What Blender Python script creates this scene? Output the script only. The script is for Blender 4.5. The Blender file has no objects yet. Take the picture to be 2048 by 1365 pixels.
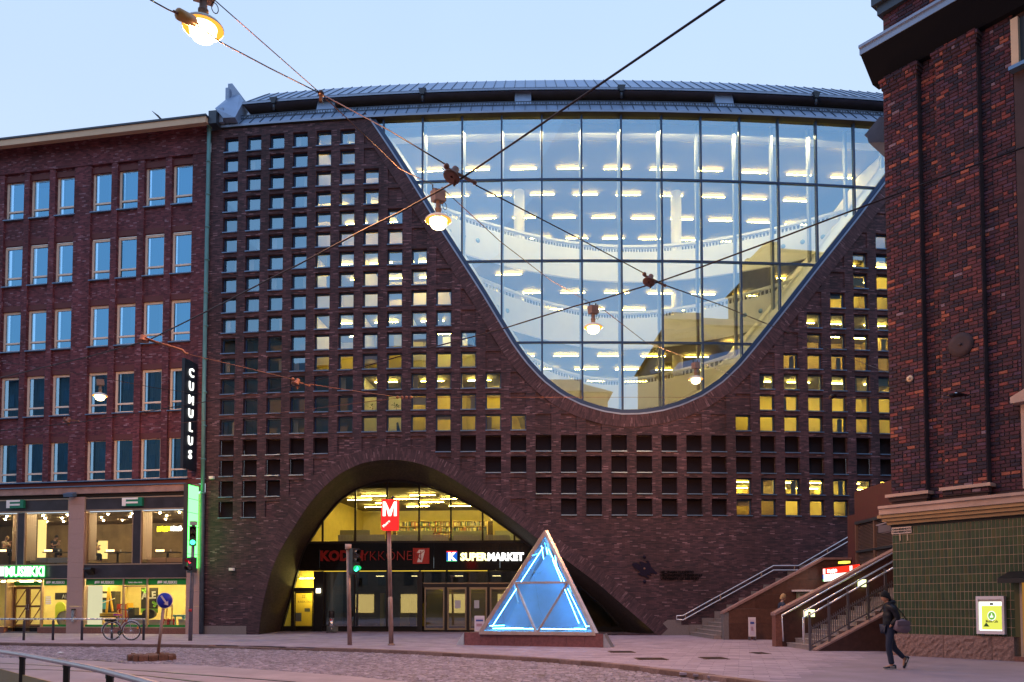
import bpy, bmesh, math, random
from mathutils import Vector, Matrix
random.seed(7)
sc = bpy.context.scene
COL = sc.collection
PI = math.pi

# ---------------------------------------------------------------- camera
F, PITCH, CY, CAMZ = 1600.0, 0.0433, 1142.67, 1.45      # focal length and centre in photo pixels (2048 wide)
cam_data = bpy.data.cameras.new('camera')
cam = bpy.data.objects.new('camera', cam_data)
COL.objects.link(cam)
cam.location = (0, 0, CAMZ)
cam.rotation_euler = (PI / 2 + PITCH, 0, 0)
cam_data.sensor_width = 36.0
cam_data.sensor_fit = 'HORIZONTAL'
cam_data.lens = F / 2048 * 36
cam_data.shift_y = (CY - 682.5) / 2048
cam_data.clip_start = 0.05
cam_data.clip_end = 3000
sc.camera = cam

# ---------------------------------------------------------------- dusk sky
world = bpy.data.worlds.new('World')
sc.world = world
world.use_nodes = True
wt = world.node_tree
wt.nodes.clear()
w_out = wt.nodes.new('ShaderNodeOutputWorld')
w_bg = wt.nodes.new('ShaderNodeBackground')
w_sky = wt.nodes.new('ShaderNodeTexSky')
w_sky.sky_type = 'NISHITA'
w_sky.sun_disc = False
w_sky.sun_elevation = math.radians(9)
w_sky.sun_rotation = math.radians(200)
w_sky.air_density = 1.2
w_sky.ozone_density = 2.5
SKY_STRENGTH = 0.085
w_tc = wt.nodes.new('ShaderNodeTexCoord')
w_sep = wt.nodes.new('ShaderNodeSeparateXYZ')
w_ramp = wt.nodes.new('ShaderNodeValToRGB')            # thin even cloud over the evening sky, a little whiter low down
w_ramp.color_ramp.elements[0].position = 0.0
w_ramp.color_ramp.elements[0].color = (10.4, 12.0, 13.4, 1)
w_ramp.color_ramp.elements[1].position = 1.0
w_ramp.color_ramp.elements[1].color = (6.0, 9.2, 16.0, 1)
w_noise = wt.nodes.new('ShaderNodeTexNoise')
w_noise.inputs['Scale'].default_value = 1.6
w_noise.inputs['Detail'].default_value = 3
w_mix = wt.nodes.new('ShaderNodeMix')
w_mix.data_type = 'RGBA'
w_mr = wt.nodes.new('ShaderNodeMapRange')
w_mr.inputs['To Min'].default_value = 0.74
w_mr.inputs['To Max'].default_value = 0.96
wt.links.new(w_tc.outputs['Generated'], w_sep.inputs[0])
wt.links.new(w_sep.outputs['Z'], w_ramp.inputs[0])
wt.links.new(w_tc.outputs['Generated'], w_noise.inputs['Vector'])
wt.links.new(w_noise.outputs['Fac'], w_mr.inputs['Value'])
wt.links.new(w_mr.outputs[0], w_mix.inputs[0])
wt.links.new(w_sky.outputs[0], w_mix.inputs[6])
wt.links.new(w_ramp.outputs[0], w_mix.inputs[7])
wt.links.new(w_mix.outputs[2], w_bg.inputs['Color'])
w_bg.inputs['Strength'].default_value = SKY_STRENGTH
wt.links.new(w_bg.outputs[0], w_out.inputs[0])

sun_data = bpy.data.lights.new('sun', 'SUN')             # last soft daylight from behind the camera
sun_data.energy = 0.05
sun_data.angle = math.radians(40)
sun_data.color = (0.75, 0.85, 1.0)
sun = bpy.data.objects.new('sun', sun_data)
COL.objects.link(sun)
sun.rotation_euler = (math.radians(50), 0, math.radians(-20))

sc.view_settings.view_transform = 'Standard'
sc.view_settings.look = 'None'
sc.view_settings.exposure = 0.0
sc.view_settings.gamma = 1.0
sc.view_settings.use_curve_mapping = False
sc.cycles.max_bounces = 8
sc.cycles.diffuse_bounces = 3
sc.cycles.glossy_bounces = 4
sc.cycles.transparent_max_bounces = 24
sc.cycles.sample_clamp_indirect = 6.0
sc.cycles.caustics_reflective = False
sc.cycles.caustics_refractive = False

# ---------------------------------------------------------------- photo pixel -> place in the world
SP, CP = math.sin(PITCH), math.cos(PITCH)
CAM = Vector((0, 0, CAMZ))
def ray(px, py):
    u = (px - 1024) / F
    v = (CY - py) / F
    return Vector((u, CP - v * SP, SP + v * CP))
def gp(px, py, z=0.0):
    d = ray(px, py)
    return CAM + d * ((z - CAMZ) / d.z)
def yp(px, py, y):
    d = ray(px, py)
    return CAM + d * (y / d.y)
def pl(px, py, p0, n):
    d = ray(px, py)
    return CAM + d * ((p0 - CAM).dot(n) / d.dot(n))

# the library front is a long shallow arc: s along the wall, z up, dep behind the brick face
RAD, AX, AY = 132.12, 3.743, 39.394
def fp(s, z, dep=0.0):
    a = s / RAD
    return Vector((AX + (RAD - dep) * math.sin(a), AY + RAD - (RAD - dep) * math.cos(a), z))
def fac(px, py, dep=0.0):
    d = ray(px, py)
    r = RAD - dep
    cx, cy = AX, AY + RAD
    A = d.x * d.x + d.y * d.y
    B = -2 * (d.x * cx + d.y * cy)
    C = cx * cx + cy * cy - r * r
    t = (-B - math.sqrt(B * B - 4 * A * C)) / (2 * A)
    p = CAM + d * t
    return math.atan2(p.x - cx, cy - p.y) * RAD, p.z

# ---------------------------------------------------------------- mesh builder and object helpers
class MB:
    def __init__(self):
        self.v, self.f, self.uv, self.sm = [], [], [], []
    def face(self, pts, uv=None, smooth=False):
        i = len(self.v)
        self.v += [tuple(p) for p in pts]
        self.f.append(tuple(range(i, i + len(pts))))
        self.uv.append(uv)
        self.sm.append(smooth)
        return self
    def mesh(self, vs, fs, smooth=False):
        i = len(self.v)
        self.v += [tuple(p) for p in vs]
        for f in fs:
            self.f.append(tuple(i + k for k in f))
            self.uv.append(None)
            self.sm.append(smooth)
        return self
    def hexa(self, p):                                   # 8 points: bottom ring then top ring
        return self.mesh(p, [(3, 2, 1, 0), (4, 5, 6, 7), (0, 1, 5, 4), (1, 2, 6, 5), (2, 3, 7, 6), (3, 0, 4, 7)])
    def box(self, c, size, rot=None):
        hx, hy, hz = size[0] / 2, size[1] / 2, size[2] / 2
        c = Vector(c)
        q = [Vector((x, y, z)) for z in (-hz, hz) for x, y in ((-hx, -hy), (hx, -hy), (hx, hy), (-hx, hy))]
        if rot is not None:
            q = [rot @ k for k in q]
        return self.hexa([c + k for k in q])
    def boxm(self, M, lo, hi):                           # box lo..hi in the local frame M
        x0, y0, z0 = lo
        x1, y1, z1 = hi
        return self.hexa([M @ Vector(k) for k in ((x0, y0, z0), (x1, y0, z0), (x1, y1, z0), (x0, y1, z0),
                                                  (x0, y0, z1), (x1, y0, z1), (x1, y1, z1), (x0, y1, z1))])
    def bar(self, a, b, w, h=None, up=Vector((0, 0, 1))):
        a, b = Vector(a), Vector(b)
        h = h or w
        d = (b - a).normalized()
        if abs(d.dot(up)) > .98:
            up = Vector((0, 1, 0))
        s = d.cross(up).normalized() * (w / 2)
        t = s.cross(d).normalized() * (h / 2)
        return self.hexa([a - s - t, a + s - t, b + s - t, b - s - t, a - s + t, a + s + t, b + s + t, b - s + t])
    def tube(self, pts, r, n=8, cap=True, closed=False):
        pts = [Vector(p) for p in pts]
        rr = r if isinstance(r, (list, tuple)) else [r] * len(pts)
        m = len(pts)
        rings = []
        prev = None
        for i, p in enumerate(pts):
            a = pts[i - 1] if (i > 0 or closed) else p
            b = pts[(i + 1) % m] if (i < m - 1 or closed) else p
            d = (b - a).normalized()
            if prev is None:
                up = Vector((0, 0, 1)) if abs(d.z) < .9 else Vector((0, 1, 0))
                s = d.cross(up).normalized()
            else:
                s = (prev - d * prev.dot(d)).normalized()
            prev = s
            t = s.cross(d)
            rings.append([p + (s * math.cos(2 * PI * k / n) + t * math.sin(2 * PI * k / n)) * rr[i] for k in range(n)])
        vs = [q for ring in rings for q in ring]
        fs = []
        for i in range(m if closed else m - 1):
            j = (i + 1) % m
            for k in range(n):
                l = (k + 1) % n
                fs.append((i * n + k, j * n + k, j * n + l, i * n + l))
        if cap and not closed:
            fs.append(tuple(range(n)))
            fs.append(tuple(range((m - 1) * n + n - 1, (m - 1) * n - 1, -1)))
        return self.mesh(vs, fs, True)
    def lathe(self, prof, c, n=16, M=None):              # prof: (radius, height) pairs about z through c
        c = Vector(c)
        vs, fs = [], []
        for r, z in prof:
            for k in range(n):
                q = Vector((r * math.cos(2 * PI * k / n), r * math.sin(2 * PI * k / n), z))
                vs.append(c + (M @ q if M else q))
        for i in range(len(prof) - 1):
            for k in range(n):
                l = (k + 1) % n
                fs.append((i * n + k, i * n + l, (i + 1) * n + l, (i + 1) * n + k))
        return self.mesh(vs, fs, True)
    def prism(self, poly, d):                            # polygon of 3D points pushed along d
        d = Vector(d)
        n = len(poly)
        poly = [Vector(p) for p in poly]
        vs = poly + [p + d for p in poly]
        fs = [tuple(range(n - 1, -1, -1)), tuple(range(n, 2 * n))]
        fs += [(k, (k + 1) % n, n + (k + 1) % n, n + k) for k in range(n)]
        return self.mesh(vs, fs)
    def ball(self, c, r, n=10, sq=(1, 1, 1)):
        prof = [(max(1e-4, math.sin(PI * i / n)) * r, -math.cos(PI * i / n) * r) for i in range(n + 1)]
        return self.lathe(prof, c, n + 2, Matrix.Diagonal(Vector(sq)).to_3x3())
    def data(self, name, mat):
        me = bpy.data.meshes.new(name)
        me.from_pydata(self.v, [], self.f)
        if any(u is not None for u in self.uv):
            lay = me.uv_layers.new(name='UVMap')
            buf = []
            for f, u in zip(self.f, self.uv):
                for k in range(len(f)):
                    buf += list(u[k]) if u is not None else [0.0, 0.0]
            lay.data.foreach_set('uv', buf)
        me.polygons.foreach_set('use_smooth', self.sm)
        if mat:
            me.materials.append(mat)
        me.update()
        return me
    def build(self, name, mat, parent=None):
        return put(bpy.data.objects.new(name, self.data(name, mat)), parent)

def base_of(o):
    M = Matrix.Identity(4)
    while o is not None:
        M = Matrix.LocRotScale(o.location, o.rotation_euler, o.scale) @ M
        if o.parent is not None:
            M = o.matrix_parent_inverse @ M
        o = o.parent
    return M
def put(o, parent=None):
    COL.objects.link(o)
    if parent is not None:
        o.parent = parent
        o.matrix_parent_inverse = base_of(parent).inverted()
    return o
def tag(o, label, cat, group=None, kind=None):
    o['label'] = label
    if cat: o['category'] = cat
    if group: o['group'] = group
    if kind: o['kind'] = kind
    return o
def thing(name, label, cat, loc=(0, 0, 0), group=None):
    o = bpy.data.objects.new(name, None)
    o.empty_display_size = 0.2
    o.location = loc
    COL.objects.link(o)
    return tag(o, label, cat, group)
def struct(o):
    o['kind'] = 'structure'
    return o
def copy_tree(src, loc, rotz=None, label=None):
    r = src.copy()
    COL.objects.link(r)
    r.location = loc
    if rotz is not None:
        r.rotation_euler = (0, 0, rotz)
    if label:
        r['label'] = label
    for ch in list(src.children):
        c = ch.copy()
        COL.objects.link(c)
        c.parent = r
        for g in list(ch.children):
            d = g.copy()
            COL.objects.link(d)
            d.parent = c
    return r
def text(name, body, mat, M, size, parent=None, extrude=0.01, bold=0.0, align='LEFT', sx=1.0):
    cu = bpy.data.curves.new(name, 'FONT')
    cu.body = body
    cu.size = size
    cu.extrude = extrude
    cu.offset = bold
    cu.align_x = align
    cu.resolution_u = 2
    cu.materials.append(mat)
    tmp = bpy.data.objects.new(name, cu)
    me = bpy.data.meshes.new_from_object(tmp)
    bpy.data.objects.remove(tmp)
    bpy.data.curves.remove(cu)
    o = bpy.data.objects.new(name, me)
    COL.objects.link(o)
    Mx = M @ Matrix.Diagonal((sx, 1, 1, 1))
    if parent is not None:
        o.parent = parent
        o.matrix_parent_inverse = base_of(parent).inverted()
    o.matrix_basis = Mx
    return o
def frame(o, x, z):                                      # text/plate frame: x runs right, z up, facing -x.cross(z)... toward the viewer
    x = Vector(x).normalized()
    z = Vector(z).normalized()
    n = x.cross(z).normalized()
    return Matrix(((x.x, z.x, n.x, o[0]), (x.y, z.y, n.y, o[1]), (x.z, z.z, n.z, o[2]), (0, 0, 0, 1)))
def fframe(s, z, dep):
    a = s / RAD
    return Matrix.Translation(fp(s, z, dep)) @ Matrix.Rotation(a, 4, 'Z')
def resample(pts, n):
    L = [0.0]
    for a, b in zip(pts, pts[1:]):
        L.append(L[-1] + math.dist(a, b))
    out, j = [], 0
    for i in range(n + 1):
        t = L[-1] * i / n
        while j < len(L) - 2 and L[j + 1] < t:
            j += 1
        k = (t - L[j]) / max(1e-9, L[j + 1] - L[j])
        out.append(tuple(p + (q - p) * k for p, q in zip(pts[j], pts[j + 1])))
    return out
def smooth_pts(p, it=2):
    for _ in range(it):
        p = [p[0]] + [tuple((a + 2 * b + c) / 4 for a, b, c in zip(p[i - 1], p[i], p[i + 1])) for i in range(1, len(p) - 1)] + [p[-1]]
    return p
def offset2(pts, d):
    out = []
    for i, p in enumerate(pts):
        a = pts[max(0, i - 1)]
        b = pts[min(len(pts) - 1, i + 1)]
        tx, ty = b[0] - a[0], b[1] - a[1]
        L = math.hypot(tx, ty)
        out.append((p[0] + ty / L * d, p[1] - tx / L * d))
    return out
def inside(poly, x, y):
    c = False
    n = len(poly)
    j = n - 1
    for i in range(n):
        xi, yi = poly[i]
        xj, yj = poly[j]
        if (yi > y) != (yj > y) and x < (xj - xi) * (y - yi) / (yj - yi) + xi:
            c = not c
        j = i
    return c
def clip(poly, x0, y0, x1, y1):                          # polygon cut to a rectangle
    def cut(p, f, g):
        out = []
        for i in range(len(p)):
            a, b = p[i - 1], p[i]
            fa, fb = f(a), f(b)
            if (fa >= 0) != (fb >= 0):
                t = fa / (fa - fb)
                out.append((a[0] + (b[0] - a[0]) * t, a[1] + (b[1] - a[1]) * t))
            if fb >= 0:
                out.append(b)
        return out
    for f in (lambda q: q[0] - x0, lambda q: x1 - q[0], lambda q: q[1] - y0, lambda q: y1 - q[1]):
        poly = cut(poly, f, None)
        if len(poly) < 3:
            return []
    out = []
    for q in poly:
        if not out or math.dist(q, out[-1]) > 1e-4:
            out.append(q)
    if len(out) > 2 and math.dist(out[0], out[-1]) < 1e-4:
        out.pop()
    return out if len(out) > 2 else []

# ---------------------------------------------------------------- materials
def nd(t, kind, **kw):
    n = t.nodes.new(kind)
    for k, v in kw.items():
        if k in n.inputs:
            n.inputs[k].default_value = v
        else:
            setattr(n, k, v)
    return n
def M(name, col, rough=.6, metal=0.0, noise=0.0, scale=4.0, bump=0.0, bscale=40.0, spec=.5, stretch=(1, 1, 1), hue=0.0):
    m = bpy.data.materials.new(name)
    m.use_nodes = True
    t = m.node_tree
    b = t.nodes['Principled BSDF']
    b.inputs['Base Color'].default_value = (*col, 1)
    b.inputs['Roughness'].default_value = rough
    b.inputs['Metallic'].default_value = metal
    b.inputs['Specular IOR Level'].default_value = spec
    if noise or bump:
        tc = nd(t, 'ShaderNodeTexCoord')
        mp = nd(t, 'ShaderNodeMapping')
        mp.inputs['Scale'].default_value = stretch
        t.links.new(tc.outputs['Object'], mp.inputs[0])
    if noise:
        n = nd(t, 'ShaderNodeTexNoise', Scale=scale, Detail=6.0, Roughness=.65)
        t.links.new(mp.outputs[0], n.inputs['Vector'])
        mr = nd(t, 'ShaderNodeMapRange')
        mr.inputs['From Min'].default_value = .3
        mr.inputs['From Max'].default_value = .7
        mr.inputs['To Min'].default_value = 1 - noise
        mr.inputs['To Max'].default_value = 1 + noise
        t.links.new(n.outputs['Fac'], mr.inputs['Value'])
        hsv = nd(t, 'ShaderNodeHueSaturation', Color=(*col, 1))
        t.links.new(mr.outputs[0], hsv.inputs['Value'])
        t.links.new(hsv.outputs[0], b.inputs['Base Color'])
        mr2 = nd(t, 'ShaderNodeMapRange')
        mr2.inputs['To Min'].default_value = max(0, rough - .15)
        mr2.inputs['To Max'].default_value = min(1, rough + .15)
        t.links.new(n.outputs['Fac'], mr2.inputs['Value'])
        t.links.new(mr2.outputs[0], b.inputs['Roughness'])
    if bump:
        n2 = nd(t, 'ShaderNodeTexNoise', Scale=bscale, Detail=4.0)
        t.links.new(mp.outputs[0], n2.inputs['Vector'])
        bp = nd(t, 'ShaderNodeBump', Strength=bump, Distance=.02)
        t.links.new(n2.outputs['Fac'], bp.inputs['Height'])
        t.links.new(bp.outputs[0], b.inputs['Normal'])
    return m
def emis(name, col, strength):
    m = bpy.data.materials.new(name)
    m.use_nodes = True
    t = m.node_tree
    t.nodes.clear()
    o = nd(t, 'ShaderNodeOutputMaterial')
    e = nd(t, 'ShaderNodeEmission', Color=(*col, 1), Strength=strength)
    t.links.new(e.outputs[0], o.inputs[0])
    return m
def glass(name, refl, tint=(1, 1, 1), gcol=(1, 1, 1), wav=0.0):
    m = bpy.data.materials.new(name)
    m.use_nodes = True
    t = m.node_tree
    t.nodes.clear()
    o = nd(t, 'ShaderNodeOutputMaterial')
    mx = nd(t, 'ShaderNodeMixShader')
    tr = nd(t, 'ShaderNodeBsdfTransparent', Color=(*tint, 1))
    gl = nd(t, 'ShaderNodeBsdfGlossy', Color=(*gcol, 1), Roughness=0.0)
    fr = nd(t, 'ShaderNodeFresnel', IOR=1.5)
    ad = nd(t, 'ShaderNodeMath', operation='ADD', use_clamp=True)
    ad.inputs[1].default_value = refl
    t.links.new(fr.outputs[0], ad.inputs[0])
    t.links.new(ad.outputs[0], mx.inputs[0])
    t.links.new(tr.outputs[0], mx.inputs[1])
    t.links.new(gl.outputs[0], mx.inputs[2])
    if wav:
        tc = nd(t, 'ShaderNodeTexCoord')
        n = nd(t, 'ShaderNodeTexNoise', Scale=.9, Detail=1.0)
        bp = nd(t, 'ShaderNodeBump', Strength=wav, Distance=.02)
        t.links.new(tc.outputs['Object'], n.inputs['Vector'])
        t.links.new(n.outputs['Fac'], bp.inputs['Height'])
        t.links.new(bp.outputs[0], gl.inputs['Normal'])
    t.links.new(mx.outputs[0], o.inputs[0])
    return m
def brick_uv(name, ca, cb, mortar, bw, bh, ms=.012, light=None, lightamt=.06, bumps=.35, wash=.25):
    m = bpy.data.materials.new(name)
    m.use_nodes = True
    t = m.node_tree
    b = t.nodes['Principled BSDF']
    b.inputs['Roughness'].default_value = .75
    b.inputs['Specular IOR Level'].default_value = .4
    uv = nd(t, 'ShaderNodeUVMap')
    br = nd(t, 'ShaderNodeTexBrick')
    br.offset = .5
    br.inputs['Scale'].default_value = 1
    br.inputs['Brick Width'].default_value = bw
    br.inputs['Row Height'].default_value = bh
    br.inputs['Mortar Size'].default_value = ms / 2
    br.inputs['Mortar Smooth'].default_value = .3
    br.inputs['Bias'].default_value = 0
    br.inputs['Color1'].default_value = (0, 0, 0, 1)
    br.inputs['Color2'].default_value = (1, 1, 1, 1)
    br.inputs['Mortar'].default_value = (.5, .5, .5, 1)
    t.links.new(uv.outputs[0], br.inputs['Vector'])
    rp = nd(t, 'ShaderNodeValToRGB')
    cr = rp.color_ramp
    cr.elements[0].position = 0
    cr.elements[0].color = (*ca, 1)
    cr.elements[1].position = .8
    cr.elements[1].color = (*cb, 1)
    if light:
        e = cr.elements.new(1 - lightamt)
        e.color = (*cb, 1)
        e = cr.elements.new(1.0)
        e.color = (*light, 1)
    t.links.new(br.outputs['Color'], rp.inputs[0])
    mx = nd(t, 'ShaderNodeMix', data_type='RGBA')
    mx.inputs[7].default_value = (*mortar, 1)
    t.links.new(br.outputs['Fac'], mx.inputs[0])
    t.links.new(rp.outputs[0], mx.inputs[6])
    n = nd(t, 'ShaderNodeTexNoise', Scale=.35, Detail=5.0)
    t.links.new(uv.outputs[0], n.inputs['Vector'])
    mr = nd(t, 'ShaderNodeMapRange')
    mr.inputs['From Min'].default_value = .3
    mr.inputs['From Max'].default_value = .7
    mr.inputs['To Min'].default_value = 1 - wash
    mr.inputs['To Max'].default_value = 1 + wash
    t.links.new(n.outputs['Fac'], mr.inputs['Value'])
    mp = nd(t, 'ShaderNodeMapping')                          # rain streaks and soot running down the wall
    mp.inputs['Scale'].default_value = (1.1, .07, 1)
    t.links.new(uv.outputs[0], mp.inputs[0])
    n3 = nd(t, 'ShaderNodeTexNoise', Scale=1.0, Detail=6.0, Roughness=.65)
    t.links.new(mp.outputs[0], n3.inputs['Vector'])
    mr3 = nd(t, 'ShaderNodeMapRange')
    for k, v in (('From Min', .32), ('From Max', .68), ('To Min', .74), ('To Max', 1.2)):
        mr3.inputs[k].default_value = v
    t.links.new(n3.outputs['Fac'], mr3.inputs['Value'])
    ml = nd(t, 'ShaderNodeMath', operation='MULTIPLY')
    t.links.new(mr.outputs[0], ml.inputs[0])
    t.links.new(mr3.outputs[0], ml.inputs[1])
    hs = nd(t, 'ShaderNodeHueSaturation')
    t.links.new(mx.outputs[2], hs.inputs['Color'])
    t.links.new(ml.outputs[0], hs.inputs['Value'])
    t.links.new(hs.outputs[0], b.inputs['Base Color'])
    bp = nd(t, 'ShaderNodeBump', Strength=bumps, Distance=.01, invert=True)
    t.links.new(br.outputs['Fac'], bp.inputs['Height'])
    t.links.new(bp.outputs[0], b.inputs['Normal'])
    return m
def pieces_mat(name, ramp, rough=.7, bump=.3, bscale=60.0, noise=.25, nscale=9.0, spec=.4):
    """colour by piece: random per mesh island plus random per object"""
    m = bpy.data.materials.new(name)
    m.use_nodes = True
    t = m.node_tree
    b = t.nodes['Principled BSDF']
    b.inputs['Roughness'].default_value = rough
    b.inputs['Specular IOR Level'].default_value = spec
    g = nd(t, 'ShaderNodeNewGeometry')
    oi = nd(t, 'ShaderNodeObjectInfo')
    ad = nd(t, 'ShaderNodeMath', operation='ADD')
    fr = nd(t, 'ShaderNodeMath', operation='FRACT')
    t.links.new(g.outputs['Random Per Island'], ad.inputs[0])
    t.links.new(oi.outputs['Random'], ad.inputs[1])
    t.links.new(ad.outputs[0], fr.inputs[0])
    rp = nd(t, 'ShaderNodeValToRGB')
    cr = rp.color_ramp
    cr.interpolation = 'CONSTANT' if len(ramp) > 4 else 'LINEAR'
    cr.elements[0].position, cr.elements[0].color = ramp[0][0], (*ramp[0][1], 1)
    cr.elements[1].position, cr.elements[1].color = ramp[-1][0], (*ramp[-1][1], 1)
    for p, c in ramp[1:-1]:
        e = cr.elements.new(p)
        e.color = (*c, 1)
    t.links.new(fr.outputs[0], rp.inputs[0])
    n = nd(t, 'ShaderNodeTexNoise', Scale=nscale, Detail=6.0, Roughness=.7)
    t.links.new(g.outputs['Position'], n.inputs['Vector'])
    mr = nd(t, 'ShaderNodeMapRange')
    mr.inputs['From Min'].default_value = .3
    mr.inputs['From Max'].default_value = .7
    mr.inputs['To Min'].default_value = 1 - noise
    mr.inputs['To Max'].default_value = 1 + noise
    t.links.new(n.outputs['Fac'], mr.inputs['Value'])
    hs = nd(t, 'ShaderNodeHueSaturation')
    t.links.new(rp.outputs[0], hs.inputs['Color'])
    t.links.new(mr.outputs[0], hs.inputs['Value'])
    t.links.new(hs.outputs[0], b.inputs['Base Color'])
    if bump:
        n2 = nd(t, 'ShaderNodeTexNoise', Scale=bscale, Detail=4.0)
        t.links.new(g.outputs['Position'], n2.inputs['Vector'])
        bp = nd(t, 'ShaderNodeBump', Strength=bump, Distance=.01)
        t.links.new(n2.outputs['Fac'], bp.inputs['Height'])
        t.links.new(bp.outputs[0], b.inputs['Normal'])
    return m

BRK = brick_uv('library_brick', (.022, .0145, .024), (.080, .040, .053), (.024, .019, .026), .26, .0590, light=(.19, .12, .15), lightamt=.09)
BRK_RING = brick_uv('library_ring_brick', (.032, .019, .030), (.082, .043, .057), (.031, .024, .031), .305, .0590, light=(.17, .11, .135))
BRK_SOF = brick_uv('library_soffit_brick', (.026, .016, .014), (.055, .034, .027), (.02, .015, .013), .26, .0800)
BRK_L = brick_uv('office_brick', (.060, .014, .027), (.155, .042, .058), (.06, .034, .044), .215, .0700, light=(.24, .15, .20), lightamt=.11)
GRANITE_G = M('grey_granite', (.16, .145, .15), .6, noise=.25, scale=30, bump=.2, bscale=120)
GRANITE_P = M('pink_granite', (.40, .27, .25), .55, noise=.28, scale=60, bump=.15, bscale=150)
GRANITE_R = M('red_granite', (.19, .075, .055), .5, noise=.35, scale=14, bump=.1, bscale=80)
STEEL_BLUE = M('blue_grey_steel', (.022, .055, .13), .42, .35, noise=.1, scale=2)
STEEL_SILL = M('zinc_sill', (.13, .23, .38), .4, .55, noise=.12, scale=3)
ZINC = M('zinc_roof', (.22, .31, .46), .42, .35, noise=.16, scale=1.2)
ZINC_D = M('zinc_dark', (.05, .07, .10), .45, .5, noise=.15, scale=2)
BLACK = M('black_metal', (.012, .012, .014), .5, .2, noise=.15)
BLACK_M = M('matt_black', (.015, .014, .014), .8)
WHITE = M('white_plaster', (.82, .80, .76), .7, noise=.05, scale=1.5)
CEIL = M('ceiling_panel', (.17, .135, .06), .8, noise=.1, scale=2)
WALL_Y = M('interior_wall', (.74, .62, .20), .8, noise=.08, scale=2)
WOOD_Y = M('pale_wood', (.52, .38, .13), .55, noise=.2, scale=2.5, stretch=(1, 1, 9))
GLASS_A = glass('atrium_glass', .43, (.92, .93, .84), (.46, .76, 1.0), .012)
GLASS_W = glass('window_glass', .30, (.88, .92, .82), (.42, .74, 1.0), .03)
GLASS_S = glass('shop_glass', .08, (.92, .95, .94))
STRIP = emis('strip_light', (1.0, .74, .18), 135)
STEEL = M('brushed_steel', (.60, .62, .65), .28, .9, noise=.08, scale=8)
# ---------------------------------------------------------------- ground, road, pavement
ASPH = M('asphalt', (.115, .092, .092), .85, noise=.22, scale=2.2, bump=.35, bscale=90)
ASPH_P = M('pavement_asphalt', (.25, .205, .25), .8, noise=.2, scale=.8, bump=.25, bscale=110)
CONC = M('track_concrete', (.33, .265, .29), .75, noise=.22, scale=1.1, bump=.25, bscale=60)
SLAB = pieces_mat('paving_slab', [(0, (.275, .22, .27)), (.5, (.325, .262, .32)), (1, (.37, .30, .36))], rough=.75, bump=.2, noise=.26, nscale=.9)
KERB = pieces_mat('kerb_granite', [(0, (.16, .09, .075)), (.5, (.21, .125, .11)), (1, (.26, .165, .15))], rough=.7, bump=.35, noise=.3, nscale=14)
SETT = pieces_mat('granite_sett', [(0, (.19, .15, .175)), (.45, (.25, .20, .235)), (.75, (.30, .245, .285)), (1, (.39, .33, .38))], rough=.6, bump=.4, noise=.3, nscale=12)
RAILM = M('tram_rail', (.22, .20, .20), .35, .85, noise=.2)

kerb_px = [(-420, 1281), (-150, 1284), (0, 1286), (170, 1288.5), (300, 1289), (390, 1290), (520, 1293), (640, 1296.5), (740, 1298.5),
           (830, 1303), (1000, 1311.5), (1200, 1325), (1390, 1348), (1530, 1366), (1800, 1420), (1980, 1490)]
kerb = [gp(*p) for p in kerb_px]
kerb2 = [(p.x, p.y) for p in kerb]
kerb2 = smooth_pts(resample(kerb2, 60), 3)
def kerb_y(x):
    for a, b in zip(kerb2, kerb2[1:]):
        if a[0] <= x <= b[0]:
            return a[1] + (b[1] - a[1]) * (x - a[0]) / (b[0] - a[0])
    return kerb2[0][1] if x < kerb2[0][0] else -99
g = MB()
g.face([(-1500, -1500, -.16), (1500, -1500, -.16), (1500, 1500, -.16), (-1500, 1500, -.16)])
ground = struct(g.build('ground', ASPH))

road = struct(MB().face([(-60, -40, -.112), (40, -40, -.112), (40, 45, -.112), (-60, 45, -.112)]).build('road', ASPH))
pv = MB()
off = offset2(kerb2, -.28)
for (a, b), (c, d) in zip(zip(kerb2, kerb2[1:]), zip(off, off[1:])):
    if d[1] > 46 and c[1] > 46: continue
    pv.face([(c[0], c[1], -.006), (d[0], d[1], -.006), (d[0] + 26, d[1] + 45, -.006), (c[0] + 26, c[1] + 45, -.006)])
e_ = off[-1]
pv.face([(e_[0], e_[1], -.006), (e_[0] + 2, e_[1] - 9, -.006), (e_[0] + 60, e_[1] - 9, -.006), (e_[0] + 60, e_[1] + 45, -.006), (e_[0] + 26, e_[1] + 45, -.006)])
pv.face([(-60, off[0][1] + 2, -.006), (off[0][0], off[0][1], -.006), (off[0][0] + 26, off[0][1] + 45, -.006), (-60, 78, -.006)])
pavement = struct(pv.build('pavement', ASPH_P))

# kerb stones, each its own
kp = resample(kerb2, 62)
ki = resample(offset2(kp, -.28), 62)
for i in range(62):
    a, b = Vector((*kp[i], 0)), Vector((*kp[i + 1], 0))
    c, d = Vector((*ki[i + 1], 0)), Vector((*ki[i], 0))
    a, b = a.lerp(b, .008), b.lerp(a, .008)
    d, c = d.lerp(c, .008), c.lerp(d, .008)
    px_x = 1024 + F * a.x / a.y
    h = -.045 if 400 < px_x < 620 else .004
    h2 = h + random.uniform(-.004, .004)
    lift = Vector((0, 0, 1))
    m = MB()
    bev = .018
    base = [q + lift * -.15 for q in (a, b, c, d)]
    mid = [q + lift * (h2 - bev) for q in (a, b, c, d)]
    ctr = (a + b + c + d) / 4
    top = [q.lerp(ctr, .03) + lift * h2 for q in (a, b, c, d)]
    m.hexa(base + mid)
    m.mesh(mid + top, [(0, 1, 5, 4), (1, 2, 6, 5), (2, 3, 7, 6), (3, 0, 4, 7), (4, 5, 6, 7)])
    m.build('kerb_stone', KERB, pavement)

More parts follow.
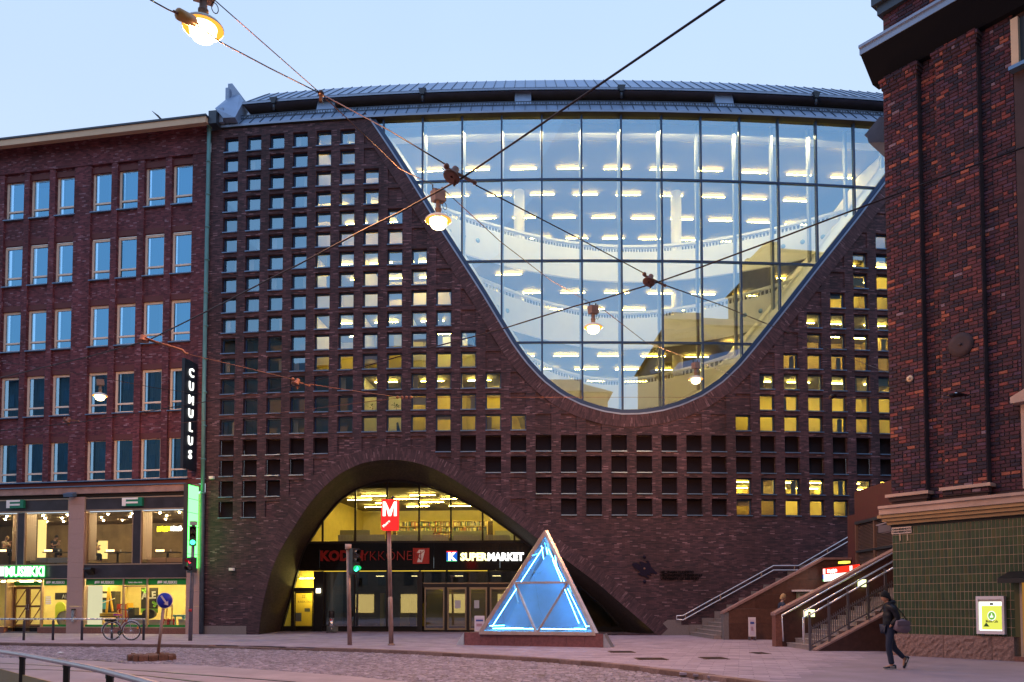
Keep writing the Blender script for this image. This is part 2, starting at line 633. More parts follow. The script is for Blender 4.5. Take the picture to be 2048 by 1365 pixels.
# paving slabs: nearest ones singly, the rest joined
sl0, sl1 = gp(1590, 1352), gp(1790, 1290)
def left_of(p, a, b):
    return (b.x - a.x) * (p[1] - a.y) - (b.y - a.y) * (p[0] - a.x) > 0
ang = math.radians(-16)
ca, sa = math.cos(ang), math.sin(ang)
slabs = []
SW, SH = .62, .31
for i in range(-55, 40):
    for j in range(20, 190):
        lx = (i + (.5 if j % 2 else 0)) * SW
        ly = j * SH
        x, y = lx * ca - ly * sa - 5, lx * sa + ly * ca + 2
        if not (-23 < x < 13 and 14 < y < 46.5): continue
        if y < kerb_y(x) + .42: continue
        if not left_of((x, y), sl0, sl1): continue
        slabs.append((y, x))
slabs.sort()
def slab_geo(m, x, y, w, h, z, ang_c=ca, ang_s=sa, bev=.008, dep=.05):
    q = []
    for e, zz in ((0, -dep), (0, z - bev), (bev, z)):
        for dx, dy in ((-1, -1), (1, -1), (1, 1), (-1, 1)):
            lx, ly = dx * (w / 2 - e), dy * (h / 2 - e)
            q.append((x + lx * ang_c - ly * ang_s, y + lx * ang_s + ly * ang_c, zz))
    m.mesh(q, [(0, 1, 5, 4), (1, 2, 6, 5), (2, 3, 7, 6), (3, 0, 4, 7), (4, 5, 9, 8), (5, 6, 10, 9), (6, 7, 11, 10), (7, 4, 8, 11), (8, 9, 10, 11)])
def visible_px(x, y):
    return -20 < 1024 + F * x / y < 2068
def pick(lst, n=300):
    a = [q for q in lst if visible_px(q[1], q[0])]
    sel = set(a[:n])
    return a[:n], [q for q in lst if q not in sel]
one, rest = pick(slabs)
m = MB()
slab_geo(m, 0, 0, SW - .012, SH - .012, 0)
slab_me = m.data('paving_slab', SLAB)
for y, x in one:
    o = bpy.data.objects.new('paving_slab', slab_me)
    put(o, pavement)
    o.location = (x, y, random.uniform(-.002, .003))
m = MB()
for y, x in rest:
    slab_geo(m, x, y, SW - .012, SH - .012, random.uniform(-.002, .003))
o = m.build('paving_slab', SLAB, pavement)
o['kind'] = 'stuff'

# granite setts on the carriageway
bed_px = [(-500, 1306), (0, 1315), (200, 1322), (254, 1328), (360, 1328), (480, 1336), (700, 1352), (860, 1368), (1100, 1420)]
bed = [gp(*p, -.1) for p in bed_px]
def bed_y(x):
    for a, b in zip(bed, bed[1:]):
        if a.x <= x <= b.x:
            return a.y + (b.y - a.y) * (x - a.x) / (b.x - a.x)
    return bed[0].y if x < bed[0].x else -99
ang2 = math.radians(-24)
c2, s2 = math.cos(ang2), math.sin(ang2)
setts = []
TW, TH = .165, .115
rs = random.Random(3)
for j in range(0, 330):
    lx = -34 + rs.random() * TW
    ly = 6 + j * TH
    while lx < 16:
        w = TW * rs.uniform(.75, 1.25)
        cx_, cy_ = lx + w / 2, ly
        x, y = cx_ * c2 - cy_ * s2 - 6, cx_ * s2 + cy_ * c2
        lx += w
        if not (-24 < x < 7 and 13 < y < 34): continue
        if y > kerb_y(x) - .08 or y < bed_y(x) + .02: continue
        if not visible_px(x, y): continue
        setts.append((y, x, w))
setts.sort()
one, rest = setts[:300], setts[300:]
m = MB()
def sett_geo(m, x, y, w, h, z, r):
    q = []
    for e, zz in ((0, -.15), (.004, z - .016), (.026, z)):
        for dx, dy in ((-1, -1), (1, -1), (1, 1), (-1, 1)):
            lx, ly = dx * (w / 2 - e) + r.uniform(-.006, .006), dy * (h / 2 - e) + r.uniform(-.006, .006)
            q.append((x + lx * c2 - ly * s2, y + lx * s2 + ly * c2, zz + (r.uniform(-.005, .005) if e else 0)))
    m.mesh(q, [(0, 1, 5, 4), (1, 2, 6, 5), (2, 3, 7, 6), (3, 0, 4, 7), (4, 5, 9, 8), (5, 6, 10, 9), (6, 7, 11, 10), (7, 4, 8, 11), (8, 9, 10, 11)])
variants = []
for k in range(5):
    m = MB()
    sett_geo(m, 0, 0, TW * (.8 + .1 * k) - .012, TH - .012, 0, rs)
    variants.append(m.data('granite_sett', SETT))
for y, x, w in one:
    o = bpy.data.objects.new('granite_sett', variants[min(4, max(0, int((w / TW - .75) * 10)))])
    put(o, road)
    o.location = (x, y, -.1 + rs.uniform(-.012, .01))
m = MB()
for y, x, w in rest:
    sett_geo(m, x, y, w - .012, TH - .012, -.1 + rs.uniform(-.012, .01), rs)
o = m.build('granite_sett', SETT, road)
o['kind'] = 'stuff'

# smooth tram lane with sunk rails
tb = MB()
for a, b in zip(bed, bed[1:]):
    tb.face([(a.x, -30, -.105), (b.x, -30, -.105), (b.x, b.y, -.105), (a.x, a.y, -.105)])
tram_lane = struct(tb.build('tram_lane', CONC, None))
for pts in ([(-500, 1303), (0, 1312), (130, 1317), (252, 1324)], [(-500, 1317), (0, 1326), (266, 1340), (598, 1364.5), (760, 1378)],
            [(-300, 1330), (150, 1341), (300, 1352), (420, 1366), (560, 1384)]):
    w = [gp(*p, -.1) for p in pts]
    w = [Vector(p) for p in resample([tuple(p) for p in w], 24)]
    m = MB()
    for a, b in zip(w, w[1:]):
        m.bar(a + Vector((0, 0, -.02)), b + Vector((0, 0, -.02)), .062, .042)
    m.build('tram_rail', RAILM, tram_lane)
    m = MB()
    for a, b in zip(w, w[1:]):
        d = (b - a).normalized()
        s = Vector((-d.y, d.x, 0)) * .055
        m.bar(a - s + Vector((0, 0, -.0215)), b - s + Vector((0, 0, -.0215)), .035, .04)
    m.build('rail_groove', BLACK_M, tram_lane)

# ---------------------------------------------------------------- library building
lib = thing('library_building', 'dark brick library with huge bowl-shaped glass wall above an arched entrance', 'building', (fp(0, 0).x, fp(0, 0).y, 0))
S0, MW, RH, ZT, OW, OH = -18.8162, 1.25, 1.0608, 25.849, .778, .82
NC, NR = 29, 19
SLft, SRgt = fac(412, 900)[0], S0 + MW * NC - .3
sL = [S0 + MW * c for c in range(NC)]
sR = [s + OW for s in sL]
zT = [ZT - RH * r for r in range(NR)]
zB = [z - OH for z in zT]
WTOP = fac(1150, 228)[1]

u_px = [(722, 212), (736, 236), (782, 300), (823, 366), (844, 400), (889, 474), (924, 527), (965, 587), (1003, 655), (1026, 692), (1047, 722),
        (1083, 764), (1124, 795), (1163, 812), (1206, 826), (1245, 831.5), (1283, 830.5), (1327, 824), (1365, 812), (1406, 795), (1450, 766),
        (1486, 728), (1512, 695), (1544, 655), (1585, 606), (1634, 539), (1669, 498), (1720, 433), (1765, 374), (1830, 286), (1885, 205)]
U = smooth_pts([fac(*p) for p in u_px], 1)
U = resample(U, 110)
Uo = offset2(U, .62)
Um = offset2(U, .36)
arch_f = [(516.5, 1272.5), (518.7, 1258), (523, 1221), (532, 1181), (543, 1141), (552, 1118), (562.6, 1097), (589, 1053), (615, 1013), (646, 976), (679, 948),
          (718.6, 928), (745, 922), (769, 920), (790, 919.8), (817.5, 922), (848, 930), (875, 941), (904, 957), (961, 994), (1025, 1039), (1080, 1082),
          (1138, 1125), (1200, 1171), (1240, 1206), (1309, 1265), (1317, 1272)]
arch_b = [(560, 1267), (562.6, 1256), (571, 1223), (582, 1188), (593, 1145), (605, 1103), (617, 1082), (646, 1036), (679, 998), (712, 976), (756, 962), (783, 959.5), (806.5, 961),
          (838, 965.5), (901, 987), (965, 1020), (1029, 1066), (1100, 1121), (1150, 1163), (1200, 1206), (1256, 1263)]
ADEP = 5.0
A = [fac(*p) for p in arch_f]
A[0] = (A[0][0], -.1)
A[-1] = (A[-1][0], -.1)
A = smooth_pts(resample(A, 90), 2)
Ao = offset2(A, -.62)
Am = offset2(A, -.34)
Ab = [fac(*p, ADEP) for p in arch_b]
Ab[0] = (Ab[0][0], -.1)
Ab[-1] = (Ab[-1][0], -.1)
Ab = smooth_pts(resample(Ab, 90), 2)
Upoly = list(U)
Umid = list(Um)
Amid = list(Am)

win_cols = {}
for r in range(15):
    lmax = [5, 5, 6, 6, 7, 7, 8, 8, 9, 9, 10, 10, 11, 11, 12][r]
    rmin = [99, 99, 99, 99, 99, 27, 26, 26, 25, 24, 24, 23, 22, 22, 21][r]
    for c in range(NC):
        if c <= lmax or c >= rmin:
            win_cols[(c, r)] = 'win'
for r, lm, rm, lit in ((15, 4, 9, 99), (16, 3, 11, 99), (17, 2, 13, 21), (18, 1, 14, 21)):
    for c in range(NC):
        if c <= lm or rm <= c < lit:
            win_cols[(c, r)] = 'shut'
        elif c >= lit:
            win_cols[(c, r)] = 'win'
niches = {(6, 0), (6, 1), (7, 2), (7, 3), (8, 4), (8, 5), (9, 6), (9, 7), (10, 8), (10, 9), (11, 10), (11, 11), (12, 12), (12, 13), (13, 13), (13, 14), (14, 14), (15, 14),
          (19, 14), (20, 14), (20, 13), (21, 13), (21, 12), (22, 12), (22, 11), (23, 10), (22, 10), (23, 9), (24, 8), (24, 7), (25, 7), (25, 6), (26, 5), (25, 5), (27, 4), (26, 4), (27, 3), (28, 3),
          (5, 15), (6, 15), (7, 15), (8, 15), (4, 16), (9, 16), (10, 16), (3, 17), (11, 17), (12, 17), (2, 18), (12, 18), (13, 18)}
sb = [SLft] + [v for p in zip(sL, sR) for v in p]
sb = sorted(v for v in sb if v >= SLft)
zb = sorted([0.0] + zT + zB + [WTOP] + [1.2, 2.4, 3.6, 4.8])
zb = [z for z in zb if z >= 0]
def gone(s, z):
    return inside(Umid, s, z) or inside(Amid, s, z)
wall = MB()
NDEP, WDEP = .07, .20
def q_uv(m, s0_, z0_, s1_, z1_, d):
    m.face([fp(s0_, z0_, d), fp(s1_, z0_, d), fp(s1_, z1_, d), fp(s0_, z1_, d)], [(s0_, z0_), (s1_, z0_), (s1_, z1_), (s0_, z1_)])
def cell(m, s0_, z0_, s1_, z1_, d):
    pts = [(s0_ + (s1_ - s0_) * i / 2, z0_ + (z1_ - z0_) * j / 2) for i in range(3) for j in range(3)]
    g_ = [gone(*p) for p in pts]
    if all(g_): return
    if not any(g_):
        q_uv(m, s0_, z0_, s1_, z1_, d)
        return
    n = max(1, math.ceil((s1_ - s0_) / .09))
    k = max(1, math.ceil((z1_ - z0_) / .09))
    for i in range(n):
        for j in range(k):
            a0, a1 = s0_ + (s1_ - s0_) * i / n, s0_ + (s1_ - s0_) * (i + 1) / n
            b0, b1 = z0_ + (z1_ - z0_) * j / k, z0_ + (z1_ - z0_) * (j + 1) / k
            if not gone((a0 + a1) / 2, (b0 + b1) / 2):
                q_uv(m, a0, b0, a1, b1, d)
def reveal(m, s0_, z0_, s1_, z1_, d):
    for a, b, u in (((s0_, z0_), (s0_, z1_), 0), ((s1_, z1_), (s1_, z0_), 0), ((s0_, z1_), (s1_, z1_), 1), ((s1_, z0_), (s0_, z0_), 1)):
        k = 6 if d < .2 else 1
        for i in range(k):
            p = (a[0] + (b[0] - a[0]) * i / k, a[1] + (b[1] - a[1]) * i / k)
            q = (a[0] + (b[0] - a[0]) * (i + 1) / k, a[1] + (b[1] - a[1]) * (i + 1) / k)
            if gone(*p) or gone(*q): continue
            if u:
                uv = [(p[0], p[1]), (q[0], q[1]), (q[0], q[1] + d), (p[0], p[1] + d)]
            else:
                uv = [(p[0], p[1]), (q[0], q[1]), (q[0] + d, q[1]), (p[0] + d, p[1])]
            m.face([fp(*p, 0), fp(*q, 0), fp(*q, d), fp(*p, d)], uv)
zset = {round(z, 4): r for r, z in enumerate(zB)}
sset = {round(s, 4): c for c, s in enumerate(sL)}
for i in range(len(sb) - 1):
    for j in range(len(zb) - 1):
        c = sset.get(round(sb[i], 4))
        r = zset.get(round(zb[j], 4))
        box_ = (sb[i], zb[j], sb[i + 1], zb[j + 1])
        if c is not None and r is not None:
            if (c, r) in win_cols:
                reveal(wall, *box_, WDEP)
                continue
            if (c, r) in niches:
                cell(wall, *box_, NDEP)
                reveal(wall, *box_, NDEP)
                continue
        cell(wall, *box_, 0)
wall.build('brick_wall', BRK, lib)
# granite plinth strips left and right of the arch
def plinth(s0_, s1_, h):
    m = MB()
    n = max(1, round((s1_ - s0_) / .9))
    for i in range(n):
        a, b = s0_ + (s1_ - s0_) * i / n + .004, s0_ + (s1_ - s0_) * (i + 1) / n - .004
        MB().hexa([fp(a, -.05, -.03), fp(b, -.05, -.03), fp(b, -.05, .1), fp(a, -.05, .1), fp(a, h, -.03), fp(b, h, -.03), fp(b, h, .1), fp(a, h, .1)]).build('plinth_stone', GRANITE_G, lib)
plinth(SLft, fac(493, 1260)[0], .43)
plinth(fac(1362, 1260)[0], fac(1470, 1260)[0], .50)
m = MB()                                                   # footing slopes at the foot of the ring
for pts in ([(1318, 1272), (1326, 1247), (1335, 1240), (1362, 1240), (1364, 1272)],):
    q = [fac(*p) for p in pts]
    m.prism([fp(s, max(-.05, z), -.02) for s, z in q], fp(0, 0, .1) - fp(0, 0, 0))
m.build('plinth_stone', GRANITE_G, lib)

# brick-on-edge rings
def ring(inner, outer, name, din, dout=.03):
    m = MB()
    L = 0
    for a, b, c, d in zip(inner, inner[1:], outer, outer[1:]):
        l = math.dist(a, b)
        w = math.dist(a, c)
        if min(a[1], b[1], c[1], d[1]) > WTOP: 
            L += l
            continue
        m.face([fp(*a, -.025), fp(*b, -.025), fp(*d, -.025), fp(*c, -.025)], [(0, L), (0, L + l), (w, L + l), (w, L)])
        m.face([fp(*c, -.025), fp(*d, -.025), fp(*d, dout), fp(*c, dout)], [(0, L), (0, L + l), (.05, L + l), (.05, L)])
        m.face([fp(*a, -.025), fp(*b, -.025), fp(*b, din), fp(*a, din)], [(0, L), (0, L + l), (.2, L + l), (.2, L)])
        L += l
    return m.build(name, BRK_RING, lib)
ring(U, Uo, 'brick_ring', .3)
ring(A, Ao, 'brick_ring', .05)
m = MB()
L = 0
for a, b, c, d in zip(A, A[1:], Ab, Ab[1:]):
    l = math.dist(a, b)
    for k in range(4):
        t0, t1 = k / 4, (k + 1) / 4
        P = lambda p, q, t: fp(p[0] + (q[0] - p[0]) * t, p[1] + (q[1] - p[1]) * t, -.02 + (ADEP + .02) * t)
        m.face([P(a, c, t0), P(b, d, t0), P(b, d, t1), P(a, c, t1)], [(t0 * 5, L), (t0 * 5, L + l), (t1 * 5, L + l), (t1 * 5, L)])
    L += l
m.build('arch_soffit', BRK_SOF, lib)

# steel channel along the glass bowl
Ui = offset2(U, -.17)
for lo, hi, name, mat, o0, o1 in ((.02, .34, 'glass_wall_frame', STEEL_BLUE, 0.0, -.26), (-.05, .12, 'frame_edge_trim', ZINC, .012, -.06)):
    m = MB()
    P0, P1 = offset2(U, o0), offset2(U, o1)
    for a, b, c, d in zip(P0, P0[1:], P1, P1[1:]):
        if min(a[1], b[1]) > WTOP: continue
        m.hexa([fp(*a, lo), fp(*b, lo), fp(*b, hi), fp(*a, hi), fp(*c, lo), fp(*d, lo), fp(*d, hi), fp(*c, hi)])
    m.build(name, mat, lib)

# glass wall: mullions, transoms, panes
GD = .20
mul_px = [767.5, 845.5, 924.5, 1003.5, 1083.5, 1163, 1242, 1322.5, 1401, 1478.5, 1555, 1631, 1706.5, 1781]
mul_s = [fac(x, 300, GD)[0] for x in mul_px]
GTOP = fac(1150, 229.5, GD)[1]
tr_z = [fac(1200, y, GD)[1] for y in (359.5, 522, 685.5)]
ins = offset2(U, -.10)
def span_at_s(s):                                           # glass bottom at s
    zs = []
    for a, b in zip(ins, ins[1:]):
        if (a[0] - s) * (b[0] - s) <= 0 and a[0] != b[0]:
            zs.append(a[1] + (b[1] - a[1]) * (s - a[0]) / (b[0] - a[0]))
    return min(zs) if zs else None
def span_at_z(z):
    ss = []
    for a, b in zip(ins, ins[1:]):
        if (a[1] - z) * (b[1] - z) <= 0 and a[1] != b[1]:
            ss.append(a[0] + (b[0] - a[0]) * (z - a[1]) / (b[1] - a[1]))
    return min(ss), max(ss)
POSTG = M('grey_white_post', (.42, .42, .40), .7)
for s in mul_s:
    z0 = span_at_s(s)
    if z0 is None or z0 > GTOP: continue
    MB().boxm(fframe(s, 0, 0), (-.042, GD - .10, z0), (.042, GD + .13, GTOP + .1)).build('mullion', STEEL_BLUE, lib)
    MB().boxm(fframe(s, 0, 0), (-.05, GD + .75, z0), (.07, GD + .98, GTOP + .1)).build('interior_post', POSTG, lib)
for z in tr_z:
    a, b = span_at_z(z)
    m = MB()
    n = 24
    for i in range(n):
        p, q = a + (b - a) * i / n, a + (b - a) * (i + 1) / n
        m.hexa([fp(p, z - .045, GD - .07), fp(q, z - .045, GD - .07), fp(q, z - .045, GD + .11), fp(p, z - .045, GD + .11),
                fp(p, z + .045, GD - .07), fp(q, z + .045, GD - .07), fp(q, z + .045, GD + .11), fp(p, z + .045, GD + .11)])
    m.build('transom', STEEL_BLUE, lib)
rp = random.Random(11)
upoly = list(ins)
sed = [mul_s[0] - 2.0] + mul_s
zed = [GTOP + .06] + tr_z + [4]
tilt = {(6, 3): (0, .004), (7, 3): (0, .012), (7, 2): (0, .006)}
for i in range(len(sed) - 1):
    for j in range(4):
        pol = clip(upoly, sed[i], zed[j + 1], sed[i + 1], zed[j])
        if not pol: continue
        sc_ = sum(p[0] for p in pol) / len(pol)
        zc_ = sum(p[1] for p in pol) / len(pol)
        tx, tz = rp.gauss(0, .0028), rp.gauss(0, .0028)
        a, b = tilt.get((i, j), (0, 0))
        m = MB()
        smid = (sed[i] + sed[i + 1]) / 2
        Mf = fframe(smid, 0, GD)
        sag = (MW * 2 / 2) ** 2 / (2 * RAD)
        m.face([Mf @ Vector((p[0] - smid, (p[0] - smid) * (tx + a) + (p[1] - zc_) * (tz + b), p[1])) for p in pol])
        m.build('glass_pane', GLASS_A, lib)
# ---------------------------------------------------------------- atrium behind the glass bowl
SC = fac(1240, 500)[0]
FILL_W = 300
def strip_seg(m, s0_, s1_, d0, d1, z, n=16, up=True):
    for i in range(n):
        a, b = s0_ + (s1_ - s0_) * i / n, s0_ + (s1_ - s0_) * (i + 1) / n
        da = d0(a) if callable(d0) else d0
        db = d0(b) if callable(d0) else d0
        q = [fp(a, z, da), fp(b, z, db), fp(b, z, d1), fp(a, z, d1)]
        m.face(q if up else q[::-1])
BD = 21.0
BALC = [(22.55, 20.40), (18.75, 16.55), (14.9, 12.6), (11.0, 8.8)]
def lamp_tube(m, s, z, dep, l=1.45, rot=-.04):
    Mf = fframe(s, z, dep) @ Matrix.Rotation(rot, 4, 'Z')
    m.boxm(Mf, (-l / 2, -.022, -.011), (l / 2, .022, .011))
lamps_n = 0
def ceiling_lamps(zc, s0_, s1_, d0, dmax, stp=2.45, dst=2.1, l=1.45):
    j = 0
    d = 2.6
    while d < dmax:
        s = s0_ + (.5 if j % 2 else 1.7)
        while s < s1_ - .7:
            if d > (d0(s) if callable(d0) else d0) + .7:
                m = MB()
                lamp_tube(m, s, zc - .12, d, l)
                m.build('ceiling_light', STRIP, lib)
            s += stp
        d += dst
        j += 1
for k, (zc, zb_) in enumerate(BALC):
    a, b = span_at_z(min(zc, WTOP - .3)) if zc > U[55][1] else span_at_z(U[55][1] + .8)
    hw = (b - a) / 2 + .35
    mid = (a + b) / 2
    DM = [6.6, 7.0, 7.4, 7.4][k]
    dep = lambda s, hw=hw, mid=mid, DM=DM: .55 + max(0.0, (DM - .55) * (1 - ((s - mid) / hw) ** 2))
    ws0, ws1 = mid - hw, mid + hw
    n = 60
    m, cap_, slot = MB(), MB(), MB()
    for i in range(n):
        p, q = ws0 + (ws1 - ws0) * i / n, ws0 + (ws1 - ws0) * (i + 1) / n
        P = lambda s, z, o=0.0: fp(s, z, dep(s) + o)
        m.hexa([P(p, zb_), P(q, zb_), P(q, zb_, .18), P(p, zb_, .18), P(p, zc - .40), P(q, zc - .40), P(q, zc - .40, .18), P(p, zc - .40, .18)])
        cap_.hexa([P(p, zc - .13, -.06), P(q, zc - .13, -.06), P(q, zc - .13, .24), P(p, zc - .13, .24), P(p, zc, -.06), P(q, zc, -.06), P(q, zc, .24), P(p, zc, .24)])
    nb = int((ws1 - ws0) / .17)
    for i in range(nb):
        s = ws0 + (ws1 - ws0) * (i + .5) / nb
        slot.boxm(fframe(s, 0, 0), (-.03, dep(s) + .04, zc - .40), (.03, dep(s) + .12, zc - .13))
    m.build('balcony_parapet', WHITE, lib)
    cap_.build('balcony_rail', WHITE, lib)
    o = slot.build('baluster', WHITE, lib)
    o['kind'] = 'stuff'
    m = MB()
    strip_seg(m, ws0, ws1, dep, BD, zb_ + .001, 40, False)
    m.build('atrium_ceiling', CEIL, lib)
    m = MB()
    strip_seg(m, ws0, ws1, lambda s: dep(s) + .19, BD, zc - 1.1, 40)
    m.build('atrium_floor', CEIL, lib)
    if k < 3:
        ceiling_lamps(zb_, ws0 + 1.5, ws1 - 1.5, dep, 17 if k < 2 else 15, 2.8, 2.7)
    for fx in (-.86, -.8, -.74, .70, .77, .84):             # round wall outlets near both ends
        s = mid + hw * fx
        if k < 3:
            MB().lathe([(.001, .03), (.11, .03), (.13, 0), (.13, -.05)], fp(s, zb_ + .95, dep(s) - .02), 12, Matrix.Rotation(s / RAD + (.5 if fx < 0 else -.5), 3, 'Z') @ Matrix.Rotation(PI / 2, 3, 'X')).build('wall_outlet', ZINC, lib)
ztopc = WTOP + .35
m = MB()
strip_seg(m, SC - 13, SC + 22, .3, BD, ztopc, 24, False)
m.build('atrium_ceiling', CEIL, lib)
ceiling_lamps(ztopc, SC - 11, SC + 15.5, .6, 18, 2.8, 2.9)
for d, h in ((1.4, .55), (2.0, .35)):
    m = MB()
    for i in range(24):
        p, q = SC - 13 + 1.4 * i, SC - 13 + 1.4 * (i + 1)
        m.hexa([fp(p, ztopc - h, d), fp(q, ztopc - h, d), fp(q, ztopc - h, d + .3), fp(p, ztopc - h, d + .3), fp(p, ztopc, d), fp(q, ztopc, d), fp(q, ztopc, d + .3), fp(p, ztopc, d + .3)])
    m.build('ceiling_beam', WHITE, lib)
m = MB()
for i in range(26):
    p, q = SC - 14 + 1.5 * i, SC - 14 + 1.5 * (i + 1)
    m.face([fp(p, 8, BD), fp(q, 8, BD), fp(q, ztopc, BD), fp(p, ztopc, BD)])
m.build('back_wall', WALL_Y, lib)
for k in range(6):                                          # added unseen fill lights behind the glass head, brightening the gallery parapets
    s = SC - 8.5 + 3.6 * k
    ld = bpy.data.lights.new('parapet_fill', 'AREA')
    ld.shape = 'RECTANGLE'
    ld.size, ld.size_y = 2.6, .25
    ld.energy = FILL_W
    ld.color = (1.0, .84, .42)
    lo_ = bpy.data.objects.new('parapet_fill', ld)
    put(lo_, lib)
    lo_.matrix_basis = fframe(s, ztopc - .75, .75) @ Matrix.Rotation(math.radians(24), 4, 'X')
m = MB()                                                    # deep white reveal round the bowl
R0 = offset2(U, -.12)
R1 = offset2(U, -.55)
for a, b, c, d in zip(R0, R0[1:], R1, R1[1:]):
    if min(a[1], b[1]) > ztopc: continue
    m.face([fp(*a, .345), fp(*b, .345), fp(*d, 1.2), fp(*c, 1.2)])
    m.face([fp(*c, 1.2), fp(*d, 1.2), fp(*d, 5.5), fp(*c, 5.5)])
m.build('bowl_reveal', WHITE, lib)
for s in (SC - 5.2, SC + 5.0):                              # round columns standing at the galleries
    MB().tube([fp(s, 8.8, 8.2), fp(s, ztopc, 8.2)], .32, 16).build('column', WHITE, lib)
m = MB()
EXIT_G = emis('exit_sign', (.05, .9, .25), 4)
for px_, py_, d in ((1343, 592, 12), (1342, 718, 12), (1378, 690, 12)):
    s, z = fac(px_, py_, d)
    MB().boxm(fframe(s, z, d), (-.28, -.05, -.14), (.28, .05, .14)).build('exit_sign', EXIT_G, lib)

# ---------------------------------------------------------------- rooms behind the small windows
def room(s0_, s1_, z0_, z1_, dep=5.0, lit=True, wallm=WALL_Y, slant0=0.0, slant1=0.0, strips=True, wl=.45):
    m = MB()
    n = max(1, int((s1_ - s0_) / 2))
    for i in range(n):
        a, b = s0_ + (s1_ - s0_) * i / n, s0_ + (s1_ - s0_) * (i + 1) / n
        m.face([fp(a, z0_, dep), fp(b, z0_, dep), fp(b, z1_, dep), fp(a, z1_, dep)])
    m.face([fp(s0_, z0_, wl), fp(s0_, z0_, dep), fp(s0_ + slant0, z1_, dep), fp(s0_ + slant0, z1_, wl)])
    m.face([fp(s1_, z0_, wl), fp(s1_, z0_, dep), fp(s1_ + slant1, z1_, dep), fp(s1_ + slant1, z1_, wl)])
    m.build('room_wall', wallm, lib)
    m = MB()
    m.face([fp(s0_ + slant0, z1_, wl), fp(s1_ + slant1, z1_, wl), fp(s1_ + slant1, z1_, dep), fp(s0_ + slant0, z1_, dep)])
    m.face([fp(s0_, z0_, wl), fp(s1_, z0_, wl), fp(s1_, z0_, dep), fp(s0_, z0_, dep)])
    m.build('room_ceiling', CEIL, lib)
    if lit and strips:
        L_ = min(s1_, s1_ + slant1) - max(s0_, s0_ + slant0)
        k = max(1, round(L_ / 2.1))
        for i in range(k):
            for d in (1.7, 3.7):
                m = MB()
                lamp_tube(m, max(s0_, s0_ + slant0) + L_ * (i + .5) / k + (.3 if d > 2 else -.2), z1_ - .10, d, min(1.2, L_ * .6), -.03)
                m.build('ceiling_light', STRIP, lib)
rr = random.Random(5)
LM = [5, 5, 6, 6, 7, 7, 8, 8, 9, 9, 10, 10, 11, 11, 12]
RM = [99, 99, 99, 99, 28, 27, 26, 26, 25, 24, 24, 23, 22, 22, 21]
for k in range(5):
    zt, zb_ = zT[3 * k] + .16, zT[3 * k + 2] - OH - .08 if k == 4 else zT[3 * k + 3] + .22
    dark_to = [3, 3, 3, 3, 5][k]
    room(SLft + .3, sR[dark_to] + .2, zb_, zt, 4.5, False, WALL_Y)
    top, bot = LM[3 * k], LM[3 * k + 2]
    a = sR[dark_to] + .26
    end_b, end_t = sR[bot] + .22, sR[top] + .22
    cuts = [a]
    c = dark_to + 1
    while c + 2 <= top - 1:
        c += 2
        cuts.append(sR[c - 1] + .23)
    cuts.append(end_b)
    for i, (p, q) in enumerate(zip(cuts, cuts[1:])):
        room(p + .03, q - .03, zb_, zt, rr.choice((3.5, 4.5, 5.0)), True, rr.choice((WALL_Y, WALL_Y, WOOD_Y, WHITE)), 0, (end_t - end_b) if i == len(cuts) - 2 else 0)
    rb, rt = RM[3 * k + 2], RM[3 * k]
    if rb < NC:
        st_b = sL[rb] - .22
        st_t = sL[min(rt, NC - 1)] - .22
        room(st_b, SRgt - .1, zb_, zt, 5.0, True, (WALL_Y, WOOD_Y)[k % 2], st_t - st_b, 0)
room(sL[21] - .25, sL[23] - .22, zB[18] - .1, zT[17] + .16, 4.0, True, WOOD_Y)
room(sL[23] - .20, sL[26] - .22, zB[18] - .1, zT[17] + .16, 4.6, True, WALL_Y)
room(sL[26] - .20, SRgt - .1, zB[18] - .1, zT[17] + .16, 4.6, True, WOOD_Y)

# windows and louvred shutters
m = MB()
fw = .06
I4 = Matrix.Identity(4)
for lo, hi in (((0, 0, 0), (fw, .1, OH)), ((OW - fw, 0, 0), (OW, .1, OH)), ((fw, 0, 0), (OW - fw, .1, fw)), ((fw, 0, OH - fw), (OW - fw, .1, OH))):
    m.boxm(I4, lo, hi)
me_win = m.data('window', STEEL_BLUE)
me_pane = MB().face([(fw - .005, .05, fw - .005), (OW - fw + .005, .05, fw - .005), (OW - fw + .005, .05, OH - fw + .005), (fw - .005, .05, OH - fw + .005)]).data('pane', GLASS_W)
m = MB()
m.hexa([(-.0, -WDEP - .055, -.035), (OW, -WDEP - .055, -.035), (OW, .02, -.012), (0, .02, -.012), (0, -WDEP - .055, .012), (OW, -WDEP - .055, .012), (OW, .02, .035), (0, .02, .035)])
me_sill = m.data('sill', STEEL_SILL)
SHUT = M('bronze_louvre', (.020, .014, .018), .38, .3, noise=.2, scale=3)
m = MB()
for k in range(15):
    z = .03 + (OH - .05) * k / 15
    h = (OH - .05) / 15
    m.mesh([(0, .05, z), (OW, .05, z), (OW, .02, z + .006), (0, .02, z + .006), (0, .05, z + h), (OW, .05, z + h)], [(0, 1, 2, 3), (3, 2, 5, 4)])
m.face([(-.01, .07, -.02), (OW + .01, .07, -.02), (OW + .01, .07, OH + .02), (-.01, .07, OH + .02)])
m.mesh([(0, .0, OH - .03), (OW, .0, OH - .03), (OW, .07, OH - .03), (0, .07, OH - .03)], [(0, 1, 2, 3)])
me_shut = m.data('shutter', SHUT)
rw = random.Random(23)
BLIND = M('roller_blind', (.62, .60, .55), .8)
me_blind = MB().face([(.05, 0, .40), (OW - .05, 0, .40), (OW - .05, 0, OH - .04), (.05, 0, OH - .04)]).data('roller_blind', BLIND)
me_curt = MB().mesh([(.04 + .03 * i, .03 * (i % 2), z) for z in (.03, OH - .04) for i in range(9)], [(i, i + 1, 10 + i, 9 + i) for i in range(8)]).data('curtain', BLIND)
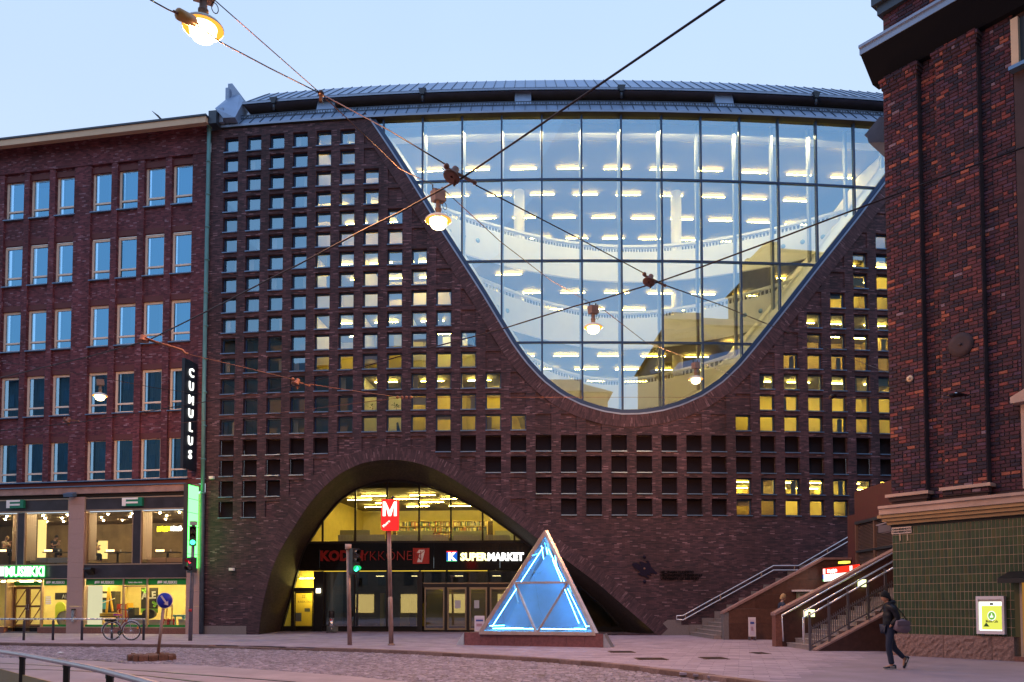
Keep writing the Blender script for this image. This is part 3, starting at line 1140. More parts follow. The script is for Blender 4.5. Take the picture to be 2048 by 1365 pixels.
for (c, r), kind in sorted(win_cols.items()):
    if sL[c] + OW > SRgt: continue
    me = me_win if kind == 'win' else me_shut
    o = bpy.data.objects.new('window' if kind == 'win' else 'shutter', me)
    put(o, lib)
    o.matrix_basis = fframe(sL[c], zB[r], 0) @ Matrix.Translation((0, WDEP - .03, 0))
    s = bpy.data.objects.new('sill', me_sill)
    COL.objects.link(s)
    s.parent = o
    if kind == 'win':
        p = bpy.data.objects.new('pane', me_pane)
        COL.objects.link(p)
        p.parent = o
        p.rotation_euler = (rw.gauss(0, .004), 0, rw.gauss(0, .004))
        u = rw.random()
        if u < .10 and c > 3:
            b = bpy.data.objects.new('roller_blind', me_blind)
            COL.objects.link(b)
            b.parent = o
            b.location = (0, .16, rw.uniform(-.1, .25))
        elif u < .35:
            b = bpy.data.objects.new('curtain', me_curt)
            COL.objects.link(b)
            b.parent = o
            b.location = (rw.choice((0, .42)), .25, 0)

# ---------------------------------------------------------------- library roof
def along(m, s0_, s1_, d0, z0_, d1, z1_, n=50):
    for i in range(n):
        a, b = s0_ + (s1_ - s0_) * i / n, s0_ + (s1_ - s0_) * (i + 1) / n
        m.face([fp(a, z0_, d0), fp(b, z0_, d0), fp(b, z1_, d1), fp(a, z1_, d1)])
EV = -.12
ze = fac(1150, 219.5, EV)[1]
zl = fac(1150, 203.5, .9)[1]
zr0, zr1 = fac(1150, 203, 1.9)[1], fac(1150, 181, .8)[1]
zg = fac(1150, 175, .72)[1]
zt_ = fac(1150, 160.5, 3.4)[1]
RS0, RS1 = fac(432, 240, EV)[0], SRgt + 1
m = MB()
along(m, RS0, RS1, .25, WTOP + .02, EV, ze - .10)
m.build('eave_soffit', BLACK_M, lib)
m = MB()
along(m, RS0, RS1, EV, ze - .10, EV, ze)
along(m, RS0, RS1, EV, ze, .9, zl)
m.face([fp(RS0, ze - .1, EV), fp(RS0, ze, EV), fp(RS0, zl, .9), fp(RS0, WTOP, .9)])
m.build('lower_roof', ZINC, lib)
m = MB()
along(m, RS0, RS1, .9, zl - .1, 2.2, zl + .05)
along(m, RS0, RS1, 2.2, zl - .2, 2.2, zr1 + .12)
m.build('roof_recess', BLACK_M, lib)
US0 = fac(487, 195, .8)[0]
m = MB()
along(m, US0, RS1, .8, zr1, 2.2, zr1 + .1)
along(m, US0, RS1, .72, zg, 3.4, zt_)
m.face([fp(US0, zg, .72), fp(US0, zt_, 3.4), fp(US0, zr1, 3.4), fp(US0, zr1, .8)])
m.build('upper_roof', ZINC, lib)
m = MB()
for i in range(50):
    a, b = US0 + (RS1 - US0) * i / 50, US0 + (RS1 - US0) * (i + 1) / 50
    m.hexa([fp(a, zr1, .62), fp(b, zr1, .62), fp(b, zr1, .8), fp(a, zr1, .8), fp(a, zg, .68), fp(b, zg, .68), fp(b, zg, .8), fp(a, zg, .8)])
m.build('gutter', ZINC_D, lib)
m = MB()
along(m, US0, RS1, .61, zr1 - .07, .61, zr1 + .03)
m.build('gutter_edge', ZINC, lib)
sm_ = MB()
s = RS0 + .2
while s < RS1 - .3:
    sm_.bar(fp(s, ze + .02, EV), fp(s, zl + .02, .9), .025, .05)
    if s > US0 + .1:
        sm_.bar(fp(s, zg + .015, .72), fp(s, zt_ + .015, 3.4), .025, .05)
    s += .55
o = sm_.build('roof_seam', ZINC_D, lib)
o['kind'] = 'stuff'
sg = MB()
t_ = .52
dg_, zg_ = EV + (.9 - EV) * t_, ze + (zl - ze) * t_
n = 70
for i in range(n):
    a, b = RS0 + .35 + (RS1 - RS0 - .5) * i / n, RS0 + .35 + (RS1 - RS0 - .5) * (i + 1) / n
    for h in (.06, .22):
        sg.bar(fp(a, zg_ + h, dg_), fp(b, zg_ + h, dg_), .03)
s = RS0 + .4
while s < RS1:
    sg.bar(fp(s, zg_ + .05, dg_), fp(s, zg_ + .23, dg_), .035)
    s += .14
o = sg.build('snow_guard', ZINC_D, lib)
o['kind'] = 'stuff'
for px_, w in ((652, .95), (1046, .85), (1448, .95)):
    s = fac(px_, 195, .8)[0]
    MB().hexa([fp(s - w / 2, zl - .8, .45), fp(s + w / 2, zl - .8, .45), fp(s + w / 2, zl - .8, 2), fp(s - w / 2, zl - .8, 2),
               fp(s - w / 2, zr1, .9), fp(s + w / 2, zr1, .9), fp(s + w / 2, zr1, 2), fp(s - w / 2, zr1, 2)]).build('roof_pier', ZINC, lib)
for px_ in (548, 845, 1243, 1632):
    s = fac(px_, 195, .6)[0]
    m = MB()
    m.hexa([fp(s - .09, zr1 - .2, .5), fp(s + .09, zr1 - .2, .5), fp(s + .09, zr1 - .2, .7), fp(s - .09, zr1 - .2, .7),
            fp(s - .2, zg - .02, .45), fp(s + .2, zg - .02, .45), fp(s + .2, zg - .02, .7), fp(s - .2, zg - .02, .7)])
    m.tube([fp(s, zr1 - .15, .6), fp(s, zl, .6)], .06, 8)
    m.build('rain_hopper', ZINC_D, lib)
# stepped sheet-metal abutment at the left end
def blk(px0, px1, ytop, ybot, d0, d1, mat=ZINC):
    s0_, z1_ = fac(px0, ytop, d0)
    s1_, z0_ = fac(px1, ybot, d0)
    MB().hexa([fp(s0_, z0_, d0), fp(s1_, z0_, d0), fp(s1_, z0_, d1), fp(s0_, z0_, d1), fp(s0_, z1_, d0), fp(s1_, z1_, d0), fp(s1_, z1_, d1), fp(s0_, z1_, d1)]).build('roof_abutment', mat, lib)
blk(417, 432, 222, 246, -.6, 1.2, ZINC_D)
blk(432, 446, 217, 244, -.3, 2.0)
blk(451, 457, 176, 205, 1.0, 3.0)
blk(456, 464, 168, 200, 1.2, 3.4)
s_a = [fac(430, 217, -.4), fac(462, 191, 1.5), fac(480, 190, 1.5), fac(487, 203, .8), fac(470, 235, -.5), fac(446, 236, -.5)]
m = MB()
q0 = [fp(*s_a[0], -.4), fp(*s_a[1], 1.5), fp(*s_a[2], 1.5), fp(*s_a[3], .8), fp(*s_a[4], -.5), fp(*s_a[5], -.5)]
m.prism(q0, Vector((0, .8, -.05)))
m.build('roof_abutment', ZINC, lib)

# ---------------------------------------------------------------- arched entrance
def ab(px, py): return fac(px, py, ADEP)
Abp = list(Ab)
zU, zF, zD = ab(830, 1083)[1], ab(830, 1143)[1], .12
ZAT = max(p[1] for p in Ab) + .05
SA0, SA1 = min(p[0] for p in Ab) - .1, max(p[0] for p in Ab) + .1
m = MB()
for a, b, c, d in zip(Ab, Ab[1:], offset2(Ab, .11), offset2(Ab, .11)[1:]):
    m.face([fp(*a, ADEP - .09), fp(*b, ADEP - .09), fp(*d, ADEP - .09), fp(*c, ADEP - .09)])
    m.face([fp(*c, ADEP - .09), fp(*d, ADEP - .09), fp(*d, ADEP + .1), fp(*c, ADEP + .1)])
m.build('entrance_frame', BLACK, lib)
def plate(s0_, z0_, s1_, z1_, d, name, mat, th=.06):
    pol = clip(Abp, s0_, z0_, s1_, z1_)
    if pol:
        m = MB()
        m.prism([fp(p[0], p[1], d) for p in pol], fp(0, 0, th) - fp(0, 0, 0))
        return m.build(name, mat, lib)
def vbar(s, z0_, z1_, w, d, name='entrance_mullion', mat=BLACK, th=.14):
    return plate(s - w / 2, z0_, s + w / 2, z1_, d, name, mat, th)
mu = [ab(x, 1050)[0] for x in (646, 711, 774.5, 838.5, 902, 965.5, 1029)]
for s in mu:
    vbar(s, zU, ZAT, .10, ADEP - .08)
ed = [SA0] + mu + [SA1]
for a, b in zip(ed, ed[1:]):
    pol = clip(Abp, a, zU, b, ZAT)
    if pol:
        MB().face([fp(p[0], p[1], ADEP) for p in pol]).build('glass_pane', GLASS_S, lib)
GLOSSB = M('black_glass_fascia', (.010, .009, .009), .08, 0, spec=.6)
fe = [SA0, ab(640, 1100)[0], ab(868, 1100)[0], ab(1000, 1100)[0], SA1]
for a, b in zip(fe, fe[1:]):
    plate(a + .004, zF + .04, b - .004, zU - .1, ADEP - .05, 'fascia_panel', GLOSSB, .08)
plate(SA0, zU - .1, SA1, zU + .03, ADEP - .10, 'entrance_transom', BLACK, .16)
SLOT = emis('light_slot', (1.0, .66, .06), 1.1)
for x0, x1 in ((628, 645), (648, 708), (712, 773), (777, 838), (842, 892), (896, 975)):
    plate(ab(x0, 1143)[0], zF, ab(x1, 1143)[0], zF + .035, ADEP - .055, 'light_slot', SLOT, .03)
plate(SA0, .02, SA1, .30, ADEP - .06, 'entrance_plinth', BLACK, .2)
# lower glazing
lo = [ab(x, 1200)[0] for x in (645, 709, 774, 840)]
for s in lo[:3]:
    vbar(s, .3, zF, .09, ADEP - .05)
vbar(lo[3], .05, zF, .30, ADEP - .07)
GLASS_D = glass('dark_shop_glass', .10, (.80, .84, .84))
for a, b in zip(lo, lo[1:]):
    plate(a + .04, .3, b - .04, zF, ADEP, 'glass_pane', GLASS_D, .012)
# double doors with roller grilles
zH0, zH1 = ab(900, 1175)[1], ab(900, 1168)[1]
dx = [ab(x, 1200)[0] for x in (846, 892, 936, 977, 1030, 1070)]
plate(dx[0], zH0, dx[5], zH1, ADEP - .07, 'door_header', BLACK, .18)
ALU = M('anodised_frame', (.30, .25, .17), .4, .6, noise=.1)
for a, b in zip(dx, dx[1:]):
    plate(a + .03, zH1, b - .03, zF, ADEP, 'glass_pane', GLASS_D, .012)
    plate(a + .02, zH1, b - .02, zH1 + .06, ADEP - .03, 'light_sill', ALU, .06)
    vbar(b, .05, zH0, .16, ADEP - .07)
    if pol := clip(Abp, a, .1, b, zH0):
        d = plate(a + .10, .12, b - .10, zH0 - .05, ADEP + .01, 'door', GLASS_D, .012)
        m = MB()
        for p, q in (((a + .09, .1), (a + .17, zH0)), ((b - .17, .1), (b - .09, zH0)), ((a + .17, .1), (b - .17, .22)), ((a + .17, zH0 - .12), (b - .17, zH0))):
            m.hexa([fp(p[0], p[1], ADEP - .03), fp(q[0], p[1], ADEP - .03), fp(q[0], p[1], ADEP + .04), fp(p[0], p[1], ADEP + .04),
                    fp(p[0], q[1], ADEP - .03), fp(q[0], q[1], ADEP - .03), fp(q[0], q[1], ADEP + .04), fp(p[0], q[1], ADEP + .04)])
        m.build('door_frame', ALU, d)
GRL = M('yellow_roller_grille', (.62, .50, .08), .5, .1)
for s in (dx[0] + 1.2, dx[2] + .6, dx[4]):
    m = MB()
    lamp_tube(m, s, zH1 - .12, ADEP + .15, .9)
    m.build('ceiling_light', emis('grille_fill', (1, .74, .12), 14), lib)  # added tubes, no such fitting seen, to brighten the roller grilles
m = MB()
gs0, gs1 = dx[0] + .15, dx[4] + .3
st = .105
k = gs0 - 2.6
while k < gs1:
    for sg_ in (1, -1):
        a = (k, .15) if sg_ > 0 else (k + 2.3, .15)
        b = (k + 2.3, 2.45) if sg_ > 0 else (k, 2.45)
        t0 = max(0, min(1, (gs0 - a[0]) / (b[0] - a[0])))
        t1 = max(0, min(1, (gs1 - a[0]) / (b[0] - a[0])))
        t0, t1 = min(t0, t1), max(t0, t1)
        if t1 - t0 > .02:
            f = lambda t: fp(a[0] + (b[0] - a[0]) * t, a[1] + (b[1] - a[1]) * t, ADEP + .35)
            m.bar(f(t0), f(t1), .022, .03)
    k += st
for i in range(9):
    m.bar(fp(gs0, .3 + i * .27, ADEP + .33), fp(gs1, .3 + i * .27, ADEP + .33), .03, .035)
o = m.build('roller_grille', GRL, lib)
o['kind'] = 'stuff'
PAPER = M('paper_notice', (.62, .64, .66), .8)
for x0, x1, y0, y1 in ((909.5, 921, 1201, 1217), (948.5, 958.5, 1201, 1217)):
    a, b = ab(x0, y1), ab(x1, y0)
    MB().hexa([fp(a[0], a[1], ADEP - .02), fp(b[0], a[1], ADEP - .02), fp(b[0], a[1], ADEP - .01), fp(a[0], a[1], ADEP - .01),
               fp(a[0], b[1], ADEP - .02), fp(b[0], b[1], ADEP - .02), fp(b[0], b[1], ADEP - .01), fp(a[0], b[1], ADEP - .01)]).build('paper_notice', PAPER, lib)
# dark shop behind
SHOPW = M('shop_inside', (.16, .15, .13), .8, noise=.3, scale=1.5)
m = MB()
D2 = ADEP + 7
m.face([fp(lo[0], 0, D2), fp(SA1, 0, D2), fp(SA1, zF + .2, D2), fp(lo[0], zF + .2, D2)])
m.face([fp(lo[0], 0, ADEP + .2), fp(lo[0], 0, D2), fp(lo[0], zF + .2, D2), fp(lo[0], zF + .2, ADEP + .2)])
m.face([fp(SA1, 0, ADEP + .2), fp(SA1, 0, D2), fp(SA1, zF + .2, D2), fp(SA1, zF + .2, ADEP + .2)])
m.face([fp(SA0, zF + .2, ADEP + .1), fp(SA1, zF + .2, ADEP + .1), fp(SA1, zF + .2, D2), fp(SA0, zF + .2, D2)])
m.face([fp(SA0, .02, ADEP + .1), fp(SA1, .02, ADEP + .1), fp(SA1, .02, D2), fp(SA0, .02, D2)])
m.build('shop_room', SHOPW, lib)
for s in (lo[0] + 2.2, lo[0] + 4.6, lo[0] + 7.5, lo[0] + 10):
    m = MB()
    lamp_tube(m, s, zF - .1, ADEP + 4.5, .5)
    m.build('ceiling_light', emis('shop_lamp', (1, .75, .3), 7), lib)
MB().tube([fp(lo[0] + .55, 0, ADEP + .5), fp(lo[0] + .55, zF, ADEP + .5)], .5, 16).build('shop_column', M('grey_column', (.42, .52, .50), .6), lib)
YP = M('yellow_display', (.45, .38, .05), .7)
for x, w, h in ((786, .55, 1.9), (820, .5, 1.6), (737, .25, 2.2)):
    s = ab(x, 1200)[0]
    MB().boxm(fframe(s, 0, 0), (-w / 2, ADEP + 3, .05), (w / 2, ADEP + 3.3, h)).build('shop_display', YP, lib)
# bright porch door at the left foot of the arch
pr0, pr1 = ab(556, 1200)[0], ab(645, 1200)[0]
m = MB()
m.face([fp(pr0 - .3, 0, ADEP + 1.5), fp(pr1, 0, ADEP + 1.5), fp(pr1, zF + .2, ADEP + 1.5), fp(pr0 - .3, zF + .2, ADEP + 1.5)])
m.face([fp(pr1 - .06, 0, ADEP + .1), fp(pr1 - .06, 0, ADEP + 1.5), fp(pr1 - .06, zF + .2, ADEP + 1.5), fp(pr1 - .06, zF + .2, ADEP + .1)])
m.build('porch_wall', M('porch_yellow', (.78, .68, .16), .7), lib)
for z in (zF - .35, 2.35):
    m = MB()
    lamp_tube(m, (pr0 + pr1) / 2 + .2, z, ADEP + .9, 1.2)
    m.build('ceiling_light', STRIP, lib)
PB = lambda x0, y0, x1, y1, d, nm, mt, th=.1: plate(ab(x0, y0)[0], ab(x0, y0)[1], ab(x1, y1)[0], ab(x1, y1)[1], d, nm, mt, th)
PB(560, 1184, 645, 1176, ADEP - .06, 'porch_transom', BLACK)
PB(582, 1268, 589.5, 1184, ADEP - .06, 'porch_mullion', BLACK)
PB(627, 1268, 645.5, 1143, ADEP - .06, 'porch_mullion', BLACK)
porch = PB(589.5, 1267, 627, 1184, ADEP - .02, 'porch_door', glass('porch_glass', .05, (.95, .92, .8)), .012)
PB(560, 1267, 582, 1184, ADEP, 'glass_pane', GLASS_S, .012)
PB(575, 1176, 630, 1143, ADEP, 'glass_pane', GLASS_S, .012)
m = MB()
for x0, y0, x1, y1 in ((589.5, 1184, 592, 1267), (624.5, 1184, 627, 1267), (592, 1184, 624.5, 1187), (592, 1263, 624.5, 1267)):
    a, b = ab(x0, y1), ab(x1, y0)
    m.hexa([fp(a[0], a[1], ADEP - .05), fp(b[0], a[1], ADEP - .05), fp(b[0], a[1], ADEP), fp(a[0], a[1], ADEP), fp(a[0], b[1], ADEP - .05), fp(b[0], b[1], ADEP - .05), fp(b[0], b[1], ADEP), fp(a[0], b[1], ADEP)])
m.build('door_frame', BLACK, porch)
GREYP = M('grey_print', (.12, .15, .15), .7)
def notice(x0, y0, x1, y1, mt, nm='notice'):
    a, b = ab(x0, y1), ab(x1, y0)
    MB().hexa([fp(a[0], a[1], ADEP - .035), fp(b[0], a[1], ADEP - .035), fp(b[0], a[1], ADEP - .028), fp(a[0], a[1], ADEP - .028), fp(a[0], b[1], ADEP - .035), fp(b[0], b[1], ADEP - .035), fp(b[0], b[1], ADEP - .028), fp(a[0], b[1], ADEP - .028)]).build(nm, mt, porch)
notice(591.5, 1226, 603.5, 1243, GREYP)
notice(609.5, 1217, 620.5, 1224, GREYP)
def T(s): 
    a = s / RAD
    return Vector((math.cos(a), math.sin(a), 0))
def ftext(name, body, mat, px0, ybase, cap_px, parent, dep, **kw):
    s, z = fac(px0, ybase, dep)
    size = cap_px * (fp(s, z, dep).y) / F / .69
    return text(name, body, mat, frame(fp(s, z, dep), T(s), (0, 0, 1)), size, parent, **kw)
DK = M('dark_print', (.03, .03, .03), .6)
ftext('lettering', 'KAISA-TALO', DK, 595.5, 1206, 4.0, porch, ADEP - .03, extrude=.003)
ftext('lettering', '\u2317', DK, 604, 1197, 6, porch, ADEP - .03, extrude=.003)
PORCHL = emis('porch_lamp', (1, .86, .55), 8)
s, z = ab(638.5, 1182)
o = thing('wall_lamp', 'small square lit wall lamp beside the bright porch door', 'wall lamp', fp(s, z, ADEP - .1))
MB().boxm(fframe(s, z, ADEP), (-.11, -.19, -.12), (.11, -.08, .12)).build('lamp_glass', PORCHL, o)
MB().boxm(fframe(s, z, ADEP), (-.13, -.08, -.14), (.13, -.06, .14)).build('back_plate', BLACK, o)

# reading room seen above the black fascia
zR1 = ab(830, 975)[1] + .9
m = MB()
RD = ADEP + 11
S0r, S1r = ab(640, 1050)[0] - 1, ab(1060, 1050)[0] + 4
m.face([fp(S0r, zU - .2, RD), fp(S1r, zU - .2, RD), fp(S1r, zR1, RD), fp(S0r, zR1, RD)])
m.face([fp(S0r, zU - .2, ADEP + .2), fp(S0r, zU - .2, RD), fp(S0r, zR1, RD), fp(S0r, zR1, ADEP + .2)])
m.face([fp(S1r, zU - .2, ADEP + .2), fp(S1r, zU - .2, RD), fp(S1r, zR1, RD), fp(S1r, zR1, ADEP + .2)])
m.build('room_wall', WALL_Y, lib)
m = MB()
strip_seg(m, S0r, S1r, ADEP + .2, RD, zR1 - .9, 10, False)
m.face([fp(S0r, zR1 + .3, ADEP + .15), fp(S1r, zR1 + .3, ADEP + .15), fp(S1r, zR1 - .9, ADEP + 1.6), fp(S0r, zR1 - .9, ADEP + 1.6)])
m.build('room_ceiling', CEIL, lib)
m = MB()
strip_seg(m, S0r, S1r, ADEP + .2, RD, zU - .1, 10)
m.build('room_floor', SHOPW, lib)
for j, d in enumerate((2.2, 3.8, 5.4, 7.4)):
    s = S0r + (2.2 if j % 2 else 3.6)
    while s < S1r - 1:
        m = MB()
        lamp_tube(m, s, zR1 - 1.05, ADEP + d, 1.5)
        m.build('ceiling_light', STRIP, lib)
        s += 3.1
# bookshelf: shelves and uprights as parts, books joined
b0, b1 = fac(796, 1060, ADEP + 9)[0], fac(975, 1060, ADEP + 9)[0]
SHF = M('shelf_wood', (.70, .52, .18), .6)
zsh = [zU + .15 + .38 * i for i in range(6)]
for z in zsh:
    m = MB()
    m.hexa([fp(b0, z, ADEP + 8.6), fp(b1, z, ADEP + 8.6), fp(b1, z, ADEP + 9), fp(b0, z, ADEP + 9), fp(b0, z + .04, ADEP + 8.6), fp(b1, z + .04, ADEP + 8.6), fp(b1, z + .04, ADEP + 9), fp(b0, z + .04, ADEP + 9)])
    m.build('bookshelf_board', SHF, lib)
nu = 8
for i in range(nu + 1):
    s = b0 + (b1 - b0) * i / nu
    MB().boxm(fframe(s, 0, 0), (-.03, ADEP + 8.58, zU), (.03, ADEP + 9, zsh[-1] + .05)).build('bookshelf_upright', SHF, lib)
MB().boxm(fframe((b0 + b1) / 2, 0, 0), (-(b1 - b0) / 2, ADEP + 9.01, zU), ((b1 - b0) / 2, ADEP + 9.05, zsh[-1])).build('bookshelf_back', M('shelf_back', (.10, .07, .03), .8), lib)
BOOK = pieces_mat('book_spines', [(0, (.30, .22, .12)), (.2, (.55, .5, .4)), (.35, (.12, .2, .12)), (.5, (.4, .08, .05)), (.62, (.08, .1, .2)), (.75, (.6, .55, .2)), (1, (.45, .4, .32))], bump=0)
m = MB()
rb_ = random.Random(9)
for z in zsh[:-1]:
    s = b0 + .05
    while s < b1 - .08:
        w = rb_.uniform(.03, .07)
        h = rb_.uniform(.2, .32)
        if rb_.random() < .9:
            m.boxm(fframe(s, 0, 0), (0, ADEP + 8.55, z + .04), (w - .004, ADEP + 8.8, z + .04 + h))
        s += w
o = m.build('book', BOOK, lib)
o['kind'] = 'stuff'
DESK = M('desk_screen', (.42, .44, .36), .7)
for x0, x1, y0, y1, d in ((680, 736, 1061, 1081, 2.5), (796, 862, 1062, 1081, 3), (905, 970, 1062, 1081, 3), (990, 1040, 1062, 1081, 4)):
    s0_, z1_ = fac(x0, y0, ADEP + d)
    s1_, _ = fac(x1, y0, ADEP + d)
    MB().boxm(fframe(s0_, 0, 0), (0, ADEP + d, zU - .1), (s1_ - s0_, ADEP + d + .06, z1_)).build('desk_screen', DESK, lib)
RADM = M('radiator_white', (.6, .62, .5), .5)
for x0, x1 in ((676, 705), (714, 770), (779, 834), (845, 897), (908, 960), (970, 1022)):
    m = MB()
    s0_, z1_ = fac(x0, 1070, ADEP + .5)
    s1_, _ = fac(x1, 1070, ADEP + .5)
    n = int((s1_ - s0_) / .085)
    for i in range(n):
        m.boxm(fframe(s0_ + (s1_ - s0_) * i / n, 0, 0), (0, ADEP + .5, zU + .06), (.06, ADEP + .58, z1_))
    o = m.build('radiator', RADM, lib)
    o['kind'] = 'stuff'

# ---------------------------------------------------------------- signs on the library
RED_D = M('unlit_red_letters', (.30, .012, .010), .5)
WHT = M('white_paint', (.80, .78, .76), .6)
s, z = ab(640, 1122)
o = thing('shop_sign', 'unlit dark red store name with white figure one on red square above entrance', 'shop sign', fp(s, z, ADEP - .2))
ftext('lettering', 'KODIN', RED_D, 640, 1121.5, 19, o, ADEP - .12, extrude=.04, bold=.035, sx=1.0)
ftext('lettering', 'YKK\u00d6NEN', RED_D, 722.5, 1121.5, 19, o, ADEP - .12, extrude=.03, bold=-.012, sx=.94)
def fplate(x0, y0, x1, y1, dep, th, name, mat, parent):
    a, b = fac(x0, y1, dep), fac(x1, y0, dep)
    m = MB()
    m.boxm(fframe(a[0], 0, 0), (0, dep, a[1]), (b[0] - a[0], dep + th, b[1]))
    return m.build(name, mat, parent)
fplate(825.5, 1096.5, 857.5, 1128, ADEP - .14, .09, 'logo_square', M('dull_red', (.42, .02, .015), .5), o)
def fpoly(pts, dep, th, name, mat, parent):
    q = [fp(*fac(x, y, dep), dep) for x, y in pts]
    return MB().prism(q, fp(0, 0, th) - fp(0, 0, 0)).build(name, mat, parent)
fpoly([(833.5, 1106), (838, 1100), (849.5, 1100), (841.5, 1107)], ADEP - .165, .02, 'logo_figure', WHT, o)
fpoly([(838.5, 1109), (842.5, 1108), (850, 1101), (844, 1125), (834, 1125)], ADEP - .17, .02, 'logo_figure', WHT, o)
KW = emis('lit_white_letters', (1, 1, .95), 2.6)
KY = emis('lit_yellow_letters', (1, .93, .42), 2.4)
KB = emis('lit_blue_panel', (.02, .16, .75), 1.0)
s, z = ab(893, 1123)
o = thing('supermarket_sign', 'lit supermarket sign with white letter on blue square above entrance', 'shop sign', fp(s, z, ADEP - .2))
fplate(893, 1103, 913, 1123, ADEP - .16, .1, 'logo_panel', KB, o)
fplate(893, 1102.5, 913, 1105, ADEP - .175, .01, 'logo_stripe', emis('lit_red', (1, .03, .03), 1.2), o)
fplate(893, 1121.5, 913, 1123.2, ADEP - .175, .01, 'logo_stripe', emis('lit_green', (.1, .8, .25), 1.0), o)
ftext('lettering', 'K', KW, 896.5, 1120.5, 14.5, o, ADEP - .18, extrude=.01, bold=.035)
ftext('lettering', 'SUPER', KY, 921, 1121, 14.2, o, ADEP - .14, extrude=.04, bold=.03, sx=.92)
ftext('lettering', 'MARKET', KW, 975, 1121, 14.2, o, ADEP - .14, extrude=.04, bold=.03, sx=.92)
s, z = fac(1321, 1160)
o = thing('university_sign', 'dark flame emblem with three rows of raised dark lettering on brick wall', 'wall sign', fp(s, z, -.05))
EMB = M('dark_emblem', (.010, .008, .024), .7, spec=.15)
fl = [(245, 185), (335, 165), (380, 185), (440, 245), (420, 205), (395, 140), (450, 140), (520, 170), (565, 170), (530, 125), (585, 125), (625, 200), (640, 255), (680, 290), (720, 330), (772, 378),
      (740, 395), (680, 375), (640, 372), (600, 385), (650, 428), (620, 428), (560, 402), (545, 412), (600, 470), (560, 470), (500, 432), (440, 425), (380, 395), (370, 375), (420, 370), (400, 320), (350, 300), (310, 290), (270, 225)]
m = MB()
q = [fp(*fac(1240 + x / 10.24, 1110 + y / 10.24, -.06), -.06) for x, y in fl]
bm = bmesh.new()
vs = [bm.verts.new(p) for p in q]
f_ = bm.faces.new(vs)
ex = bmesh.ops.extrude_face_region(bm, geom=[f_])
bmesh.ops.translate(bm, vec=Vector((0, .05, 0)), verts=[v for v in ex['geom'] if isinstance(v, bmesh.types.BMVert)])
bmesh.ops.triangulate(bm, faces=bm.faces[:])
me = bpy.data.meshes.new('emblem')
bm.to_mesh(me)
bm.free()
me.materials.append(EMB)
put(bpy.data.objects.new('emblem', me), o)
for x, y, r, mt, d in ((500, 45, .075, EMB, -.06), (505, 550, .08, EMB, -.06), (500, 283, .055, M('brick_dot', (.13, .07, .06), .8), -.07)):
    MB().lathe([(.001, 0), (r, 0), (r, -.03)], fp(*fac(1240 + x / 10.24, 1110 + y / 10.24, d), d), 14, Matrix.Rotation(PI / 2, 3, 'X')).build('emblem_dot', mt, o)
LTR = M('black_letters', (.006, .005, .006), .8, spec=.1)
for body, y, sx in (('HELSINGIN YLIOPISTO', 1146.6, .98), ('HELSINGFORS UNIVERSITET', 1153.0, 1.0), ('UNIVERSITY OF HELSINKI', 1159.6, 1.0)):
    ftext('lettering', body, LTR, 1321, y, 4.6, o, -.05, extrude=.02, bold=.004, sx=sx * 1.02)
# ---------------------------------------------------------------- red brick office block with the music shop
C0 = fp(SLft, 0)
LT = Vector((1, -.18, 0)).normalized()
LN = Vector((.18, 1, 0)).normalized()                       # into the building
def bp(x, z, d=0.0): return Vector((C0.x, C0.y, 0)) + LT * x + LN * d + Vector((0, 0, z))
def lb(px, py, d=0.0):
    p = pl(px, py, Vector((C0.x, C0.y, 0)) + LN * d, LN)
    return (p - Vector((C0.x, C0.y, 0))).dot(LT), p.z
LM4 = Matrix(((LT.x, LN.x, 0, C0.x), (LT.y, LN.y, 0, C0.y), (0, 0, 1, 0), (0, 0, 0, 1)))
off_b = thing('office_building', 'red brick office block with pale window frames above the green music shop', 'building', (C0.x - 8, C0.y + 1, 0))
def lbox(m, x0, x1, z0, z1, d0, d1): return m.boxm(LM4, (x0, d0, z0), (x1, d1, z1))
def part(name, mat, x0, x1, z0, z1, d0, d1, parent=None):
    m = MB()
    lbox(m, x0, x1, z0, z1, d0, d1)
    return m.build(name, mat, parent or off_b)
def lq(m, x0, z0, x1, z1, d):
    m.face([bp(x0, z0, d), bp(x1, z0, d), bp(x1, z1, d), bp(x0, z1, d)], [(x0, z0), (x1, z0), (x1, z1), (x0, z1)])
cols_px = [(-43, -2), (7.7, 47), (58, 97.8), (109.4, 147.7), (181.3, 222), (234, 275), (287.8, 330), (342.8, 384.5)]
cols = [(lb(a, 640, .2)[0], lb(b, 640, .2)[0]) for a, b in cols_px]
wd = cols[-1][1] - cols[-1][0]
pit = cols[-1][0] - cols[-2][0]
ext = []
x = cols[0][0]
for g_ in range(3):
    for k in range(3 if g_ % 2 == 0 else 4):
        x -= pit * (1.35 if k == 0 and g_ else 1)
        ext.append((x, x + wd))
cols = sorted(ext + cols)
zrow = [(lb(343, b, .2)[1], lb(343, t, .2)[1]) for t, b in ((334, 412), (466, 550), (602, 685.5), (738, 822), (877, 958))]
XL = cols[0][0] - 2
ZC = lb(395, 256, 0)[1]
ZB_ = lb(380, 958, 0)[1]
m = MB()
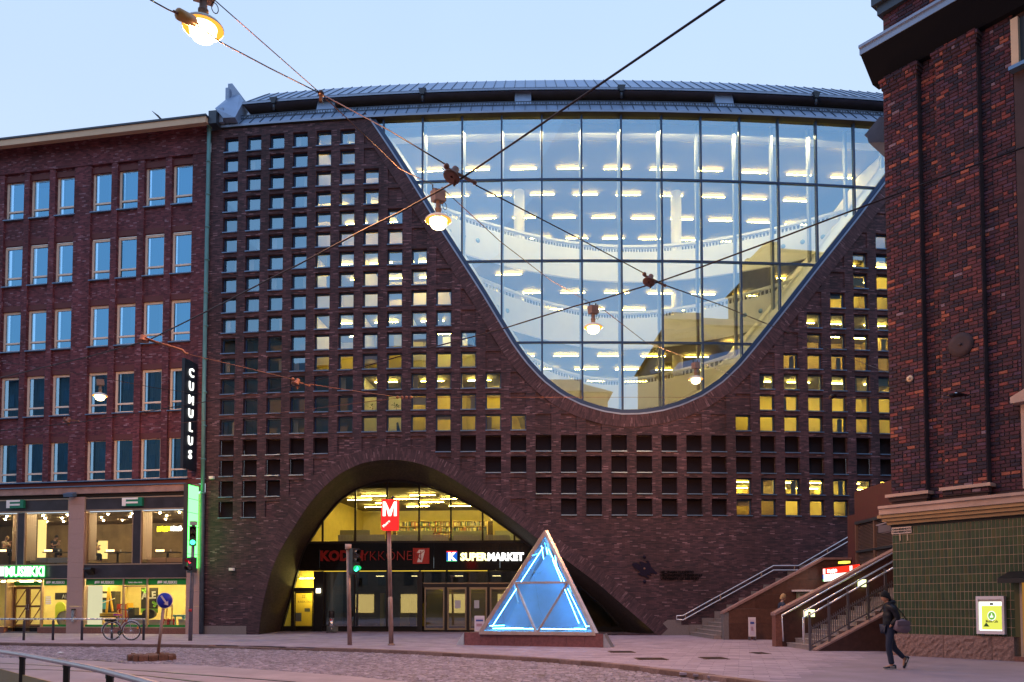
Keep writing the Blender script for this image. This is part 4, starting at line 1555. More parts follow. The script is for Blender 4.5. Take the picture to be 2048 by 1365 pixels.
# piers (front and sides), spandrels set back, frieze
edges = [XL] + [v for c in cols for v in c] + [0.0]
PR = .11
for i in range(0, len(edges), 2):
    x0, x1 = edges[i], edges[i + 1]
    wide = x1 - x0 > .9
    zt2 = zrow[0][1] + .42
    lq(m, x0, ZB_, x1, zt2, 0)
    m.face([bp(x0, ZB_, PR), bp(x0, ZB_, 0), bp(x0, zt2, 0), bp(x0, zt2, PR)], [(0, ZB_), (PR, ZB_), (PR, zt2), (0, zt2)])
    m.face([bp(x1, ZB_, 0), bp(x1, ZB_, PR), bp(x1, zt2, PR), bp(x1, zt2, 0)], [(0, ZB_), (PR, ZB_), (PR, zt2), (0, zt2)])
for x0, x1 in cols:
    zs = [ZB_] + [v for r in sorted(zrow) for v in r] + [zrow[0][1] + .42]
    for k in range(0, len(zs), 2):
        if zs[k + 1] - zs[k] > .02:
            lq(m, x0, zs[k], x1, zs[k + 1], PR)
    for z0, z1 in zrow:
        for xx in (x0, x1):
            m.face([bp(xx, z0, PR), bp(xx, z0, PR + .14), bp(xx, z1, PR + .14), bp(xx, z1, PR)], [(0, z0), (.14, z0), (.14, z1), (0, z1)])
        m.face([bp(x0, z1, PR), bp(x1, z1, PR), bp(x1, z1, PR + .14), bp(x0, z1, PR + .14)], [(x0, 0), (x1, 0), (x1, .14), (x0, .14)])
zf0 = zrow[0][1] + .42
lq(m, XL, zf0, 0, zf0 + .9, -.04)
m.face([bp(XL, zf0, -.04), bp(0, zf0, -.04), bp(0, zf0, .2), bp(XL, zf0, .2)], [(XL, 0), (0, 0), (0, .2), (XL, .2)])
for k in range(4):
    z0 = zf0 + .9 + k * (ZC - zf0 - .9) / 4
    z1 = zf0 + .9 + (k + 1) * (ZC - zf0 - .9) / 4
    lq(m, XL, z0, 0, z1, -.07 - .05 * k)
    m.face([bp(XL, z0, -.07 - .05 * k), bp(0, z0, -.07 - .05 * k), bp(0, z0, .1), bp(XL, z0, .1)], [(XL, 0), (0, 0), (0, .2), (XL, .2)])
m.build('brick_wall', BRK_L, off_b)
SOLD = M('soldier_course', (.105, .032, .036), .75, noise=.25, scale=6, stretch=(14, 14, 1))
m = MB()
for x0, x1 in cols:
    for z0, z1 in zrow:
        lbox(m, x0 + .002, x1 - .002, z1 + .003, z1 + .30, PR - .006, PR + .05)
o = m.build('brick_lintel', SOLD, off_b)
o['kind'] = 'stuff'
CREAM = M('cream_render', (.62, .47, .33), .7, noise=.1, scale=1.2)
ztop, zbot = lb(395, 234, -.8)[1], lb(395, 246.5, -.8)[1]
m = MB()
m.prism([bp(.15, zbot, -.8), bp(.15, ztop, -.8), bp(.15, ztop + .1, .5), bp(.15, ZC - .05, .0), bp(.15, ZC - .1, -.28)], LT * (XL - .15))
m.build('cornice', CREAM, off_b)
part('roof_edge', ZINC_D, XL, .2, ztop, ztop + .09, -.86, 1.5)
part('roof_vent', ZINC_D, lb(58, 272)[0], lb(97, 268)[0], ztop + .1, ztop + .35, .4, 1.2)
FRAME = M('greige_window_frame', (.72, .66, .58), .6, noise=.12, scale=4)
CURT = M('pale_curtain', (.26, .42, .58), .85)
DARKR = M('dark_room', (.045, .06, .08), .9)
WW, WH = wd, zrow[2][1] - zrow[2][0]
m = MB()
f1 = .12
zt3 = WH * .20
for lo_, hi_ in (((0, 0, 0), (f1, .1, WH)), ((WW - f1, 0, 0), (WW, .1, WH)), ((f1, 0, 0), (WW - f1, .1, f1 * .8)), ((f1, 0, WH - f1), (WW - f1, .1, WH)), ((f1, -.01, zt3), (WW - f1, .09, zt3 + .09))):
    m.boxm(I4, lo_, hi_)
me_of = m.data('window', FRAME)
GLASS_O = glass('office_glass', .42, (.45, .68, .88), (.24, .62, 1.0), .05)
me_p1 = MB().face([(f1 * .9, .05, zt3 + .08), (WW - f1 * .9, .05, zt3 + .08), (WW - f1 * .9, .05, WH - f1 * .9), (f1 * .9, .05, WH - f1 * .9)]).data('pane', GLASS_O)
me_p2 = MB().face([(f1 * .9, .05, f1 * .7), (WW - f1 * .9, .05, f1 * .7), (WW - f1 * .9, .05, zt3 + .01), (f1 * .9, .05, zt3 + .01)]).data('pane', GLASS_O)
me_sl = MB().boxm(I4, (-.04, -.24, -.06), (WW + .04, .0, -.012)).data('sill', STEEL_SILL)
me_cu = MB().mesh([(.22 + (WW - .24) * i / 14, .22 + .04 * (i % 2), z) for z in (.05, WH - .05) for i in range(15)], [(i, i + 1, 16 + i, 15 + i) for i in range(14)]).data('curtain', CURT)
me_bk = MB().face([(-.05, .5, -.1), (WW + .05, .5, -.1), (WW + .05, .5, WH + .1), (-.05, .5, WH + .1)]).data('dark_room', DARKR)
ro = random.Random(4)
for x0, x1 in cols:
    for r, (z0, z1) in enumerate(zrow):
        w = bpy.data.objects.new('window', me_of)
        put(w, off_b)
        w.matrix_basis = LM4 @ Matrix.Translation((x0, PR + .10, z0))
        for nm, me in (('pane', me_p1), ('pane', me_p2), ('sill', me_sl), ('curtain', me_cu), ('dark_room', me_bk)):
            c = bpy.data.objects.new(nm, me)
            COL.objects.link(c)
            c.parent = w
            if nm == 'pane':
                c.rotation_euler = (ro.gauss(0, .004), 0, ro.gauss(0, .004))
            if nm == 'curtain':
                u = ro.random()
                c.scale = (1, 1, ro.uniform(.5, .8) if u > .92 else 1)
                c.location = (ro.uniform(-.04, .08) if u > .15 else WW * ro.uniform(.3, .6), ro.uniform(0, .12), 0 if u <= .92 else WH * .25)
# drainpipe
COPPER = M('verdigris_copper', (.10, .27, .30), .6, .2, noise=.3, scale=3, stretch=(1, 1, .3))
pd = [(418.5, 258), (411, 620), (408, 780), (405.5, 985), (404, 1090), (402.5, 1268)]
m = MB()
q = [pl(x, y, bp(0, 0, -.16), LN) for x, y in pd]
top = [bp(-.15, ZC + .1, -.45), q[0] + Vector((0, 0, .15))]
m.tube(top + q[:4], .105, 10)
m.build('drainpipe', COPPER, off_b)
m = MB()
m.tube(q[3:], .115, 10)
m.build('drainpipe', M('painted_pipe', (.045, .07, .10), .5, noise=.3, scale=5), off_b)
for t_ in range(12):
    k = q[0].lerp(q[3], t_ / 11)
    MB().tube([k, k - Vector((0, 0, .07))], .13, 10).build('pipe_collar', COPPER, off_b)

# street floor -----------------------------------------------------
LED = M('weathered_stone', (.33, .22, .20), .7, noise=.25, scale=2)
def lrect(px0, py0, px1, py1, d):                            # photo rectangle on the plane at depth d -> x0,z0,x1,z1
    a, b = lb(px0, (py0 + py1) / 2, d)[0], lb(px1, (py0 + py1) / 2, d)[0]
    mx_ = (px0 + px1) / 2
    return a, lb(mx_, py1, d)[1], b, lb(mx_, py0, d)[1]
zz = lambda px, py, d=0.0: lb(px, py, d)[1]
xx = lambda px, py=1100, d=0.0: lb(px, py, d)[0]
part('sill_course', STEEL_SILL, XL, xx(378, 960), zz(300, 961), zz(300, 961) + .05, -.22, .1)
part('brick_band', SOLD, XL, 0, zz(300, 970), zz(300, 961.2), -.04, .1)
part('string_course', STEEL_SILL, XL, xx(376, 970), zz(300, 971.5), zz(300, 971.5) + .05, -.28, .1)
part('stone_band', LED, XL, xx(400, 980), zz(300, 985), zz(300, 971.8), -.18, .1)
part('shadow_gap', BLACK_M, XL, xx(374, 990), zz(270, 992), zz(300, 984.5), -.02, .25)
ZG = zz(270, 992)
pil = [(xx(139), xx(170)), (xx(376.5), -.02), (xx(-110), xx(-76))]
for x0, x1 in pil:
    z = 0.0
    hts = [.62, .8, .75, .75, .8, .75, .75, .8, .75, .75]
    k = 0
    while z < ZG - .05:
        h = min(hts[k], ZG - z)
        part('granite_block', GRANITE_P, x0, x1, z + .004, z + h - .004, -.12, .3)
        z += h
        k += 1
DKP = M('dark_slate_panel', (.035, .032, .042), .35, noise=.3, scale=1.5)
BRS = M('bronze_frame', (.42, .30, .22), .4, .5, noise=.1)
SHOPGL = glass('shopfront_glass', .07, (.95, .96, .93))
bays = [(pil[0][1], pil[1][0]), (pil[2][1], pil[0][0])]
zP1, zP0 = zz(270, 994), zz(270, 1020.5)
zW1, zW0 = zP0 - .02, zz(270, 1127.5)
zB1, zB0 = zW0 - .06, zz(270, 1156)
zS1, zS0 = zB0 - .05, zz(270, 1255.5)
for bi, (x0, x1) in enumerate(bays):
    part('sign_panel', DKP, x0 + .06, x1 - .06, zP0 + .06, zP1 - .06, -.08, .1)
    for a, b, c, d in ((x0, x1, zP0, zP0 + .06), (x0, x1, zP1 - .06, zP1), (x0, x0 + .06, zP0 + .06, zP1 - .06), (x1 - .06, x1, zP0 + .06, zP1 - .06)):
        part('panel_frame', BRS, a, b, c, d, -.11, .1)
    part('dark_band', DKP, x0, x1, zB0, zB1, -.05, .12)
    part('window_rail', BRS, x0, x1, zW0 - .06, zW0, -.07, .1)
    part('window_rail', BRS, x0, x1, zS1, zB0, -.07, .1)
mid_r = (xx(266), xx(281))
mid_l = (xx(35), xx(48))
for (x0, x1), (a, b) in zip(bays, (mid_r, mid_l)):
    part('window_post', DKP, a, b, zW0, zW1, -.02, .12)
    for e0, e1 in ((x0, a), (b, x1)):
        MB().face([bp(e0, zW0, .06), bp(e1, zW0, .06), bp(e1, zW1, .06), bp(e0, zW1, .06)]).build('glass_pane', SHOPGL, off_b)
        for u in (e0, e1 - .05):
            part('window_rail', BRS, u, u + .05, zW0, zW1, -.03, .1)
# lower shop windows of the right bay
part('plinth_stone', GRANITE_R, pil[0][1], pil[1][0], 0, zS0 - .02, -.08, .2)
part('window_rail', BRS, pil[0][1], pil[1][0], zS0 - .02, zS0 + .03, -.09, .1)
GREEN = M('green_window_film', (.01, .26, .035), .5)
zG0, zG1 = zz(270, 1170.5), zS1
xr_ = [pil[0][1] + .04, xx(249), xx(296.5), pil[1][0] - .03]
WTXT = M('white_film', (.85, .85, .85), .5)
def ltext(name, body, mat, px0, ybase, cap, parent, d, **kw):
    x, z = lb(px0, ybase, d)
    p = bp(x, z, d)
    return text(name, body, mat, frame(p, LT, (0, 0, 1)), cap * p.y / F / .69, parent, **kw)
def flag_f(px0, py0, px1, py1, d, mat, parent):
    x0, z0, x1, z1 = lrect(px0, py0, px1, py1, d)
    h, w = z1 - z0, x1 - x0
    sk = h * .18
    pts = [(0, 0), (sk * 1.0, h), (w, h), (w - .02, h * .68), (w * .32, h * .68), (w * .30, h * .52), (w * .98, h * .52), (w * .95, h * .2), (w * .25, h * .2), (w * .22, 0)]
    bm = bmesh.new()
    f = bm.faces.new([bm.verts.new(bp(x0 + a, z0 + b, d)) for a, b in pts])
    bmesh.ops.triangulate(bm, faces=[f])
    me = bpy.data.meshes.new('flag_mark')
    bm.to_mesh(me)
    bm.free()
    me.materials.append(mat)
    return put(bpy.data.objects.new('flag_mark', me), parent)
for i, (a, b) in enumerate(zip(xr_, xr_[1:])):
    pane = MB().face([bp(a, zS0 + .03, .05), bp(b, zS0 + .03, .05), bp(b, zS1, .05), bp(a, zS1, .05)]).build('glass_pane', SHOPGL, off_b)
    part('green_film', GREEN, a + .03, b - .03, zG0, zG1, .035, .045, pane)
    part('green_film', GREEN, a + .03, b - .03, zS0 + .03, zS0 + .14, .035, .045, pane)
    if i:
        part('window_rail', BRS, a - .035, a + .035, zS0, zS1, -.05, .1)
    if i == 0:
        flag_f(189, 1162.5, 199.5, 1168, .03, WTXT, pane)
        ltext('lettering', 'MUSIIKKI', WTXT, 201.5, 1168, 5.4, pane, .03, extrude=.002, bold=.006, sx=.95)
    if i == 1:
        ltext('lettering', 'Soitto alkaa t\u00e4st\u00e4.', WTXT, 256.5, 1166.5, 3.0, pane, .03, extrude=.002, bold=.003, sx=1.02)
    if i == 2:
        flag_f(314.5, 1162, 325, 1167.5, .03, WTXT, pane)
        ltext('lettering', 'MUSIIKKI', WTXT, 327, 1167.7, 5.4, pane, .03, extrude=.002, bold=.006, sx=.95)
part('window_rail', BRS, pil[0][1], pil[0][1] + .05, zS0, zS1, -.07, .1)
part('window_rail', BRS, pil[1][0] - .05, pil[1][0], zS0, zS1, -.07, .1)
part('door_transom', BRS, xr_[1], xr_[2], zz(270, 1174), zz(270, 1172), -.04, .1)
# left bay: narrow window, door, display window
xa, xb = xx(87.5), pil[0][0]
part('plinth_stone', GRANITE_R, xx(81), pil[0][0], 0, zS0 - .02, -.08, .2)
pane = MB().face([bp(xa, zS0, .05), bp(xb, zS0, .05), bp(xb, zS1, .05), bp(xa, zS1, .05)]).build('glass_pane', SHOPGL, off_b)
part('green_film', GREEN, xa + .03, xb - .03, zG0, zG1, .035, .045, pane)
part('green_film', GREEN, xa + .03, xb - .03, zS0 + .03, zS0 + .14, .035, .045, pane)
flag_f(92, 1162.5, 101.5, 1168, .03, WTXT, pane)
ltext('lettering', 'MUSIIKKI', WTXT, 103.5, 1168, 5.2, pane, .03, extrude=.002, bold=.006, sx=.95)
for k, (y0, y1) in enumerate(((1193, 1196), (1197.5, 1200.5), (1202, 1205), (1206, 1209))):
    x0, z0, x1, z1 = lrect(91.5, y0, 102, y1, .03)
    part('window_notice', WTXT, x0, x1, z0, z1, .025, .032, pane)
part('window_rail', BRS, xa - .06, xa, zS0, zS1, -.07, .1)
part('window_rail', BRS, xb - .05, xb, zS0, zS1, -.07, .1)
part('window_rail', BRS, xa, xb, zS0 - .02, zS0 + .03, -.09, .1)
DW = M('brown_door_wood', (.14, .065, .03), .5, noise=.3, scale=5, stretch=(6, 6, 1))
d0, d1 = xx(28, 1200, .5), xx(86, 1200, .5)
zD1 = zz(60, 1173.5, .5)
zD0 = zz(60, 1252, .5)
for k in range(2):
    a = d0 + (d1 - d0) * k / 2 + .01
    b = d0 + (d1 - d0) * (k + 1) / 2 - .01
    door = part('shop_door', DW, a, a + .12, .05, zD1, .46, .54)
    for q_ in ((b - .12, b, .05, zD1), (a + .12, b - .12, zD1 - .14, zD1), (a + .12, b - .12, zD0 - .02, zD0 + .08), (a + .12, b - .12, (zD0 + zD1) / 2 - .06, (zD0 + zD1) / 2 + .04)):
        part('door_stile', DW, *q_, .46, .54, door)
    part('kick_plate', BLACK, a + .12, b - .12, .05, zD0, .47, .53, door)
    mz = (zD0 + zD1) / 2
    for z0, z1 in ((zD0 + .08, mz - .06), (mz + .04, zD1 - .14)):
        m = MB()
        m.bar(bp(a + .12, z0, .49), bp(b - .12, z1, .49), .04, .04)
        m.build('door_brace', DW, door)
    MB().face([bp(a + .1, zD0, .51), bp(b - .1, zD0, .51), bp(b - .1, zD1 - .1, .51), bp(a + .1, zD1 - .1, .51)]).build('door_glass', SHOPGL, door)
    MB().bar(bp(b - .06 if k == 0 else a + .06, mz - .25, .43), bp(b - .06 if k == 0 else a + .06, mz + .1, .43), .03).build('handle', STEEL, door)
part('door_head', GREEN, d0, d1, zD1 + .05, zz(60, 1164, .5), .47, .52)
part('door_post', BRS, d0 - .1, d0, .05, zS1, .42, .55)
part('door_step', GRANITE_G, xx(-5), xx(81), 0, .06, .0, 1.0)
part('display_frame', BRS, xx(14), xx(16.5), zS0, zS1, -.05, .6)
MB().face([bp(pil[2][1], zS0, .05), bp(xx(14), zS0, .05), bp(xx(14), zS1, .05), bp(pil[2][1], zS1, .05)]).build('glass_pane', SHOPGL, off_b)
part('plinth_stone', GRANITE_R, pil[2][1], xx(14), 0, zS0, -.08, .2)
# rooms: bright shop below, dim restaurant above
SHW = M('shop_wall', (.80, .70, .34), .8, noise=.06)
SHF_ = M('shop_floor', (.45, .32, .14), .6)
m = MB()
RX0, RX1 = XL, -.05
def lface(m, *c): m.face([bp(*q) for q in c])
lface(m, (RX0, 0, 4.2), (RX1, 0, 4.2), (RX1, zS1, 4.2), (RX0, zS1, 4.2))
lface(m, (RX1, 0, .2), (RX1, 0, 4.2), (RX1, zS1, 4.2), (RX1, zS1, .2))
lface(m, (xx(154), 0, .35), (xx(154), 0, 4.2), (xx(154), zS1, 4.2), (xx(154), zS1, .35))
m.build('shop_wall', SHW, off_b)
m = MB()
lface(m, (RX0, zS1 + .03, .2), (RX1, zS1 + .03, .2), (RX1, zS1 + .03, 4.2), (RX0, zS1 + .03, 4.2))
m.build('shop_ceiling', SHW, off_b)
m = MB()
lface(m, (RX0, .3, .2), (RX1, .3, .2), (RX1, .3, 4.2), (RX0, .3, 4.2))
m.build('shop_floor', SHF_, off_b)
SPOT = emis('shop_spot', (1, .80, .34), 62)
x = RX1 - .5
while x > xx(-60):
    for d in (.6, 2.4):
        part('shop_light', SPOT, x - .38, x + .38, zS1 - .10, zS1 - .05, d, d + .1)
    x -= 1.15
RSW = M('restaurant_wall', (.20, .14, .08), .8, noise=.3, scale=1)
m = MB()
lface(m, (RX0, zW0 - .3, 6), (RX1, zW0 - .3, 6), (RX1, zW1, 6), (RX0, zW1, 6))
lface(m, (RX1, zW0 - .3, .2), (RX1, zW0 - .3, 6), (RX1, zW1, 6), (RX1, zW1, .2))
lface(m, (RX0, zW1 - .02, .13), (RX1, zW1 - .02, .13), (RX1, zW1 - .02, 6), (RX0, zW1 - .02, 6))
lface(m, (RX0, zW0 + .05, .13), (RX1, zW0 + .05, .13), (RX1, zW0 + .05, 6), (RX0, zW0 + .05, 6))
m.build('restaurant_wall', RSW, off_b)
RLAMP = emis('restaurant_lamp', (1, .76, .40), 420)
rl = random.Random(8)
x = RX1 - .8
while x > xx(-60):
    for d in (.9, 2.2, 3.8):
        MB().lathe([(.001, 0), (.04, 0), (.04, .05)], bp(x + rl.uniform(-.3, .3), zW1 - .07, d), 8).build('ceiling_spot', RLAMP, off_b)
    x -= 1.3
GLOWL = emis('lit_screen_wall', (1, .70, .22), 1.5)
for px0, px1, y0, y1, d in ((75, 90, 1040, 1122, 2.6), (195, 213, 1082, 1118, 2.8)):
    x0, z0, x1, z1 = lrect(px0, y0, px1, y1, d)
    part('lit_panel', GLOWL, x0, x1, z0, z1, d, d + .1)
LACE = M('light_curtain', (.80, .66, .58), .9)
t_ = LACE.node_tree
tr_ = nd(t_, 'ShaderNodeBsdfTranslucent', Color=(.85, .72, .62, 1))
mx_s = nd(t_, 'ShaderNodeMixShader')
mx_s.inputs[0].default_value = .6
t_.links.new(t_.nodes['Principled BSDF'].outputs[0], mx_s.inputs[1])
t_.links.new(tr_.outputs[0], mx_s.inputs[2])
t_.links.new(mx_s.outputs[0], t_.nodes['Material Output'].inputs[0])
for px0, px1 in ((27, 34), (50, 75), (176, 195), (283, 306)):
    a, b = xx(px0, 1075, .3), xx(px1, 1075, .3)
    n = 12
    MB().mesh([(bp(a + (b - a) * i / n, z, .22 + .05 * (i % 2))) for z in (zW0 + .22, zW1 - .05) for i in range(n + 1)], [(i, i + 1, n + 2 + i, n + 1 + i) for i in range(n)]).build('curtain', LACE, off_b)
for px0, px1, mt in ((62, 94, WHITE), (96, 135, WHITE), (296, 332, CREAM), (334, 366, CREAM)):
    x0, z0, x1, z1 = lrect(px0, 1116, px1, 1126, .5)
    part('radiator_cover', mt, x0, x1, z0, z1, .45, .5)

# things behind the shop glass ------------------------------------
def obj1(name, label, cat, mesh, mat, group=None):
    return tag(mesh.build(name, mat), label, cat, group)
FL = .3
def at_shop(px, d): return xx(px, 1220, d)
AMBER = M('amber_plastic', (.75, .42, .02), .5)
REDA = M('red_amp_cloth', (.35, .03, .02), .7)
BLKP = M('black_plastic', (.02, .02, .022), .4)
CRM = M('cream_lacquer', (.85, .76, .55), .3)
REDL = M('red_lacquer', (.55, .03, .02), .25)
SKY = M('sky_blue_paint', (.08, .35, .60), .4)
def guitar(px, d, body_m, lean, label):
    x = at_shop(px, d)
    t = thing('electric_guitar', label, 'guitar', bp(x, FL, d), 'electric guitars in the shop window')
    Mg = LM4 @ Matrix.Translation((x, d, FL)) @ Matrix.Rotation(lean, 4, 'Y')
    out = [(-.16, .02), (-.20, .14), (-.16, .25), (-.19, .36), (-.14, .46), (-.07, .42), (.03, .40), (.10, .50), (.16, .40), (.13, .26), (.19, .15), (.15, .02), (0, -.02)]
    MB().prism([Mg @ Vector((a, 0, b)) for a, b in out], (Mg.to_3x3() @ Vector((0, .05, 0)))).build('body', body_m, t)
    MB().prism([Mg @ Vector((a, -.008, b)) for a, b in ((-.10, .10), (-.08, .36), (.06, .38), (.08, .16), (.02, .06))], Mg.to_3x3() @ Vector((0, .006, 0))).build('pickguard', CRM, t)
    MB().boxm(Mg, (-.03, -.015, .34), (.03, .02, 1.02)).build('neck', M('maple_neck', (.72, .46, .16), .4), t)
    MB().boxm(Mg, (-.05, -.01, 1.02), (.04, .02, 1.2)).build('headstock', CRM, t)
guitar(239, .8, CRM, .12, 'cream electric guitar leaning right against the red amplifier')
guitar(331, .7, REDL, .10, 'slimmer red electric guitar left of the other behind the arrow sign')
guitar(343, .6, REDL, .04, 'red electric guitar with white front beside the blue bench')
t = thing('amplifier', 'tall red cloth guitar amplifier behind the cream guitar', 'amplifier', bp(at_shop(243, 1.4), FL, 1.4))
x = at_shop(243, 1.4)
part('cabinet', REDA, x - .28, x + .32, FL, FL + 1.25, 1.4, 1.8, t)
MB().lathe([(.001, -.02), (.10, -.02), (.11, 0)], bp(x - .12, FL + .85, 1.39), 14, Matrix.Rotation(PI / 2, 3, 'X')).build('badge', CRM, t)
part('side_trim', AMBER, x + .33, x + .42, FL, FL + 1.3, 1.35, 1.8, t)
t = thing('amplifier', 'black stacked amplifier standing in the middle shop window', 'amplifier', bp(at_shop(262, 1.2), FL, 1.2))
x = at_shop(262, 1.2)
part('cabinet', BLKP, x - .2, x + .22, FL, FL + .55, 1.2, 1.6, t)
part('amp_head', BLKP, x - .18, x + .2, FL + .57, FL + 1.05, 1.22, 1.6, t)
part('badge', SKY, x - .1, x + .1, FL + 1.0, FL + 1.03, 1.2, 1.22, t)
x0, z0, x1, z1 = lrect(194, 1227, 235, 1233, .8)
t = thing('keyboard', 'yellow boxed keyboard lying on a black stand in left shop window', 'keyboard', bp((x0 + x1) / 2, FL, .8))
part('keyboard_box', AMBER, x0, x1, z0, z1, .7, 1.0, t)
part('stand_top', BLKP, x0, x1, z0 - .06, z0, .7, 1.1, t)
part('leg', BLKP, x0 + .05, x0 + .1, FL, z0 - .06, .8, .85, t)
part('leg', BLKP, x1 - .1, x1 - .05, FL, z0 - .06, .8, .85, t)
t = thing('display_easel', 'yellow wooden display easel in front of the dark drum case', 'easel', bp(at_shop(217, 1.2), FL, 1.2))
x = at_shop(216, 1.2)
zb2 = FL + .75
MB().bar(bp(x - .05, zb2, 1.15), bp(x + .02, zb2 + 1.4, 1.2), .09).build('leg', AMBER, t)
MB().bar(bp(x + .32, zb2 + .1, 1.15), bp(x + .02, zb2 + 1.4, 1.2), .08).build('leg', AMBER, t)
MB().bar(bp(x - .3, zb2 + .55, 1.12), bp(x + .45, zb2 + .8, 1.12), .04).build('crossbar', CRM, t)
x0, z0, x1, z1 = lrect(203, 1183, 229, 1226, 1.7)
t = thing('display_case', 'tall black case with blue panel behind the yellow easel', 'case', bp((x0 + x1) / 2, FL, 1.7))
part('case_body', BLKP, x0, x1, z0, z1, 1.7, 2.2, t)
part('case_panel', SKY, x0 + .08, x0 + .35, z0 + .2, z1 - .5, 1.67, 1.69, t)
part('case_label', WTXT, x0 + .05, x1 - .2, z1 - .35, z1 - .12, 1.67, 1.69, t)
part('display_column', emis('glow_painted_column', (1, .93, .58), .85), xx(174.5, 1210, .4), xx(192, 1210, .4), zS0, zG0, .4, .9)  # white column; its glow stands in for shop light on the front
def poster(px0, py0, px1, py1, d, label, ale, mt):
    x0, z0, x1, z1 = lrect(px0, py0, px1, py1, d)
    t = thing('sale_poster', label, 'poster', bp((x0 + x1) / 2, z0, d))
    part('poster_sheet', mt, x0, x1, z0, z1, d, d + .02, t)
    if ale == 'big':
        p = bp(x0 + .05, z0 + (z1 - z0) * .55, d - .01)
        text('lettering', 'ALE', WTXT, frame(p, (LT + Vector((0, 0, .1))), (0, 0, 1)), (x1 - x0) * .52, t, extrude=.004, bold=.02)
        for a, b in ((.12, .92), (.3, .95), (.25, .84), (.75, .42), (.9, .36), (.82, .28)):
            MB().lathe([(.001, 0), (.08, 0), (.08, .01)], bp(x0 + (x1 - x0) * a, z0 + (z1 - z0) * b, d - .02), 12, Matrix.Rotation(PI / 2, 3, 'X')).build('green_dot', M('lime_dot', (.25, .6, .05), .5), t)
        part('poster_foot', M('lime_band', (.22, .55, .04), .5), x0, x1, z0, z0 + .22, d - .008, d - .002, t)
    else:
        text('lettering', 'ALE', WTXT, frame(bp(x0 + (x1 - x0) * .55, z0 + .08, d - .01), LT, (0, 0, 1)), (z1 - z0) * .75, t, extrude=.004, bold=.008)
CHAR = M('charcoal_poster', (.045, .04, .03), .6)
poster(282, 1176, 316, 1226, .9, 'large charcoal sale poster with green dots across the middle window bar', 'big', CHAR)
poster(110, 1186, 136, 1200, .7, 'small charcoal sale poster hung in the narrow window beside the doors', 'small', CHAR)
t = thing('bass_drum', 'white bass drum at the bottom of the narrow shop window', 'drum', bp(at_shop(134, .7), FL, .7))
x = at_shop(133, .7)
MB().lathe([(.001, 0), (.40, 0), (.42, .02), (.42, .35)], bp(x, FL + .45, .6), 20, Matrix.Rotation(-PI / 2, 3, 'X')).build('drum_shell', CRM, t)
MB().lathe([(.40, -.02), (.44, -.02), (.44, .04), (.40, .04)], bp(x, FL + .45, .6), 20, Matrix.Rotation(-PI / 2, 3, 'X')).build('drum_hoop', BLKP, t)
MB().lathe([(.001, -.01), (.07, -.01), (.07, .0)], bp(x, FL + .40, .595), 10, Matrix.Rotation(-PI / 2, 3, 'X')).build('badge', AMBER, t)
x0, z0, x1, z1 = lrect(110, 1204, 129, 1240, 1.4)
m = MB()
pts = [(x0, z0), (x1, z0), (x1, z1 - .3)] + [((x0 + x1) / 2 + (x1 - x0) / 2 * math.cos(a), z1 - .3 + .3 * math.sin(a)) for a in [PI * i / 10 for i in range(1, 10)]] + [(x0, z1 - .3)]
m.prism([bp(a, b, 1.4) for a, b in pts], LN * .08)
obj1('arched_board', 'arched lime green display board behind the narrow shop window', 'display board', m, M('lime_board', (.50, .62, .05), .6))
x0, z0, x1, z1 = lrect(342, 1230, 368, 1234, .8)
t = thing('blue_bench', 'pale blue bench with one leg in the right shop window', 'bench', bp((x0 + x1) / 2, FL, .8))
part('bench_top', SKY, x0, x1, z0, z1, .8, 1.2, t)
part('leg', SKY, x1 - .12, x1, FL, z0, .8, .9, t)
part('leg', SKY, x0, x0 + .05, FL, z0, 1.1, 1.2, t)
t = thing('storage_box', 'small white box at the right end of the shop window', 'box', bp(at_shop(370, .6), FL, .6))
x = at_shop(369, .6)
part('box_body', WHITE, x - .26, x + .2, FL, FL + .40, .5, .8, t)
part('box_lid', WHITE, x - .28, x + .22, FL + .40, FL + .45, .48, .82, t)
t = thing('display_plinth', 'long low white plinth holding a black and white guitar case', 'plinth', bp(at_shop(272, .6), FL, .6))
part('plinth_top', WHITE, xx(255, 1240, .5), xx(322, 1240, .5), FL + .1, FL + .42, .5, .9, t)
m = MB()
xq = at_shop(290, .6)
m.prism([bp(xq + a, FL + .46 + b, .62) for a, b in [(-.95, .02), (-.95, .16), (-.2, .22)] + [(.18 + .40 * math.cos(k), .26 + .26 * math.sin(k)) for k in [PI * .8 - i * PI * .16 for i in range(10)]]], LN * .15)
obj1('guitar_case', 'black guitar case lying on the long white plinth', 'guitar case', m, BLKP)
